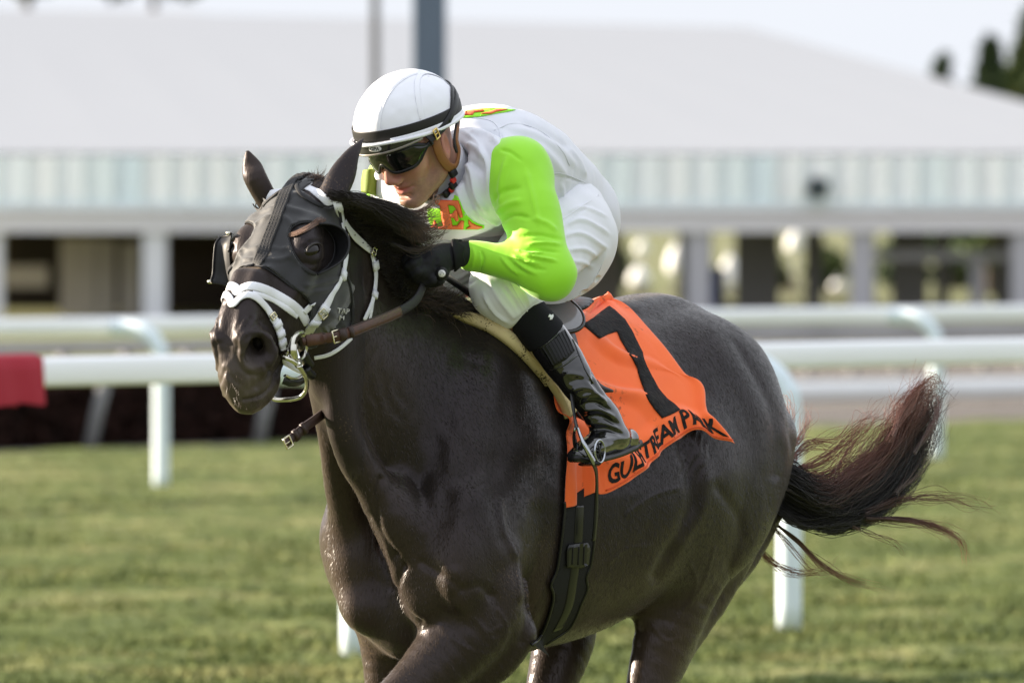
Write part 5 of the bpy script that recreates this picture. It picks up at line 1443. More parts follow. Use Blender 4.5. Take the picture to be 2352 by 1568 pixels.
# ---- foam pad
pad = empty('saddle_pad', tuple(HA(.5, 720, 0)))
tag(pad, 'cream foam pad under the front of the black saddle', 'saddle pad')
PC = [(1030, 721), (1070, 735), (1112, 749), (1150, 772), (1190, 806), (1232, 848), (1252, 875)]
PW = [.004, .026, .034, .036, .034, .040, .040]
P, N = strap_on(PC, horse_bvh, .002, 8, 6); w = np.interp(np.linspace(0, 1, len(P)), np.linspace(0, 1, len(PW)), PW)
th = .016 + .006 * np.linspace(0, 1, len(P)); th[:6] *= np.linspace(.3, 1, 6)
def foam_nodes(m, nt, b, tc):
    n = nt.nodes.new('ShaderNodeTexNoise'); n.inputs['Scale'].default_value = 260; n.inputs['Detail'].default_value = 5; nt.links.new(tc.outputs['Object'], n.inputs['Vector'])
    n2 = nt.nodes.new('ShaderNodeTexNoise'); n2.inputs['Scale'].default_value = 22; nt.links.new(tc.outputs['Object'], n2.inputs['Vector'])
    mu = nt.nodes.new('ShaderNodeMath'); mu.operation = 'MULTIPLY'; nt.links.new(n.outputs['Fac'], mu.inputs[0]); nt.links.new(n2.outputs['Fac'], mu.inputs[1])
    r = nt.nodes.new('ShaderNodeMapRange'); r.inputs['From Min'].default_value = .30; r.inputs['From Max'].default_value = .36; nt.links.new(mu.outputs[0], r.inputs['Value'])
    src = b.inputs['Base Color'].links[0].from_socket
    mx = nt.nodes.new('ShaderNodeMix'); mx.data_type = 'RGBA'; nt.links.new(r.outputs['Result'], mx.inputs['Factor']); nt.links.new(src, mx.inputs['A']); mx.inputs['B'].default_value = (.045, .03, .02, 1)
    nt.links.new(mx.outputs['Result'], b.inputs['Base Color'])
M_FOAMD = mat('foam_muddy', (.66, .55, .31), .8, spec=.2, noise=(30, .45, (.52, .41, .21)), bump=(300, .4, .002), extra=foam_nodes)
v, f = ribbon_geo(P, N, w, th, crown=.35); make('pad_roll', v, f, M_FOAMD, pad)
Pm, Nm = mir_body(P, N, .002); v, f = ribbon_geo(Pm, Nm, w, th, crown=.35); make('pad_roll', v, f, M_FOAMD, pad)
PE = [(1241, 868), (1252, 862), (1263, 850), (1276, 862), (1287, 884), (1297, 910), (1303, 938), (1298, 955), (1287, 966), (1277, 940), (1262, 912), (1249, 892)]
v, f = laid_patch(PE, horse_bvh, 6, lift=.012, thick=.018, wrinkle=lambda Q, P: 0 * Q[:, 0]); make('pad_end', v, f, M_FOAM, pad)

# ---- saddle
saddle = empty('race_saddle', tuple(HA(.3, 690, 0)))
tag(saddle, 'small shiny black racing saddle under the crouching rider', 'saddle')
FL = [(1044, 714), (1060, 704), (1083, 703), (1100, 708), (1130, 726), (1160, 745), (1195, 776), (1230, 815), (1262, 848), (1290, 890), (1310, 940), (1330, 985), (1345, 985), (1340, 900), (1320, 800), (1300, 720), (1240, 690), (1150, 690)]
FLQ = [(1044, 712), (1083, 719), (1118, 735), (1160, 762), (1198, 793), (1236, 832), (1262, 852), (1292, 900), (1312, 960), (1335, 985), (1345, 960), (1330, 860), (1310, 780), (1290, 735), (1230, 722), (1150, 716), (1090, 712)]
P, F, N, Q = laid_patch(FLQ, horse_bvh, 8, lift=.016, ret=True); v, f = shell(P, F, N, .004); make('saddle_flap', v, f, M_FLAP, saddle)
Pm, Nm = mir_body(P, N, .016); v, f = shell(Pm, F[:, ::-1], Nm, .004); make('saddle_flap', v, f, M_FLAP, saddle)
ss = Solid()
ss.limb([HA(.50, 718, 0), HA(.42, 716, 0), HA(.30, 716, 0), HA(.14, 708, 0), HA(.05, 690, 0)], [.03, .05, .085, .115, .095], [.022, .020, .018, .018, .012], UP, k=.01)
sv, sq = ss.mesh(.006); make('saddle_seat', sv, sq, M_FLAP, saddle)
# cantle plate, tilted back, with its rolled rim
cen = HP(1275, 716, .10)
ax_n = norm(norm(CAM - cen) * .50 + UP * .55 + HL * .35)
e1 = norm(np.array((1, 0, -.28)) - ax_n * (np.array((1, 0, -.28)) @ ax_n)); e2 = np.cross(ax_n, e1)
M_SEAT = mat('seat_shine', (.20, .20, .22), .15, spec=.8, coat=1.0)
cs = Solid(); cs.ell(cen, (.070, .052, .007), np.array([e1, e2, ax_n]), k=.004); sv, sq = cs.mesh(.003); make('cantle', sv, sq, M_SEAT, saddle)
t = np.linspace(0, 2 * np.pi, 48, endpoint=False); v, f = tube_geo(cen + np.outer(np.cos(t) * .069, e1) + np.outer(np.sin(t) * .051, e2) - ax_n * .002, .0058, 8, closed=True, up=ax_n); make('cantle_rim', v, f, M_PATENT, saddle)
# ------------------------------------------------------------------ rider
M_SKIN = mat('skin', (.46, .25, .18), .5, spec=.4, bump=(260, .25, .0008))
def skin_nodes(m, nt, b, tc):
    L = nt.links.new
    r = nt.nodes.new('ShaderNodeAttribute'); r.attribute_name = 'red'; s = nt.nodes.new('ShaderNodeAttribute'); s.attribute_name = 'stub'
    n = nt.nodes.new('ShaderNodeTexNoise'); n.inputs['Scale'].default_value = 130; n.inputs['Detail'].default_value = 4; L(tc.outputs['Object'], n.inputs['Vector'])
    m1 = nt.nodes.new('ShaderNodeMix'); m1.data_type = 'RGBA'; m1.inputs['A'].default_value = (.43, .235, .165, 1); m1.inputs['B'].default_value = (.40, .115, .095, 1); L(r.outputs['Fac'], m1.inputs['Factor'])
    m2 = nt.nodes.new('ShaderNodeMix'); m2.data_type = 'RGBA'; L(m1.outputs['Result'], m2.inputs['A']); m2.inputs['B'].default_value = (.15, .10, .085, 1)
    mu = nt.nodes.new('ShaderNodeMath'); mu.operation = 'MULTIPLY'; L(s.outputs['Fac'], mu.inputs[0]); L(n.outputs['Fac'], mu.inputs[1]); L(mu.outputs[0], m2.inputs['Factor'])
    L(m2.outputs['Result'], b.inputs['Base Color']); b.inputs['Subsurface Weight'].default_value = .12; b.inputs['Subsurface Radius'].default_value = (.012, .004, .002)
M_SKIN = mat('skin', (.43, .235, .165), .48, spec=.35, bump=(420, .45, .0008), extra=skin_nodes)
M_SILK = mat('white_silk', (.66, .675, .74), .48, spec=.35, sheen=.3, bump=(700, .15, .0004))
M_PANTS = mat('white_breeches', (.75, .765, .83), .6, spec=.3, sheen=.2, noise=(9, .25, (.74, .73, .73)), bump=(700, .2, .0005))
M_GREEN = mat('neon_green', (.31, .74, .026), .55, spec=.3, sheen=.35, bump=(800, .2, .0004))
M_GREENP = mat('green_patch', (.30, .78, .03), .6, spec=.3, bump=(700, .4, .0006))
M_OLIVE = mat('olive_band', (.16, .22, .03), .6, spec=.3, bump=(300, .3, .001))
M_EMB = mat('orange_letter', (.90, .20, .08), .6, spec=.3, bump=(600, .5, .0008))
M_EMBD = mat('letter_outline', (.62, .06, .02), .7)
M_GLOVE = mat('glove_cloth', (.009, .009, .012), .7, spec=.3, bump=(900, .6, .0008))
M_BOOT = mat('boot_patent', (.006, .006, .007), .10, spec=.5, coat=1.0)
M_SOCK = mat('boot_neoprene', (.006, .006, .008), .8, spec=.25, bump=(900, .3, .0005))
M_HELM = mat('helmet_cover', (.80, .815, .88), .42, spec=.35, noise=(22, .10, (.60, .56, .52)), bump=(90, .25, .0012), extra=dirt_nodes(130, .36, .43, (.30, .25, .21), .5))
M_BAND = mat('helmet_band', (.014, .013, .013), .5, spec=.4)
M_LENS = mat('lens', (.004, .005, .004), .04, spec=.55, coat=.3)
M_RUBB = mat('goggle_frame', (.008, .008, .009), .4, spec=.4)
M_TAN = mat('tan_leather', (.23, .095, .03), .55, spec=.35, bump=(300, .5, .001))
M_RED = mat('red_plastic', (.55, .03, .02), .4)
M_GOLD = mat('gold_metal', (.80, .58, .22), .3, metal=1.0)
M_CLEAR = mat('clear_plastic', (.85, .88, .88), .1, spec=.5, trans=.85)
M_LOGO = mat('pale_print', (.75, .75, .73), .5)

def head_frame(yaw, pitch):
    y, p = math.radians(yaw), math.radians(pitch)
    f0 = np.array((-math.sin(y), -math.cos(y), 0)); l = np.array((math.cos(y), -math.sin(y), 0))
    return f0 * math.cos(p) - UP * math.sin(p), l, f0 * math.sin(p) + UP * math.cos(p)
JD = D0 - HC * .68
JF, JL, JU = head_frame(45, 33)
JC = pt(960, 334, JD)
def J(f, s, u): return JC + JF * f + JL * s + JU * u
JAX = np.array([JF, JL, JU])

person = empty('person', tuple(HA(.2, 560, 0)))
tag(person, 'rider in white and neon green silks crouched low over the horse', 'person')

# ---- body: one skin from head to feet, mostly under the clothes
B = Solid()
B.ell(J(-.005, 0, .055), (.098, .076, .095), JAX, k=.02)
B.limb([J(.045, 0, .045), J(.058, 0, .0), J(.062, 0, -.045), J(.068, 0, -.080)], [.062, .060, .046, .028], [.045, .042, .036, .026], JF, k=.02)
for s in (1, -1):
    B.ell(J(.062, s * .043, -.006), (.026, .024, .024), JAX, k=.022)
    B.limb([J(-.005, s * .058, -.022), J(.018, s * .054, -.058), J(.060, s * .026, -.084), J(.078, s * .010, -.092)], [.017, .017, .014, .014], [.02, .02, .016, .015], JU, k=.025)
    B.ell(J(.107, s * .0135, -.026), (.012, .0085, .0085), JAX, k=.007)
    B.ell(J(.112, s * .007, -.0345), (.005, .0035, .003), JAX, k=.004, op='s')
    B.ell(J(.055, s * .052, .03), (.02, .018, .02), JAX, k=.02)
B.limb([J(.088, 0, .035), J(.104, 0, .008), J(.118, 0, -.018)], [.008, .009, .0115], [.010, .012, .0125], JF, k=.012)
B.limb([J(.088, .024, -.0475), J(.0985, .010, -.044), J(.1005, 0, -.0455), J(.0985, -.010, -.044), J(.088, -.024, -.0475)], [.005, .0065, .0065, .0065, .005], .0065, k=.006)
B.limb([J(.087, .022, -.0575), J(.0975, .009, -.0605), J(.0985, 0, -.061), J(.0975, -.009, -.0605), J(.087, -.022, -.0575)], [.0055, .0075, .0075, .0075, .0055], .007, k=.008)
B.limb([J(.088, .030, -.0515), J(.1045, .012, -.0525), J(.1075, 0, -.0525), J(.1045, -.012, -.0525), J(.088, -.030, -.0515)], .0028, .0022, k=.005, op='s')
B.ell(J(.090, 0, -.084), (.018, .021, .016), JAX, k=.018)
B.ell(J(.098, 0, -.073), (.006, .02, .006), JAX, k=.010, op='s')
B.limb([J(.108, 0, -.034), J(.106, 0, -.042)], .0018, .003, k=.005, op='s')
B.limb([J(-.02, 0, -.02), HA(.60, 405, .01), HA(.54, 430, .0)], [.056, .058, .07], [.06, .062, .07], JF, k=.03)
# torso, arms, legs
SHL, SHR = HP(1186, 404, .19), None
SHR = HP(912, 425, -.15)
TORSO = [HA(.53, 420, 0), HA(.40, 392, 0), HA(.26, 400, 0), HA(.13, 440, .0), HA(.03, 500, .0)]
B.limb(TORSO, [.11, .14, .13, .11, .10], [.08, .115, .105, .09, .09], UP, k=.04)
ELL, WRL = HP(1262, 630, .325), HP(1072, 588, .145)
ELR = HP(884, 612, -.19)
B.limb([SHL, HP(1228, 510, .262), ELL], [.045, .042, .036], .04, k=.02); B.limb([ELL, .5 * (ELL + WRL), WRL], [.030, .024, .022], .024, k=.02)
WRR = HA(.60, 600, -.10)
B.limb([SHR, .5 * (SHR + ELR), ELR], [.045, .042, .036], .04, k=.02); B.limb([ELR, .5 * (ELR + WRR), WRR], [.030, .024, .022], .024, k=.02)
HIPL, KNL, ANL = HP(1300, 540, .115), HP(1152, 660, .165), HP(1382, 955, .352)
def mirb(p): return p - 2 * ((p - HO) @ HL) * HL
HIPR, KNR, ANR = mirb(HIPL), HA(.50, 668, -.175), mirb(ANL) - HF * .2
for h_, k_, a_ in ((HIPL, KNL, ANL), (HIPR, KNR, ANR)):
    B.limb([h_, .5 * (h_ + k_), k_], [.07, .06, .045], [.07, .06, .045], k=.04); B.limb([k_, .55 * k_ + .45 * a_, a_], [.045, .04, .026], [.045, .04, .026], k=.03)
# ears
for s in (1, -1):
    E0 = J(-.008, s * .076, -.006)
    eax = axes3(JU * .95 - JF * .25, JL * s * .92 - JF * .35)
    B.ell(E0, (.031, .0185, .009), eax, k=.008)
    B.ell(E0 + eax[2] * .007 + eax[0] * .003, (.021, .011, .008), eax, k=.006, op='s')
    B.ell(E0 - eax[0] * .025 + JF * .004, (.009, .008, .006), eax, k=.006)
bv, bq = B.mesh(.0032)
lf = (bv - JC) @ JF; ls = (bv - JC) @ JL; lu = (bv - JC) @ JU
red = np.exp(-((lu + .0525) / .0105) ** 2 - (ls / .026) ** 4) * (lf > .08)
red += .45 * np.exp(-((lu + .018) / .022) ** 2 - (ls / .02) ** 2) * (lf > .09) + .30 * np.exp(-((lu + .012) / .03) ** 2 - ((np.abs(ls) - .045) / .025) ** 2) * (lf > .03) + .4 * (np.abs(ls) > .07) * (np.abs(lf) < .04)
stub = smoothstep(-.028, -.05, lu) * smoothstep(-.03, .03, lf) * (1 - np.clip(red, 0, 1)) * .8
make('body', bv, bq, M_SKIN, person, attrs={'red': np.clip(red, 0, 1), 'stub': np.clip(stub, 0, 1)})
skin_bvh = BVHTree.FromPolygons(bv.tolist(), bq.tolist())

def etch(V, N, lines, seen=-.1):
    """Folds pushed into cloth along pixel lines: (points, width in px, height in m)."""
    q = qproj(V); d = np.zeros(len(V)); vis = (N @ norm(CAM - V.mean(0))) > seen
    for P, w, am in lines:
        P = catmull([(x, y, 0) for x, y in P], 18)[:, :2]
        i = np.where(vis & (q[:, 0] > P[:, 0].min() - 4 * w) & (q[:, 0] < P[:, 0].max() + 4 * w) & (q[:, 1] > P[:, 1].min() - 4 * w) & (q[:, 1] < P[:, 1].max() + 4 * w))[0]
        if not len(i): continue
        D = np.linalg.norm(q[i][:, None] - P[None], axis=2); j = D.argmin(1); dd = D[np.arange(len(i)), j]
        t = j / (len(P) - 1); d[i] += am * np.exp(-(dd / w) ** 2) * np.minimum(1, 5 * np.minimum(t, 1 - t) + .15)
    return d
def cloth_mesh(S, h, name, m, lines=(), noise=.003, sc=11, parent=None):
    v, q = S.mesh(h); n = vnormals(v, q)
    d = noise * vnoise(v * sc) + noise * .5 * vnoise(v * sc * 2.3 + 9) + etch(v, n, lines)
    v = v + n * d[:, None]
    o = make(name, v, q, m, parent or person)
    return o, BVHTree.FromPolygons(v.tolist(), q.tolist()), v, q

# ---- breeches
S = Solid()
S.limb([HA(.17, 440, 0), HA(.10, 490, 0), HA(.05, 535, 0)], [.13, .13, .115], [.105, .125, .115], UP, k=.05)
S.limb([HIPL + HL * .005, HP(1262, 580, .135), HP(1205, 625, .15), KNL, HP(1172, 684, .18)], [.10, .098, .084, .066, .06], [.122, .118, .096, .070, .060], UP, k=.05)
S.limb([KNL, HP(1180, 692, .19), HP(1206, 716, .205)], [.064, .058, .050], [.066, .058, .052], UP, k=.03)
S.ell(HP(1308, 525, .10), (.11, .085, .105), AX, k=.05)
S.ell(HP(1300, 580, .13), (.12, .085, .085), axes(HF * .8 - UP * .5), k=.05)
S.limb([HIPR, .5 * (HIPR + KNR), KNR], [.115, .098, .072], [.125, .10, .07], UP, k=.05)
S.limb([KNR, .55 * KNR + .45 * mirb(HP(1206, 716, .205))], [.064, .05], [.062, .05], UP, k=.03)
shin = norm(ANL - KNL)
cutp = HP(1210, 724, .209)
S.half(shin, float(shin @ cutp), cutp - .16, cutp + .16, k=.012)
PL = [([(1290, 520), (1330, 505), (1370, 520), (1400, 540)], 6, .004), ([(1285, 545), (1330, 535), (1370, 555), (1395, 572)], 6, .004), ([(1300, 575), (1340, 572), (1375, 590)], 6, .004), ([(1295, 600), (1335, 602), (1365, 615)], 6, .003),
      ([(1290, 490), (1340, 478), (1395, 500)], 5, .003), ([(1240, 560), (1300, 510), (1360, 470)], 3, -.002), ([(1120, 640), (1150, 690), (1185, 735)], 6, .003), ([(1150, 650), (1180, 690), (1200, 725)], 5, -.003), ([(1165, 640), (1200, 670), (1218, 705)], 5, .003), ([(1110, 670), (1135, 715), (1170, 742)], 5, .004),
      ([(1180, 645), (1210, 662), (1230, 688)], 5, -.003), ([(1000, 650), (1050, 640), (1100, 615)], 5, .003), ([(1010, 670), (1060, 660), (1100, 640)], 5, -.003), ([(1060, 560), (1120, 580), (1170, 590)], 8, -.003), ([(1175, 742), (1205, 722), (1240, 690)], 6, -.003)]
breeches, pant_bvh, _, _ = cloth_mesh(S, .004, 'breeches', M_PANTS, [(a_, w_ * .8, m_ * 1.4) for a_, w_, m_ in PL], .005, 10)
for Q in ([(1290, 505), (1330, 478), (1375, 448)], [(1166, 636), (1190, 680), (1212, 716)], [(1018, 640), (1030, 665), (1036, 700)]):
    P, N = strap_on(Q, pant_bvh, .0004, 8, 2); v, f = ribbon_geo(P, N, .0035, .0008); make('seam', v, f, M_PANTS, breeches)

# ---- shirt
S = Solid()
S.limb(TORSO, [.135, .18, .168, .142, .13], [.095, .148, .14, .12, .125], UP, k=.04)
for s_, sh in ((1, SHL), (-1, SHR)):
    S.limb([HA(.53, 420, s_ * .06), sh - HL * s_ * .02], [.085, .085], [.085, .085], UP, k=.05)
S.ell(HA(.55, 465, .02), (.075, .13, .075), AX, k=.06)
wa = norm(HF * .92 + UP * .38)
w0 = HP(1330, 446, .10)
S.half(-wa, float(-wa @ w0), HA(-.2, 700, -.35) - .1, HA(.2, 300, .35) + .1, k=.015)
S.limb([J(-.01, .01, -.05), J(-.03, .01, -.09), HA(.54, 430, 0)], [.062, .066, .045], [.066, .068, .045], JF, k=.02, op='s')
SL = [([(1070, 330), (1095, 345), (1116, 370)], 9, .006), ([(1066, 370), (1092, 380), (1112, 400)], 9, -.005), ([(1065, 350), (1085, 400), (1095, 450), (1120, 490)], 8, .006), ([(1060, 390), (1070, 440), (1095, 490), (1130, 515)], 7, -.005), ([(1075, 305), (1115, 310), (1150, 335)], 8, .005), ([(1110, 300), (1150, 310), (1160, 335)], 5, -.004),
      ([(1060, 300), (1100, 335), (1120, 380), (1118, 440)], 6, .004), ([(1085, 470), (1110, 500), (1150, 515)], 6, .005), ([(1240, 400), (1290, 405), (1340, 420)], 3, -.002), ([(1250, 430), (1255, 460), (1265, 485)], 6, .003), ([(1268, 425), (1272, 455), (1280, 480)], 5, -.003), ([(1290, 420), (1292, 450), (1296, 474)], 6, .003),
      ([(1230, 330), (1270, 370), (1300, 410)], 12, .004), ([(1170, 290), (1230, 310), (1290, 350), (1335, 395)], 10, .003), ([(1190, 275), (1260, 310), (1320, 350)], 8, -.003), ([(1300, 330), (1330, 370), (1345, 410)], 7, .004), ([(1040, 300), (1052, 350), (1058, 410)], 6, .004), ([(1048, 430), (1075, 500)], 5, .003)]
shirt, shirt_bvh, shv, shq = cloth_mesh(S, .004, 'shirt', M_SILK, [(a_, w_ * .8, m_ * 1.7) for a_, w_, m_ in SL], .005, 9)
for Q in ([(1152, 335), (1150, 312), (1143, 292), (1125, 277), (1085, 270)], [(1252, 402), (1275, 398), (1300, 401), (1346, 420)], [(1135, 300), (1180, 283), (1240, 300), (1290, 345), (1308, 380)]):
    P, N = strap_on(Q, shirt_bvh, .0002, 8, 3); v, f = ribbon_geo(P, N, .0028, .0011); make('seam', v, f, M_SILK, shirt)
# collar: a soft turned band round the neck
cn0 = norm(J(-.02, 0, -.03) - HA(.54, 430, 0))
cb = HA(.585, 392, .012)
cx = axes3(np.cross(cn0, HL), cn0)
t_ = np.linspace(0, 2 * np.pi, 64, endpoint=False); V_ = []
for k_, (hh, rr) in enumerate(((-.035, .088), (-.018, .083), (0, .077), (.018, .071), (.034, .068), (.042, .069), (.043, .072), (.036, .075), (.018, .077), (.0, .083), (-.02, .09), (-.035, .094))):
    V_.append(cb + cn0 * hh + np.outer(np.cos(t_) * rr * 1.0, cx[0]) + np.outer(np.sin(t_) * rr * .95, cx[1]) + cn0 * (.006 * np.sin(t_ * 3 + k_ * .1))[:, None])
V_ = np.array(V_); nr = len(V_); F_ = [(i * 64 + j, i * 64 + (j + 1) % 64, ((i + 1) % nr) * 64 + (j + 1) % 64, ((i + 1) % nr) * 64 + j) for i in range(nr) for j in range(64)]
make('collar', V_.reshape(-1, 3), F_, M_SILK, shirt)

# ---- sleeves
def sleeve(sh, el, wr, mid, lines, s_):
    S = Solid(); g = 1 if s_ > 0 else .82
    S.limb([sh + UP * .012, mid, el], [.072 * g, .066 * g, .052], [.074 * g, .064 * g, .05], norm(HF), k=.03)
    S.ell(sh + HL * s_ * .0, (.078 * g, .07 * g, .078 * g), AX, k=.04)
    S.limb([el, .5 * (el + wr) + UP * .004 + HL * s_ * .008, wr, wr + (wr - el) * .04], [.050, .040, .031, .030], [.050, .040, .031, .030], UP, k=.035)
    d = norm(wr - el); c = wr + d * .002
    S.half(d, float(d @ c), c - .09, c + .09, k=.004)
    return cloth_mesh(S, .0036, 'sleeve', M_GREEN, [(a_, w_ * .75, m_ * 1.4) for a_, w_, m_ in lines], .004, 12)
GL_ = [([(1165, 362), (1152, 420), (1150, 480)], 8, .004), ([(1205, 385), (1222, 450), (1240, 520)], 9, .003), ([(1185, 575), (1215, 582), (1250, 580)], 3, .005), ([(1178, 586), (1205, 600), (1240, 606)], 3, .004), ([(1150, 345), (1172, 352), (1200, 372)], 5, -.003), ([(1200, 585), (1240, 592), (1280, 600)], 5, .005), ([(1205, 575), (1245, 575), (1285, 580)], 5, -.003), ([(1212, 562), (1250, 558), (1288, 562)], 5, .004), ([(1195, 597), (1225, 615), (1255, 620)], 4, -.003), ([(1180, 597), (1205, 615), (1235, 630)], 4, .003), ([(1165, 592), (1185, 610), (1215, 632)], 4, -.0025), ([(1150, 590), (1170, 612), (1195, 630)], 4, .0025), ([(1190, 545), (1240, 540), (1290, 550)], 6, -.003), ([(1220, 500), (1255, 510), (1280, 530)], 8, .003), ([(1140, 490), (1165, 470), (1200, 460)], 9, .004), ([(1135, 460), (1160, 440), (1200, 430)], 8, -.003), ([(1150, 510), (1180, 495), (1220, 500)], 6, -.004), ([(1105, 575), (1110, 600), (1100, 628)], 4, -.003), ([(1085, 566), (1090, 590), (1082, 618)], 4, .002)]
sl, sl_bvh, _, _ = sleeve(SHL, ELL, HP(1071, 586, .145), HP(1222, 505, .262), GL_, 1)
slr, slr_bvh, _, _ = sleeve(SHR, ELR, WRR, .5 * (SHR + ELR), [], -1)
P, N = strap_on([(1102, 578), (1105, 600), (1101, 622)], sl_bvh, .0004, 8, 2); v, f = ribbon_geo(P, N, .004, .0008); make('cuff_seam', v, f, M_GREEN, sl)
# number band tied round the far sleeve
def far_quad(Q, d, th, name, m, par, bend=.01):
    """A small curved sheet at its own distance, with thickness."""
    A = np.array([[pt(x, y, d) for x, y in r] for r in Q]); nr, nc = A.shape[:2]
    B_ = np.array([catmull(A[:, j], 5) for j in range(nc)]).transpose(1, 0, 2); B_ = np.array([catmull(r, 5) for r in B_])
    a, b = B_.shape[:2]; u = np.linspace(-1, 1, b)[None, :, None]; B_ = B_ + np.array((0, 1, 0)) * bend * u ** 2
    V = B_.reshape(-1, 3); F = []
    for i in range(a - 1):
        for j in range(b - 1): p = i * b + j; F += [(p, p + b, p + b + 1), (p, p + b + 1, p + 1)]
    F = np.array(F); n = tri_norm(V, F)
    v, f = shell(V, F, n, th); return make(name, v, f, m, par)
dR = float(SHR[1]) - .03
ob = far_quad([[(836, 391), (850, 388), (864, 387)], [(832, 415), (850, 414), (868, 412)], [(832, 442), (845, 445), (862, 450)]], dR - .05, .003, 'number_band', M_OLIVE, person, .02)

# ---- emblems on the shirt
OVAL = [(984, 500), (983, 482), (988, 465), (1000, 453), (1018, 447), (1038, 446), (1052, 451), (1059, 466), (1064, 480), (1074, 496), (1088, 508), (1100, 514), (1112, 517), (1112, 523), (1098, 526), (1070, 526), (1040, 526), (1010, 525), (993, 521)]
v, f = laid_patch(OVAL, shirt_bvh, 5, lift=.0015, thick=.0015, sm=14, fall=float(TORSO[0][1]) - .12); make('chest_patch', v, f, M_GREENP, shirt)
EL = [(1001, 461), (1054, 461), (1059, 477), (1063, 497), (1058, 498), (1052, 482), (1044, 471), (1029, 470), (1033, 491), (1041, 490), (1046, 482), (1050, 483), (1053, 505), (1049, 506), (1044, 498), (1035, 498), (1039, 517), (1051, 517), (1060, 505), (1065, 506), (1064, 523), (1009, 523), (1008, 519), (1020, 517), (1013, 472), (1002, 467)]
ARW = [(1076, 503), (1084, 511), (1094, 516), (1108, 519), (1098, 522), (1084, 522), (1071, 522), (1080, 517), (1077, 511)]
def emblem(poly, bvh, par, grow=1.5, fall=None):
    c = np.mean(poly, 0); pl = np.array(poly, float); T = np.roll(pl, -1, 0) - np.roll(pl, 1, 0); n = np.stack([T[:, 1], -T[:, 0]], 1); n /= np.linalg.norm(n, axis=1, keepdims=True)
    area = np.sum(pl[:, 0] * np.roll(pl[:, 1], -1) - np.roll(pl[:, 0], -1) * pl[:, 1]); n = n if area > 0 else -n
    o = make('letter', *laid_patch((pl + n * grow).tolist(), bvh, 4, lift=.0034, thick=.0006, sm=14, fall=fall), M_EMBD, par)
    make('letter_face', *laid_patch(poly, bvh, 4, lift=.0041, thick=.0008, sm=14, fall=fall), M_EMB, o)
fch = float(TORSO[0][1]) - .12
emblem(EL, shirt_bvh, shirt, fall=fch); emblem(ARW, shirt_bvh, shirt, 1.5, fall=fch); emblem([(1000, 503), (1004, 513), (1006, 522), (992, 519), (997, 513)], shirt_bvh, shirt, 1.2, fall=fch)
BACK = [(1058, 272), (1058, 262), (1075, 255), (1100, 252), (1130, 250), (1160, 252), (1184, 254), (1165, 258), (1140, 262), (1110, 268), (1085, 271)]
v, f = laid_patch(BACK, shirt_bvh, 5, lift=.001, thick=.0015, fall=float(TORSO[1][1])); make('back_patch', v, f, M_GREENP, shirt)
for e in ([(1060, 268), (1068, 261), (1085, 257), (1110, 255), (1112, 258), (1090, 261), (1085, 267), (1074, 266)], [(1105, 264), (1125, 260), (1140, 254), (1165, 255), (1140, 259), (1128, 264)]):
    emblem(e, shirt_bvh, shirt, .8, fall=float(TORSO[1][1]))

# ---- glove
S = Solid()
PK = [HP(1058, 584, .146), HP(1020, 592, .138), HP(985, 604, .13), HP(962, 612, .122)]
S.limb([HP(1072, 582, .148)] + PK, [.027, .026, .030, .035, .030], [.030, .028, .033, .037, .032], UP, k=.01)
kn = [(942, 590, .120), (946, 606, .133), (957, 624, .140), (968, 630, .138)]
for i, (x, y, b) in enumerate(kn):
    k0 = HP(x, y, b); base = HP(x + 38 - i * 3, y - 2, b - .004)
    tip1 = k0 + np.array((-.010 + .004 * i, .026, -.018 + .003 * i)); tip2 = tip1 + np.array((.020, .014, -.010)); tip3 = tip2 + np.array((.018, -.010, .004))
    r = (.0115, .012, .0118, .0105)[i]
    S.limb([base, k0, tip1, tip2, tip3], [r * 1.15, r * 1.12, r, r * .95, r * .85], r, UP, k=.007, sub=3)
S.limb([HP(1030, 588, .11), HP(995, 580, .095), HP(965, 590, .08), HP(945, 608, .075)], [.017, .015, .0125, .011], .013, k=.01)
S.ell(HP(1005, 628, .138), (.026, .024, .026), AX, k=.015)
GW = [([(1036, 565), (1038, 585), (1040, 605)], 3, -.002), ([(985, 575), (970, 595), (965, 620)], 5, -.002), ([(1005, 590), (1000, 610), (1010, 615)], 5, -.003), ([(960, 590), (975, 600), (985, 598)], 4, .002)]
glove, gl_bvh, _, _ = cloth_mesh(S, .0026, 'glove', M_GLOVE, GW, .0012, 30)
Qc = [(1062, 552), (1060, 575), (1062, 600), (1064, 612)]
P, N = strap_on([(1052, 553), (1050, 575), (1052, 600), (1054, 611)], gl_bvh, .0015, 8, 3); v, f = ribbon_geo(P, N, .034, .004); make('wrist_strap', v, f, M_SOCK, glove)
v, f = tube_geo([HP(1012, 574, .150), HP(1022, 577, .157), HP(1034, 572, .158)], .0012, 6); make('pull_cord', v, f, M_RUBB, glove)
v, f = tube_geo([HP(1010, 574, .150), HP(1014, 573, .154)], .0026, 8); make('cord_end', v, f, M_STEEL, glove)
S = Solid(); wr_ = WRR; dd_ = norm(HA(.68, 610, -.05) - WRR)
S.limb([wr_, wr_ + dd_ * .05, wr_ + dd_ * .095], [.026, .034, .03], [.028, .036, .032], UP, k=.01)
for i in range(4):
    b0 = wr_ + dd_ * .09 + UP * (.024 - .016 * i); S.limb([b0, b0 + dd_ * .02 - UP * .02, b0 - UP * .036 - dd_ * .012], .0115, .0115, UP, k=.006)
cloth_mesh(S, .0032, 'glove', M_GLOVE, [], .001, 30)

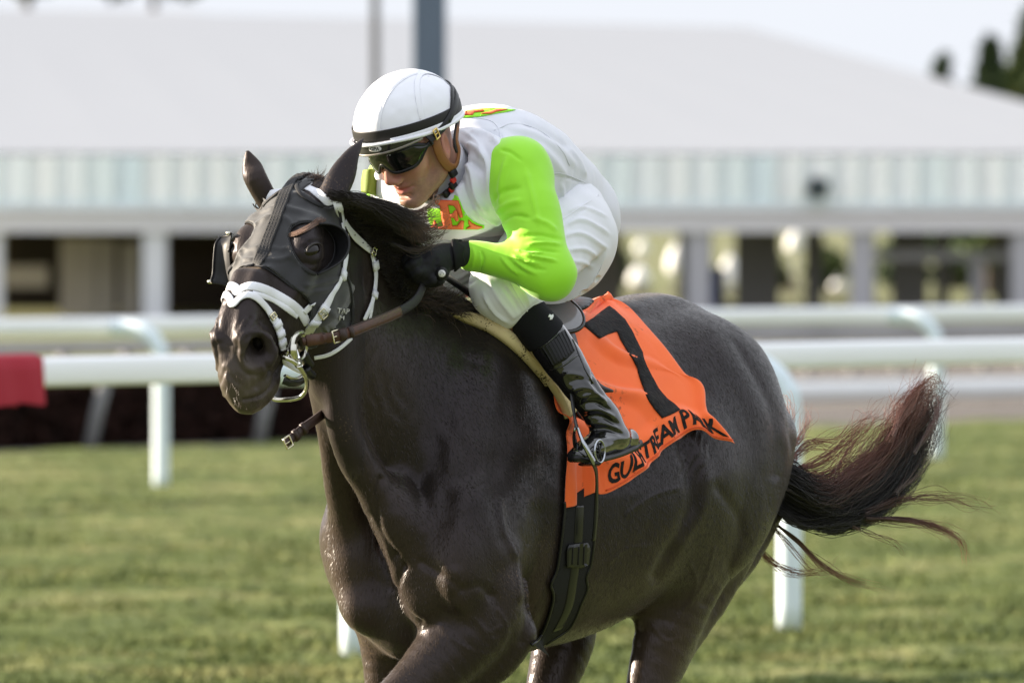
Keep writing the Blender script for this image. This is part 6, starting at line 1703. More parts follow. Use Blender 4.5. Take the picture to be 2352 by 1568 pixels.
# ---- whip held in the near hand
whip = empty('riding_whip', tuple(HP(1015, 628, .16)))
tag(whip, 'black riding whip with a pale round cap held in the near glove', 'whip')
wcap = HP(1015, 628, .168); wdir = norm(HP(1370, 893, .30) - HP(1010, 634, .10))
cdir = norm(CAM - wcap)
w_end = HP(1372, 892, .318)
path = catmull([wcap - cdir * .004, wcap - cdir * .05, HP(1080, 675, .06), HP(1200, 770, .16), HP(1300, 848, .27), w_end], 8)
v, f = tube_geo(path, np.interp(np.linspace(0, 1, len(path)), [0, .1, .3, 1], [.013, .010, .008, .004]), 12); make('shaft', v, f, M_RUBB, whip)
v, f = tube_geo([wcap - cdir * .010, wcap + cdir * .002, wcap + cdir * .005], [.0145, .0145, .0125], 28); make('cap', v, f, M_RUBB, whip)
e1 = norm(np.array((1, 0, 0)) - cdir * cdir[0]); e2 = np.cross(cdir, e1)
v, f = tube_geo([wcap + cdir * .004, wcap + cdir * .0062], .0083, 28); cd = make('cap_disc', v, f, M_LOGO, whip)
v, f = tube_geo([wcap + cdir * .0064 + e1 * x + e2 * y for x, y in ((-.004, -.004), (-.001, .001), (-.003, .004), (.002, .003), (.004, -.002))], .0007, 5); make('cap_mark', v, f, mat('cap_grey', (.35, .36, .34), .6), cd)
fl = [w_end, HP(1388, 890, .325), HP(1406, 898, .33)]
v, f = ribbon_geo(catmull([HP(1368, 886, .322), HP(1382, 893, .326), HP(1406, 898, .33)], 6), np.repeat(np.array([norm(HL - HF * .3)]), 13, 0), np.linspace(.030, .006, 13), .004); fo = make('flap', v, f, M_BLACK, whip)
for y0, y1 in ((882, 896), (898, 899)):
    v, f = tube_geo(catmull([HP(1372, y0 + 2, .331), HP(1386, (y0 + y1) / 2 + 2, .333), HP(1402, y1, .337)], 4), .0008, 5); make('flap_stitching', v, f, M_GLOVE, fo)

# ---- boots
def boot(mir):
    S = Solid(); g = (lambda p: mirb(p) - HF * .2 * float(np.clip((KNL[2] - p[2]) / (KNL[2] - ANL[2]), 0, 1))) if mir else (lambda p: p)
    top = HP(1199, 709, .200)
    C = [HP(1196, 705, .198), HP(1228, 745, .230), HP(1259, 780, .260), HP(1296, 832, .298), HP(1328, 880, .330), HP(1360, 925, .346), HP(1386, 960, .352), HP(1402, 1000, .354)]
    S.limb([g(c) for c in C], [.046, .046, .0465, .043, .037, .034, .036, .036], [.046, .047, .049, .046, .040, .038, .042, .040], UP, k=.015)
    S.limb([g(p) for p in (HP(1438, 1006, .352), HP(1400, 1010, .358), HP(1360, 1026, .362), HP(1326, 1046, .364))], [.030, .034, .036, .024], [.024, .032, .026, .016], UP, k=.02)
    S.limb([g(p) for p in (HP(1452, 1018, .352), HP(1430, 1012, .352))], [.02, .026], [.012, .02], UP, k=.01)
    c = g(top); d = norm(g(C[1]) - c); S.half(-d, float(-d @ c), c - .08, c + .08, k=.006)
    BL = [] if mir else [([(1330, 915), (1365, 905), (1395, 925)], 5, .005), ([(1335, 930), (1370, 925), (1405, 945)], 4, -.006), ([(1335, 942), (1375, 940), (1412, 958)], 5, .006), ([(1340, 958), (1380, 957), (1420, 975)], 4, -.006), ([(1345, 972), (1385, 972), (1425, 988)], 5, .005), ([(1350, 988), (1395, 985), (1435, 1000)], 4, -.004), ([(1300, 880), (1335, 870), (1372, 885)], 6, -.004), ([(1290, 860), (1325, 860), (1350, 880), (1362, 905)], 6, .004), ([(1310, 900), (1340, 890), (1378, 905)], 5, .004), ([(1350, 1005), (1390, 1008), (1440, 1006)], 4, .002), ([(1360, 850), (1366, 880), (1385, 910)], 4, -.004)]
    o, bvh, v, q = cloth_mesh(S, .0032, 'boot', M_BOOT, BL, .0012 if not mir else 0, 25)
    return o, bvh
boot_o, boot_bvh = boot(False); boot(True)
# neoprene top of the boot, its ribbed elastic, seams, the pale emblem, sole
S = Solid()
S.limb([HP(1196, 705, .198), HP(1228, 745, .230), HP(1259, 780, .260), HP(1280, 810, .280)], [.0485, .0485, .049, .047], [.0485, .0495, .051, .050], UP, k=.015)
c0, c1 = HP(1199, 709, .200), HP(1256, 772, .256); d0 = norm(HP(1228, 745, .23) - c0); d1 = norm(np.array((.64, .25, -.76)))
S.half(-d0, float(-d0 @ c0), c0 - .15, c0 + .15, k=.003); S.half(d1, float(d1 @ c1), c1 - .2, c1 + .2, k=.003)
v, q = S.mesh(.003); sock = make('boot_top', v, q, M_SOCK, boot_o); sk_bvh = BVHTree.FromPolygons(v.tolist(), q.tolist())
v, f = laid_patch([(1284, 713), (1288, 710), (1288, 715), (1293, 713), (1291, 720), (1295, 722), (1290, 728), (1284, 727), (1286, 722), (1280, 724), (1281, 718), (1286, 717)] and [(1258, 728), (1262, 722), (1266, 724), (1270, 722), (1271, 727), (1268, 734), (1262, 735), (1263, 730)], sk_bvh, 4, lift=.0008, thick=.0006); make('emblem', v, f, M_LOGO, boot_o)
v, f = laid_patch([(1244, 797), (1296, 757), (1320, 806), (1300, 826), (1270, 843)], boot_bvh, 6, lift=.0006, thick=.0012); make('elastic_panel', v, f, M_FLAP, boot_o)
for k_ in range(9):
    t = k_ / 8; a, b = (1246 + 50 * t, 796 - 38 * t), (1272 + 46 * t, 840 - 34 * t)
    P, N = strap_on([a, ((a[0] + b[0]) / 2 + 1, (a[1] + b[1]) / 2), b], boot_bvh, .0012, 6, 1); v, f = tube_geo(P, .0017, 6); make('elastic_rib', v, f, M_FLAP, boot_o)
for Q in ([(1262, 852), (1290, 842), (1318, 822), (1342, 800)], [(1216, 806), (1242, 798), (1272, 776), (1296, 748)], [(1298, 746), (1320, 790), (1345, 850), (1362, 880)]):
    P, N = strap_on(Q, boot_bvh, .0006, 6, 2); v, f = tube_geo(P, .0022, 6); make('seam', v, f, M_BOOT, boot_o)
sole = [HP(1316, 1057, .365), HP(1340, 1062, .365), HP(1375, 1056, .362), HP(1410, 1046, .358), HP(1440, 1034, .355), HP(1464, 1022, .352)]
P = catmull(sole, 6); v, f = ribbon_geo(P, np.repeat(UP[None], len(P), 0), np.interp(np.linspace(0, 1, len(P)), [0, .2, .5, .8, 1], [.03, .066, .06, .05, .03]), .013); make('sole', v, f, M_RUBB, boot_o)

# ---- stirrup
stir = empty('stirrup', tuple(HP(1340, 1010, .37)))
tag(stir, 'polished metal stirrup iron under the black riding boot', 'stirrup')
M_CHROME = mat('chrome', (.42, .44, .48), .2, metal=1.0)
v, f = ribbon_geo(catmull([HP(1324, 984, .372), HP(1330, 1000, .384), HP(1340, 1022, .396), HP(1352, 1044, .40), HP(1362, 1062, .398)], 6), np.repeat(np.array([norm(HL - HF * .15)]), 25, 0), np.linspace(.009, .015, 25), .006); make('iron', v, f, M_CHROME, stir)
v, f = ribbon_geo(catmull([HP(1324, 984, .372), HP(1322, 1000, .352), HP(1326, 1030, .335), HP(1344, 1062, .33)], 6), np.repeat(np.array([norm(-HL)]), 19, 0), .012, .006); make('iron', v, f, M_CHROME, stir)
v, f = ribbon_geo(catmull([HP(1362, 1066, .398), HP(1356, 1070, .36), HP(1346, 1068, .33)], 6), np.repeat(UP[None], 13, 0), .036, .006); make('tread', v, f, M_RUBB, stir)
c = HP(1377, 1036, .397); n = norm(HL - HF * .1); e1 = norm(np.array((.9, 0, .3)) - n * (np.array((.9, 0, .3)) @ n)); e2 = np.cross(n, e1)
t = np.linspace(0, 2 * np.pi, 36, endpoint=False); v, f = tube_geo(c + np.outer(np.cos(t) * .024, e1) + np.outer(np.sin(t) * .026, e2), .003, 8, closed=True, up=n); make('side_ring', v, f, M_CHROME, stir)
for a in (.3, 1.3, 2.4):
    v, f = tube_geo([c + e1 * math.cos(a) * .022 + e2 * math.sin(a) * .024, c - e1 * math.cos(a) * .022 - e2 * math.sin(a) * .024], .002, 6); make('ring_bar', v, f, M_RUBB, stir)
v, f = ribbon_geo(catmull([HP(1312, 905, .335), HP(1316, 940, .345), HP(1320, 965, .36), HP(1325, 987, .372)], 6), np.repeat(np.array([HL]), 19, 0), .014, .003); make('stirrup_leather', v, f, M_BLACK, stir)
v, f = ribbon_geo(catmull([HP(1360, 1060, .39), HP(1368, 1085, .36), HP(1369, 1130, .315), HP(1366, 1200, .30), HP(1362, 1240, .29)], 6), np.repeat(np.array([HL]), 25, 0), .013, .004); make('hanging_strap', v, f, M_BLACK, stir)
# ------------------------------------------------------------------ helmet and goggles
KF, KL, KU = head_frame(45, 18)
KC = pt(936, 279, JD)
def K(f, s, u): return KC + KF * f + KL * s + KU * u
HR = np.array((.136, .108, .113))
def dome(th, v, g=0.0):
    """Point of the shell: th angle from the front towards the wearer's left, v height from the rim plane (0..1 to the crown)."""
    z = np.clip(v, -.5, 1); r = np.sqrt(np.maximum(0, 1 - np.clip(z, -.55, 1) ** 2)); rr = np.where(z < 0, 1 - .10 * z * z, r)
    P = KC + np.outer(np.cos(th) * rr * (HR[0] + g), KF) + np.outer(np.sin(th) * rr * (HR[1] + g), KL) + np.outer(z * (HR[2] + g), KU)
    return P
nt_, nv_ = 160, 70
vs = np.concatenate([np.linspace(-.16, .2, 20), np.sin(np.linspace(math.asin(.21), math.pi / 2 - .02, nv_ - 20))])
TH, VS = np.meshgrid(np.linspace(-np.pi, np.pi, nt_, endpoint=False), vs, indexing='ij')
P = dome(TH.ravel(), VS.ravel())
loc = (P - KC); s_ = loc @ KL; f_ = loc @ KF; u_ = loc @ KU
N_ = loc / np.linalg.norm(loc, axis=1, keepdims=True)
# raised middle band and the edge of each side panel
g = .0022 * smoothstep(.041, .038, np.abs(s_)) * smoothstep(.0, .02, u_)
pan = ((f_ + .03) / .075) ** 2 + ((u_ - .01) / .085) ** 2
g += .0016 * smoothstep(1.04, .97, pan) * (np.abs(s_) > .03) + .0008 * vnoise(P * 60)
P = P + N_ * g[:, None]
top = P.reshape(nt_, nv_, 3)
F = [(i * nv_ + j, ((i + 1) % nt_) * nv_ + j, ((i + 1) % nt_) * nv_ + j + 1, i * nv_ + j + 1) for i in range(nt_) for j in range(nv_ - 1)]
V = np.concatenate([P, [KC + KU * HR[2] * 1.0]]); F += [(i * nv_ + nv_ - 1, ((i + 1) % nt_) * nv_ + nv_ - 1, len(P)) for i in range(nt_)]
# inner side of the shell
Pi = KC + (P - KC) * .94; n0 = len(V); V = np.concatenate([V, Pi]);
F += [(n0 + i * nv_ + j + 1, n0 + ((i + 1) % nt_) * nv_ + j + 1, n0 + ((i + 1) % nt_) * nv_ + j, n0 + i * nv_ + j) for i in range(nt_) for j in range(nv_ - 1)]
F += [(i * nv_, n0 + i * nv_, n0 + ((i + 1) % nt_) * nv_, ((i + 1) % nt_) * nv_) for i in range(nt_)]
helmet = make('helmet', V, F, M_HELM, person)
def band(v0, v1, g, th, name, m, a0=-np.pi, a1=np.pi, n=96, parent=None, fn=None):
    closed = (a1 - a0) > 6.2
    A = np.linspace(a0, a1, n, endpoint=not closed); Pc = dome(A, np.full(n, (v0 + v1) / 2) if fn is None else fn(A), g)
    Nn = (Pc - KC); Nn = Nn - KU * (Nn @ KU)[:, None] * .8; Nn /= np.linalg.norm(Nn, axis=1, keepdims=True)
    v, f = ribbon_geo(Pc, Nn, (v1 - v0) * HR[2], th, closed=closed); return make(name, v, f, m, parent or helmet)
band(-.055, .165, .002, .0012, 'black_band', M_BAND)
# turned rim, longer in front
A = np.linspace(-np.pi, np.pi, 120, endpoint=False)
fr = smoothstep(.2, .95, np.cos(A))
Pr = dome(A, -.13 + .045 * fr, .002) + np.outer(fr * .012, KF)
v, f = tube_geo(Pr, .0050 - .0012 * fr, 8, closed=True, up=KU); make('rim', v, f, M_HELM, helmet)
band(-.15, -.02, .0018, .002, 'rim_cover', M_HELM, .55, 2.4, 60, fn=lambda A: -.085 + 0 * A)
# seams of the cover
for sg in (-1, 1):
    t = np.linspace(.02, np.pi - .25, 60); Q = []
    for a in t:
        s = sg * .0395; z = math.sin(a) * HR[2]; x = math.cos(a) * HR[0]; k_ = math.sqrt(max(.0, 1 - (s / HR[1]) ** 2)); Q.append(KC + KF * x * k_ + KL * s + KU * z * k_)
    Q = np.array(Q); nn = (Q - KC) / np.linalg.norm(Q - KC, axis=1, keepdims=True); v, f = ribbon_geo(Q + nn * .001, nn, .0035, .0008); make('cover_seam', v, f, M_HELM, helmet)
    t = np.linspace(-.35, np.pi * .98, 60); Q = []
    for a in t:
        x = -.03 + math.cos(a) * .078; z = .012 + math.sin(a) * .088; k_ = max(.02, 1 - (x / HR[0]) ** 2 - (z / HR[2]) ** 2); Q.append(KC + KF * x + KU * z + KL * sg * math.sqrt(k_) * HR[1])
    Q = np.array(Q); nn = (Q - KC) / np.linalg.norm(Q - KC, axis=1, keepdims=True); v, f = ribbon_geo(Q + nn * .0012, nn, .012, .0007); make('panel_edge', v, f, M_HELM, helmet)
# black peak below the rim with its oval badge
A = np.linspace(-1.15, 1.15, 50); rows = []
for e in np.linspace(0, 1, 6):
    rows.append(dome(A, -.105 - .19 * e * np.cos(A) ** 1 , .001) + np.outer((.004 + .006 * e) * np.cos(A), KF))
R = np.array(rows); V = R.reshape(-1, 3); F = []
for i in range(5):
    for j in range(49): p = i * 50 + j; F += [(p, p + 50, p + 51), (p, p + 51, p + 1)]
F = np.array(F); nn = tri_norm(V, F)
if ((V - KC) * nn).sum() < 0: F = F[:, ::-1]; nn = -nn
v, f = shell(V, F, nn, .002); peak = make('peak', v, f, mat('peak_gloss', (.010, .010, .010), .2, coat=.6), helmet)
v, f = tube_geo(R[-1], .0032, 8); make('peak_edge', v, f, mat('peak_trim', (.22, .20, .17), .35), peak)
pk_bvh = BVHTree.FromPolygons((V + nn * .0021).tolist(), F.tolist())
t = np.linspace(0, 2 * np.pi, 28, endpoint=False)
bc = qproj((R[2, 25] + R[3, 25])[None] / 2)[0] if False else np.array((862, 342))
pf = float(R[2, 20][1])
v, f = laid_patch([(bc[0] + 14.5 * math.cos(a) , bc[1] + 7.2 * math.sin(a)) for a in t], pk_bvh, 4, lift=.0006, thick=.0008, fall=pf); make('badge', v, f, M_LOGO, peak)
letters_on('GPA', (bc[0] - 11.5, bc[1] + 4.2), (11.0, 0), (0, -11.5), pk_bvh, M_BAND, peak, lift=.0018, thick=.0004, bold=.02)

# goggles
def gog(th, u, g=0.0):
    return JC + np.outer(np.cos(th) * (.112 + g), JF) + np.outer(np.sin(th) * (.083 + g), JL) + np.outer(u, JU)
def lens(ang, g, up0, name, m, par, frame=True, tint=None):
    A = np.linspace(-ang, ang, 70); x = np.sin(A) * .083
    ut = up0 + .060 - .012 * (A / ang) ** 2 - .016 * smoothstep(.7, 1, np.abs(A) / ang)
    ub = up0 + .006 + .026 * np.exp(-(x / .0145) ** 2) + .032 * smoothstep(.55, 1.0, np.abs(A) / ang) ** 1.3
    rows = np.array([gog(A, ub + (ut - ub) * e, g + .004 * math.sin(e * math.pi)) for e in np.linspace(0, 1, 10)])
    V = rows.reshape(-1, 3); F = []
    for i in range(9):
        for j in range(69): p = i * 70 + j; F += [(p, p + 1, p + 71), (p, p + 71, p + 70)]
    F = np.array(F); nn = tri_norm(V, F)
    if ((V - JC) * nn).sum() < 0: F = F[:, ::-1]; nn = -nn
    v, f = shell(V, F, nn, .0015); o = make(name, v, f, m, par)
    if frame:
        loop = np.concatenate([rows[0], rows[1:-1, -1], rows[-1][::-1], rows[1:-1, 0][::-1]])
        v, f = tube_geo(smooth_rows(loop, 1), .0046, 8, closed=True, up=JU); make('goggle_frame', v, f, M_RUBB, o)
        # foam flange back to the face
        Vf = np.concatenate([loop, JC + (loop - JC) * np.array(.90)]); nL = len(loop)
        make('goggle_seal', Vf, [(i, (i + 1) % nL, nL + (i + 1) % nL, nL + i) for i in range(nL)], M_RUBB, o)
    return o, BVHTree.FromPolygons((V + nn * .0016).tolist(), F.tolist())
goggles, gg_bvh = lens(1.28, .006, -.007, 'goggles', M_LENS, person)
letters_on('N', (889, 358), (11, -.5), (.5, -9.5), gg_bvh, mat('lens_print', (.30, .31, .30), .5), goggles, lift=.0008, thick=.0003)
# spare clear pair pulled down, seen past the far side of the face
far_quad([[(846, 357), (855, 352), (866, 352)], [(848, 372), (858, 378), (870, 380)], [(856, 386), (864, 392), (878, 396)]], float(J(.07, -.075, .0)[1]), .002, 'spare_lens', M_CLEAR, person, -.02)
far_quad([[(866, 392), (876, 394), (888, 396)], [(862, 402), (876, 404), (890, 408)], [(866, 412), (878, 414), (888, 420)]], float(J(.03, -.085, .0)[1]), .003, 'far_collar', M_SILK, person, .01)
# goggle strap over the helmet, ear guard, chin strap
def strapw(pts, nrm, w, th, m, name, par, n=8):
    P = catmull(pts, n)
    if 'goggle' in name and n == 8 and len(pts) > 5:
        for i in range(len(P)):
            l = np.array(((P[i] - KC) @ KF, (P[i] - KC) @ KL, (P[i] - KC) @ KU)); r_ = np.linalg.norm(l / (HR + .003))
            if l[2] > -.03: P[i] = KC + (P[i] - KC) / r_
    N = np.array([norm(p - nrm) if not callable(nrm) else nrm(p) for p in P]); v, f = ribbon_geo(P, N, w, th); return make(name, v, f, m, par), P, N
o, P, N = strapw([J(.03, .088, .045), K(.01, .111, -.018), K(-.05, .106, .012), K(-.105, .076, .035), K(-.142, .0, .045), K(-.105, -.076, .035), K(-.05, -.106, .012), J(.03, -.088, .045)], KC, .019, .003, M_RUBB, 'goggle_strap', goggles)
o2, P2, N2 = strapw([K(-.02, .111, -.01), K(-.07, .098, .040), K(-.118, .06, .058), K(-.136, .0, .064), K(-.118, -.06, .058), K(-.07, -.098, .040)], KC, .012, .003, M_RUBB, 'goggle_strap', goggles)
o, P, N = strapw([J(.040, .088, .040), J(.022, .090, .042), J(.004, .090, .046)], JC, .022, .004, M_RUBB, 'goggle_strap', goggles)
buckle(J(.018, .092, .042), norm(JL), JF, .011, .006, M_GOLD, goggles)
for s in (1, -1):
    if s == 1:
        ch, P, N = strapw([K(.02, .098, -.02), J(.022, .084, .010), J(.020, .080, -.022), J(.010, .078, -.050), J(-.004, .076, -.062)], JC, [.022, .020, .020, .022, .020] and .021, .005, M_TAN, 'ear_guard', helmet)
        strapw([K(-.075, .080, -.02), J(-.045, .076, -.010), J(-.035, .078, -.035), J(-.018, .078, -.055), J(-.002, .077, -.062)], JC, .017, .005, M_TAN, 'ear_guard', helmet)
        strapw([K(-.07, .084, -.02), J(-.034, .080, -.012), J(-.026, .081, -.036)], JC, .012, .004, M_BAND, 'guard_lining', helmet)
        cs_, P, N = strapw([J(.0, .074, -.062), J(.006, .066, -.090), J(.020, .048, -.108), J(.045, .022, -.112), J(.052, .0, -.110), J(.045, -.022, -.112), J(.012, -.06, -.09), J(.004, -.074, -.06)], J(.01, 0, -.05), .013, .0035, M_BAND, 'chin_strap', helmet)
        for (f0, s0, u0), m_, r in (((.003, .075, -.072), M_RUBB, .010), ((.008, .071, -.088), M_RED, .0075), ((.012, .068, -.098), M_RUBB, .0095), ((.016, .062, -.108), M_RED, .007), ((.026, .052, -.112), M_RUBB, .009)):
            mb = MB(); mb.box(J(f0, s0, u0), (r * 2, r * 1.2, r * 1.8), np.array([JF, JL, JU]).T, .003); mb.obj('buckle', m_, cs_)
    else:
        strapw([K(.02, -.098, -.02), J(.022, -.084, .010), J(.015, -.080, -.03), J(.004, -.074, -.06)], JC, .02, .005, M_TAN, 'ear_guard', helmet)
# ------------------------------------------------------------------ mane and tail: every strand a tapered hair
def hair_mat(name, dark, red):
    def nodes(m, nt, b, tc):
        a = nt.nodes.new('ShaderNodeAttribute'); a.attribute_name = 'tint'
        mx = nt.nodes.new('ShaderNodeMix'); mx.data_type = 'RGBA'; mx.inputs['A'].default_value = (*dark, 1); mx.inputs['B'].default_value = (*red, 1)
        nt.links.new(a.outputs['Fac'], mx.inputs['Factor']); nt.links.new(mx.outputs['Result'], b.inputs['Base Color'])
    return mat(name, dark, .38, spec=.5, sheen=.1, extra=nodes)
M_MANE = hair_mat('mane_hair', (.009, .007, .007), (.17, .09, .055))
M_TAIL = hair_mat('tail_hair', (.008, .0065, .0065), (.27, .105, .070))
def strands(name, paths, radii, tints, m, parent, kind=None):
    """paths (n, k, 3); radii (n, k); tints (n, k)."""
    P = np.asarray(paths); n, k, _ = P.shape
    T = np.gradient(P, axis=1); T /= np.maximum(1e-9, np.linalg.norm(T, axis=2, keepdims=True))
    ref = np.array((.2, -1, .3)); U = np.cross(T, ref); U /= np.maximum(1e-9, np.linalg.norm(U, axis=2, keepdims=True)); W = np.cross(T, U)
    a = np.array((0, 2.094, 4.189)); R = np.asarray(radii)[:, :, None, None]
    V = P[:, :, None] + R * (np.cos(a)[None, None, :, None] * U[:, :, None] + np.sin(a)[None, None, :, None] * W[:, :, None])
    V = V.reshape(-1, 3); i = np.arange(n)[:, None, None] * k * 3 + np.arange(k - 1)[None, :, None] * 3; j = np.arange(3)[None, None]
    l = (j + 1) % 3
    F = np.stack([(i + j), (i + l), (i + 3 + l), (i + 3 + j)], -1).reshape(-1, 4)
    o = make(name, V, F, m, parent, attrs={'tint': np.repeat(np.asarray(tints).reshape(-1), 3)})
    return o
def px_paths(Q, Dd):
    """(n, k, 2) pixels with (n, k) depths."""
    xc = (Q[..., 0] - 1176) / FPX * Dd; yc = (784 - Q[..., 1]) / FPX * Dd
    return np.stack([xc, CP * Dd + SP * yc, CAMZ - SP * Dd + CP * yc], -1)
def spline_rows(G, k):
    """(n, m, c) control rows to (n, k, c)."""
    n, m, c = G.shape; out = np.zeros((n, k, c)); t = np.linspace(0, m - 1 - 1e-6, k)
    for q, tt in enumerate(t):
        i = int(tt); f = tt - i
        p1, p2 = G[:, i], G[:, i + 1]; p0 = G[:, i - 1] if i > 0 else 2 * p1 - p2; p3 = G[:, i + 2] if i + 2 < m else 2 * p2 - p1
        out[:, q] = .5 * (2 * p1 + (p2 - p0) * f + (2 * p0 - 5 * p1 + 4 * p2 - p3) * f * f + (3 * p1 - p0 - 3 * p2 + p3) * f ** 3)
    return out
R_ = np.random.default_rng(11)
# --- tail
def guide(lst): return np.array(lst, float)
OUT = guide([(1740, 1130), (1830, 1200), (1925, 1207), (2022, 1176), (2088, 1100), (2128, 1010), (2146, 905)])
MID = guide([(1735, 1080), (1830, 1150), (1920, 1180), (2010, 1130), (2070, 1050), (2105, 970), (2140, 890)])
INN = guide([(1735, 1020), (1825, 1070), (1895, 1110), (1955, 1075), (2020, 1010), (2070, 930), (2125, 880)])
n = 1900; k = 22
w = R_.beta(1.1, 1.25, n)[:, None, None]; cl = R_.integers(0, 60, n)
G = np.where(w < .5, OUT + (MID - OUT) * w * 2, MID + (INN - MID) * (w * 2 - 1))
clo = R_.normal(0, 1, (60, 7, 2)) * np.array([4, 6, 9, 11, 12, 14, 18])[None, :, None]
G = G + clo[cl] * .8 + R_.normal(0, 1, (n, 7, 2)) * np.array([4, 5, 7, 8, 10, 12, 14])[None, :, None]
L = np.clip(R_.beta(3.2, 1.3, n) * 1.06, .3, 1.04)
Q = spline_rows(G, 60)
Q = np.stack([np.stack([np.interp(np.linspace(0, l * 59, k), np.arange(60), q[:, c]) for c in range(2)], -1) for q, l in zip(Q, L)])
curl = np.cumsum(R_.normal(0, 1, (n, k, 2)), 1) * np.linspace(0, 1.6, k)[None, :, None]
Q = Q + curl
tt = np.linspace(0, 1, k)[None]
Dd = D0 + .57 + .16 * tt + (R_.random((n, 1)) - .5) * .12 * np.sin(np.pi * np.minimum(1, tt * 1.3)) + .03 * np.sin(w[:, :, 0] * 6)
rad = .00095 * (1 - .72 * tt ** 1.5) * R_.uniform(.7, 1.3, (n, 1))
tint = np.clip(smoothstep(.42, .95, w[:, :, 0]) * smoothstep(.2, .6, tt) * .62 + .5 * smoothstep(.6, 1, tt) * R_.random((n, 1)) - .05, 0, 1)
tail_p, tail_r, tail_t = [px_paths(Q, Dd)], [rad], [tint]
def wisp(gd, n, spread, d0, d1, t0, t1, grow=1.0, r=.0009):
    tt = np.linspace(0, 1, k)[None]
    g = guide(gd); m = len(g); G = g[None] + R_.normal(0, 1, (n, m, 2)) * (np.linspace(.25, 1, m) * spread)[None, :, None]
    L = R_.uniform(.55, 1.0, n); Q = spline_rows(G, 40); Q = np.stack([np.stack([np.interp(np.linspace(0, l * 39, k), np.arange(40), q[:, c]) for c in range(2)], -1) for q, l in zip(Q, L)])
    Dd = d0 + (d1 - d0) * tt + R_.normal(0, .01, (n, 1)); return px_paths(Q, np.broadcast_to(Dd, (n, k))), r * (1 - .7 * tt) * R_.uniform(.7, 1.2, (n, 1)), np.broadcast_to(t0 + (t1 - t0) * tt, (n, k)) * R_.uniform(.6, 1.2, (n, 1))
DT = D0 + .62
for gd, nn, sp, t0, t1 in (([(1990, 1180), (2060, 1150), (2150, 1140), (2230, 1152), (2285, 1168)], 30, 16, .1, .8), ([(1990, 1190), (2080, 1192), (2150, 1208), (2200, 1238), (2224, 1292)], 42, 7, .1, .9), ([(1990, 1190), (2090, 1200), (2160, 1220), (2205, 1250)], 14, 14, .2, .9),
                           ([(1770, 1195), (1830, 1240), (1890, 1300), (1960, 1332), (2055, 1362)], 40, 7, .05, .8), ([(1735, 1235), (1760, 1280), (1820, 1314), (1880, 1310), (1920, 1282)], 26, 9, .4, .8), ([(1770, 1200), (1810, 1250), (1870, 1310), (1930, 1320)], 10, 10, .3, .7),
                           ([(1800, 1010), (1818, 960), (1808, 920), (1790, 905)], 22, 12, .6, .9), ([(1810, 1040), (1840, 1000), (1856, 960), (1850, 925)], 30, 13, .6, .9), ([(1815, 1060), (1860, 1020), (1920, 1010), (1960, 970)], 34, 18, .5, .9), ([(1820, 1080), (1890, 1060), (1960, 1000), (2010, 960), (2040, 930)], 40, 20, .6, 1.),
                           ([(1830, 1090), (1900, 1090), (1950, 1040), (1990, 980), (2000, 950)], 40, 20, .6, 1.), ([(2040, 1010), (2090, 930), (2130, 885), (2180, 905)], 40, 13, .5, .9), ([(2050, 1000), (2080, 930), (2140, 872), (2165, 880)], 40, 10, .5, .9), ([(2100, 1040), (2140, 980), (2155, 930), (2150, 895)], 40, 8, .1, .6),
                           ([(2060, 1130), (2110, 1080), (2150, 1000)], 20, 14, .1, .4), ([(1960, 1210), (2000, 1222), (2050, 1245), (2080, 1262)], 8, 9, .3, .7), ([(1960, 1100), (2030, 1060), (2060, 970), (2050, 900)], 50, 18, .5, .95), ([(1850, 1120), (1910, 1130), (1960, 1090), (2000, 1010)], 60, 22, .7, 1.)):
    a, b, c = wisp(gd, nn, sp, DT - .02, DT + .13, t0, t1); tail_p.append(a); tail_r.append(b); tail_t.append(c)
tail = strands('tail', np.concatenate(tail_p), np.concatenate(tail_r), np.clip(np.concatenate(tail_t), 0, 1), M_TAIL, horse)

# --- mane: rooted along the crest, blown back over the neck
root = catmull([(762, 446, 0), (785, 455, 0), (822, 500, 0), (852, 548, 0), (872, 588, 0), (895, 635, 0), (918, 682, 0)], 20)[:, :2]
e1_ = catmull([(830, 456, 0), (858, 470, 0), (890, 505, 0), (912, 552, 0), (925, 590, 0), (935, 640, 0), (955, 676, 0)], 20)[:, :2]
e2_ = catmull([(902, 484, 0), (930, 500, 0), (945, 520, 0), (948, 560, 0), (950, 590, 0), (962, 640, 0), (985, 668, 0)], 20)[:, :2]
e3_ = catmull([(950, 518, 0), (972, 526, 0), (975, 530, 0), (965, 565, 0), (960, 600, 0), (985, 640, 0), (1015, 668, 0)], 20)[:, :2]
n = 3400; k = 14; tt = np.linspace(0, 1, k)[None]
ti = R_.beta(.95, 1.15, n) * (len(root) - 1); cl = R_.integers(0, 90, n)
def at_(A): return np.stack([np.interp(ti, np.arange(len(A)), A[:, c]) for c in range(2)], -1)
G = np.stack([at_(root), at_(e1_), at_(e2_), at_(e3_)], 1)
G[:, 0] += R_.normal(0, 1, (n, 2)) * 4 + np.array((R_.uniform(-12, 26, n), R_.uniform(-4, 4, n))).T
co = R_.normal(0, 1, (90, 4, 2)) * np.array([1, 5, 9, 15])[None, :, None]
G = G + co[cl] + R_.normal(0, 1, (n, 4, 2)) * np.array([1, 3.5, 6, 9])[None, :, None]
L = np.clip(R_.beta(4, 1.6, n) * 1.1, .4, 1.0); Q = spline_rows(G, 40)
Q = np.stack([np.stack([np.interp(np.linspace(0, l * 39, k), np.arange(40), q[:, c]) for c in range(2)], -1) for q, l in zip(Q, L)])
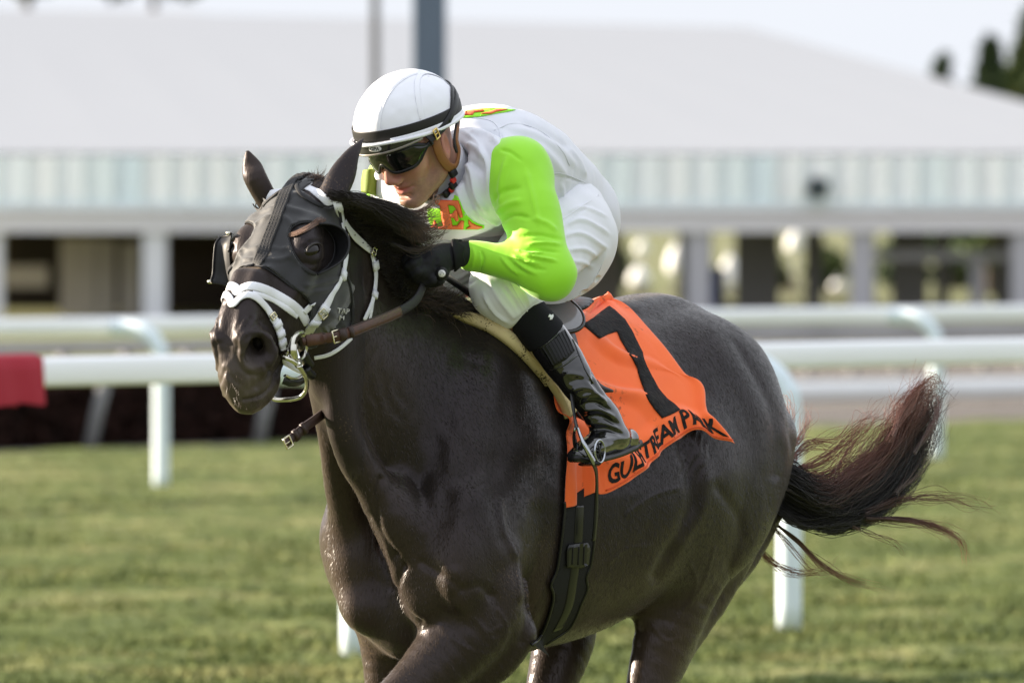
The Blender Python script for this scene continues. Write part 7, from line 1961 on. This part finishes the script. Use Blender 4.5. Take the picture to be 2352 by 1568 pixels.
# depth: the roots lie on the neck, the ends stand off it
rootD = []
tab = [cast(x, y, horse_bvh, 0, D0 - .75)[0][1] for x, y in root]
rd = np.interp(ti, np.arange(len(root)), smooth_rows(np.array(tab)[:, None], 12)[:, 0])[:, None]
lay = R_.uniform(0, 1, (n, 1))
Dd = rd - .012 - .010 * lay + tt * (.05 + .05 * lay)
# hold the hairs in front of the neck they lie over
flatQ = Q.reshape(-1, 2); Ds = np.empty(len(flatQ))
for i, (x, y) in enumerate(flatQ):
    h, nn, ii, t = horse_bvh.ray_cast(Vector(CAM), Vector(ray(x, y)).normalized()); Ds[i] = h[1] if h is not None else 1e3
Ds = Ds.reshape(n, k); Dd = np.where((tt > .08) | (lay > .3), np.minimum(Dd, Ds - .004 - .014 * lay), Dd)
for _ in range(4): Dd[:, 1:-1] = .25 * Dd[:, :-2] + .5 * Dd[:, 1:-1] + .25 * Dd[:, 2:]
rad = .00082 * (1 - .7 * tt ** 1.4) * R_.uniform(.7, 1.3, (n, 1))
tint = np.clip(.04 + .75 * smoothstep(.72, 1.05, tt * L[:, None]) * R_.random((n, 1)), 0, 1)
mp_, mr_, mt_ = [px_paths(Q, Dd)], [rad], [tint]
dm = float(np.median(rd)) - .02
for gd, nn, sp, t0, t1 in (([(900, 470), (945, 490), (985, 480), (1000, 455), (1005, 448)], 46, 9, .1, 1.), ([(900, 480), (950, 500), (990, 495), (1015, 480)], 40, 9, .1, 1.), ([(910, 500), (960, 520), (1000, 522), (1035, 505)], 40, 9, .05, .9), ([(905, 530), (960, 552), (1000, 545), (1036, 512)], 34, 8, .0, .5), ([(900, 560), (950, 578), (995, 560), (1022, 530)], 30, 9, .0, .4), ([(905, 520), (950, 540), (990, 540), (1020, 528)], 30, 9, .0, .4)):
    a, b, c = wisp(gd, nn, sp, dm, dm + .06, t0, t1); 
    q_ = np.linspace(0, 21, k).astype(int) if a.shape[1] != k else slice(None); mp_.append(a[:, q_]); mr_.append(b[:, q_]); mt_.append(c[:, q_])
# short rough hair over the withers
for i in range(380):
    u = R_.random(); x0, y0 = 925 + 118 * u + R_.normal(0, 5), 690 + 30 * u + R_.normal(0, 9); p, nn = cast(x0, y0, horse_bvh, -.002, D0 - .6)
    l = R_.uniform(.03, .075); d = norm(np.array((.7, .1, .35 + R_.normal(0, .35))) + R_.normal(0, .15, 3) + nn * .25); s_ = np.linspace(0, 1, k)[:, None]
    mp_.append((p + d * l * s_ + nn * .012 * np.sin(s_ * np.pi) - UP * .012 * s_ ** 2)[None]); mr_.append((.0009 * (1 - .7 * s_[:, 0]))[None]); mt_.append(np.full((1, k), R_.uniform(0, .5)) * s_[:, 0])
# forelock ends and the reddish lock over the eye
for i in range(60):
    x0, y0 = R_.uniform(705, 745), R_.uniform(404, 414); p, nn = cast(x0, y0, horse_bvh, -.002); d = norm(np.array((R_.normal(.2, .5), -.2, R_.uniform(.1, .7)))); s_ = np.linspace(0, 1, k)[:, None]
    mp_.append((p + d * R_.uniform(.012, .03) * s_)[None]); mr_.append((.0007 * (1 - .7 * s_[:, 0]))[None]); mt_.append(np.full((1, k), .4))
for i in range(34):
    q0 = np.array((R_.normal(738, 4), R_.normal(506, 3))); q1 = np.array((R_.normal(672, 5), R_.normal(541, 3))); s_ = np.linspace(0, 1, k)
    P = []
    for s in s_:
        x, y = q0 + (q1 - q0) * s + np.array((0, 5 * math.sin(s * 3))); h, nn = cast(x, y, hh_bvh, .004); P.append(h)
    mp_.append(smooth_rows(np.array(P), 3)[None]); mr_.append(np.full((1, k), .0008)); mt_.append(np.full((1, k), R_.uniform(.6, 1)))
mane = strands('mane', np.concatenate(mp_), np.concatenate([np.broadcast_to(m_, (m_.shape[0], k)) for m_ in mr_]), np.clip(np.concatenate([np.broadcast_to(m_, (m_.shape[0], k)) for m_ in mt_]), 0, 1), M_MANE, horse)

# --- short coat: fine flat hairs lying down and back over the body, and whiskers on the lips
tri = np.concatenate([HQ[:, [0, 1, 2]], HQ[:, [0, 2, 3]]])
ar = np.linalg.norm(np.cross(HV[tri[:, 1]] - HV[tri[:, 0]], HV[tri[:, 2]] - HV[tri[:, 0]]), axis=1)
nh = 330000
ti_ = np.searchsorted(np.cumsum(ar) / ar.sum(), R_.random(nh)); ti_ = np.minimum(ti_, len(tri) - 1)
r1, r2 = np.sqrt(R_.random((nh, 1))), R_.random((nh, 1)); T3 = tri[ti_]
P0 = HV[T3[:, 0]] * (1 - r1) + HV[T3[:, 1]] * r1 * (1 - r2) + HV[T3[:, 2]] * r1 * r2
N0 = _n[T3[:, 0]]
keep = ((P0 - HO) @ HF < .98) & (P0[:, 2] > .45); P0, N0 = P0[keep], N0[keep]; T3 = T3[keep]; nh = len(P0)
fl = np.broadcast_to(-HF * .42 - UP * .9, (nh, 3)) + HL * .35 * vnoise(P0 * 3)[:, None] + HF * .5 * vnoise(P0 * 2.3 + 4)[:, None]
fl = fl - N0 * (fl * N0).sum(1, keepdims=True); fl /= np.linalg.norm(fl, axis=1, keepdims=True)
fl = fl + R_.normal(0, .16, (nh, 3)); sd_ = np.cross(fl, N0); sd_ /= np.linalg.norm(sd_, axis=1, keepdims=True)
L_ = R_.uniform(.006, .011, (nh, 1)); W_ = R_.uniform(.0005, .0010, (nh, 1)); lift = R_.uniform(.03, .14, (nh, 1))
V = np.stack([P0 - sd_ * W_, P0 + sd_ * W_, P0 + fl * L_ + N0 * L_ * lift], 1).reshape(-1, 3)
tn = np.clip(brown[T3[:, 0]] * .8 + .25 * R_.random(nh), 0, 1)
M_FUR = hair_mat('coat_hair', (.0085, .0070, .0070), (.075, .048, .031)); M_FUR.node_tree.nodes['Principled BSDF'].inputs['Specular IOR Level'].default_value = .26
fur = make('coat_hair', V, np.arange(nh * 3).reshape(-1, 3), M_FUR, horse, smooth=False, attrs={'tint': np.repeat(tn, 3)}); fur['kind'] = 'stuff'
wp, wr_, wt_ = [], [], []
for i in range(70):
    x0, y0 = (R_.uniform(535, 640), R_.uniform(905, 928)) if i < 45 else (R_.uniform(515, 560), R_.uniform(850, 900))
    p, nn = cast(x0, y0, horse_bvh, -.002); d = norm(nn * .6 - UP * .7 + R_.normal(0, .25, 3)); s_ = np.linspace(0, 1, k)[:, None]
    wp.append((p + d * R_.uniform(.008, .026) * s_)[None]); wr_.append((.00045 * (1 - .6 * s_[:, 0]))[None]); wt_.append(np.full((1, k), .3))
strands('whiskers', np.concatenate(wp), np.concatenate(wr_), np.concatenate(wt_), M_MANE, horse)
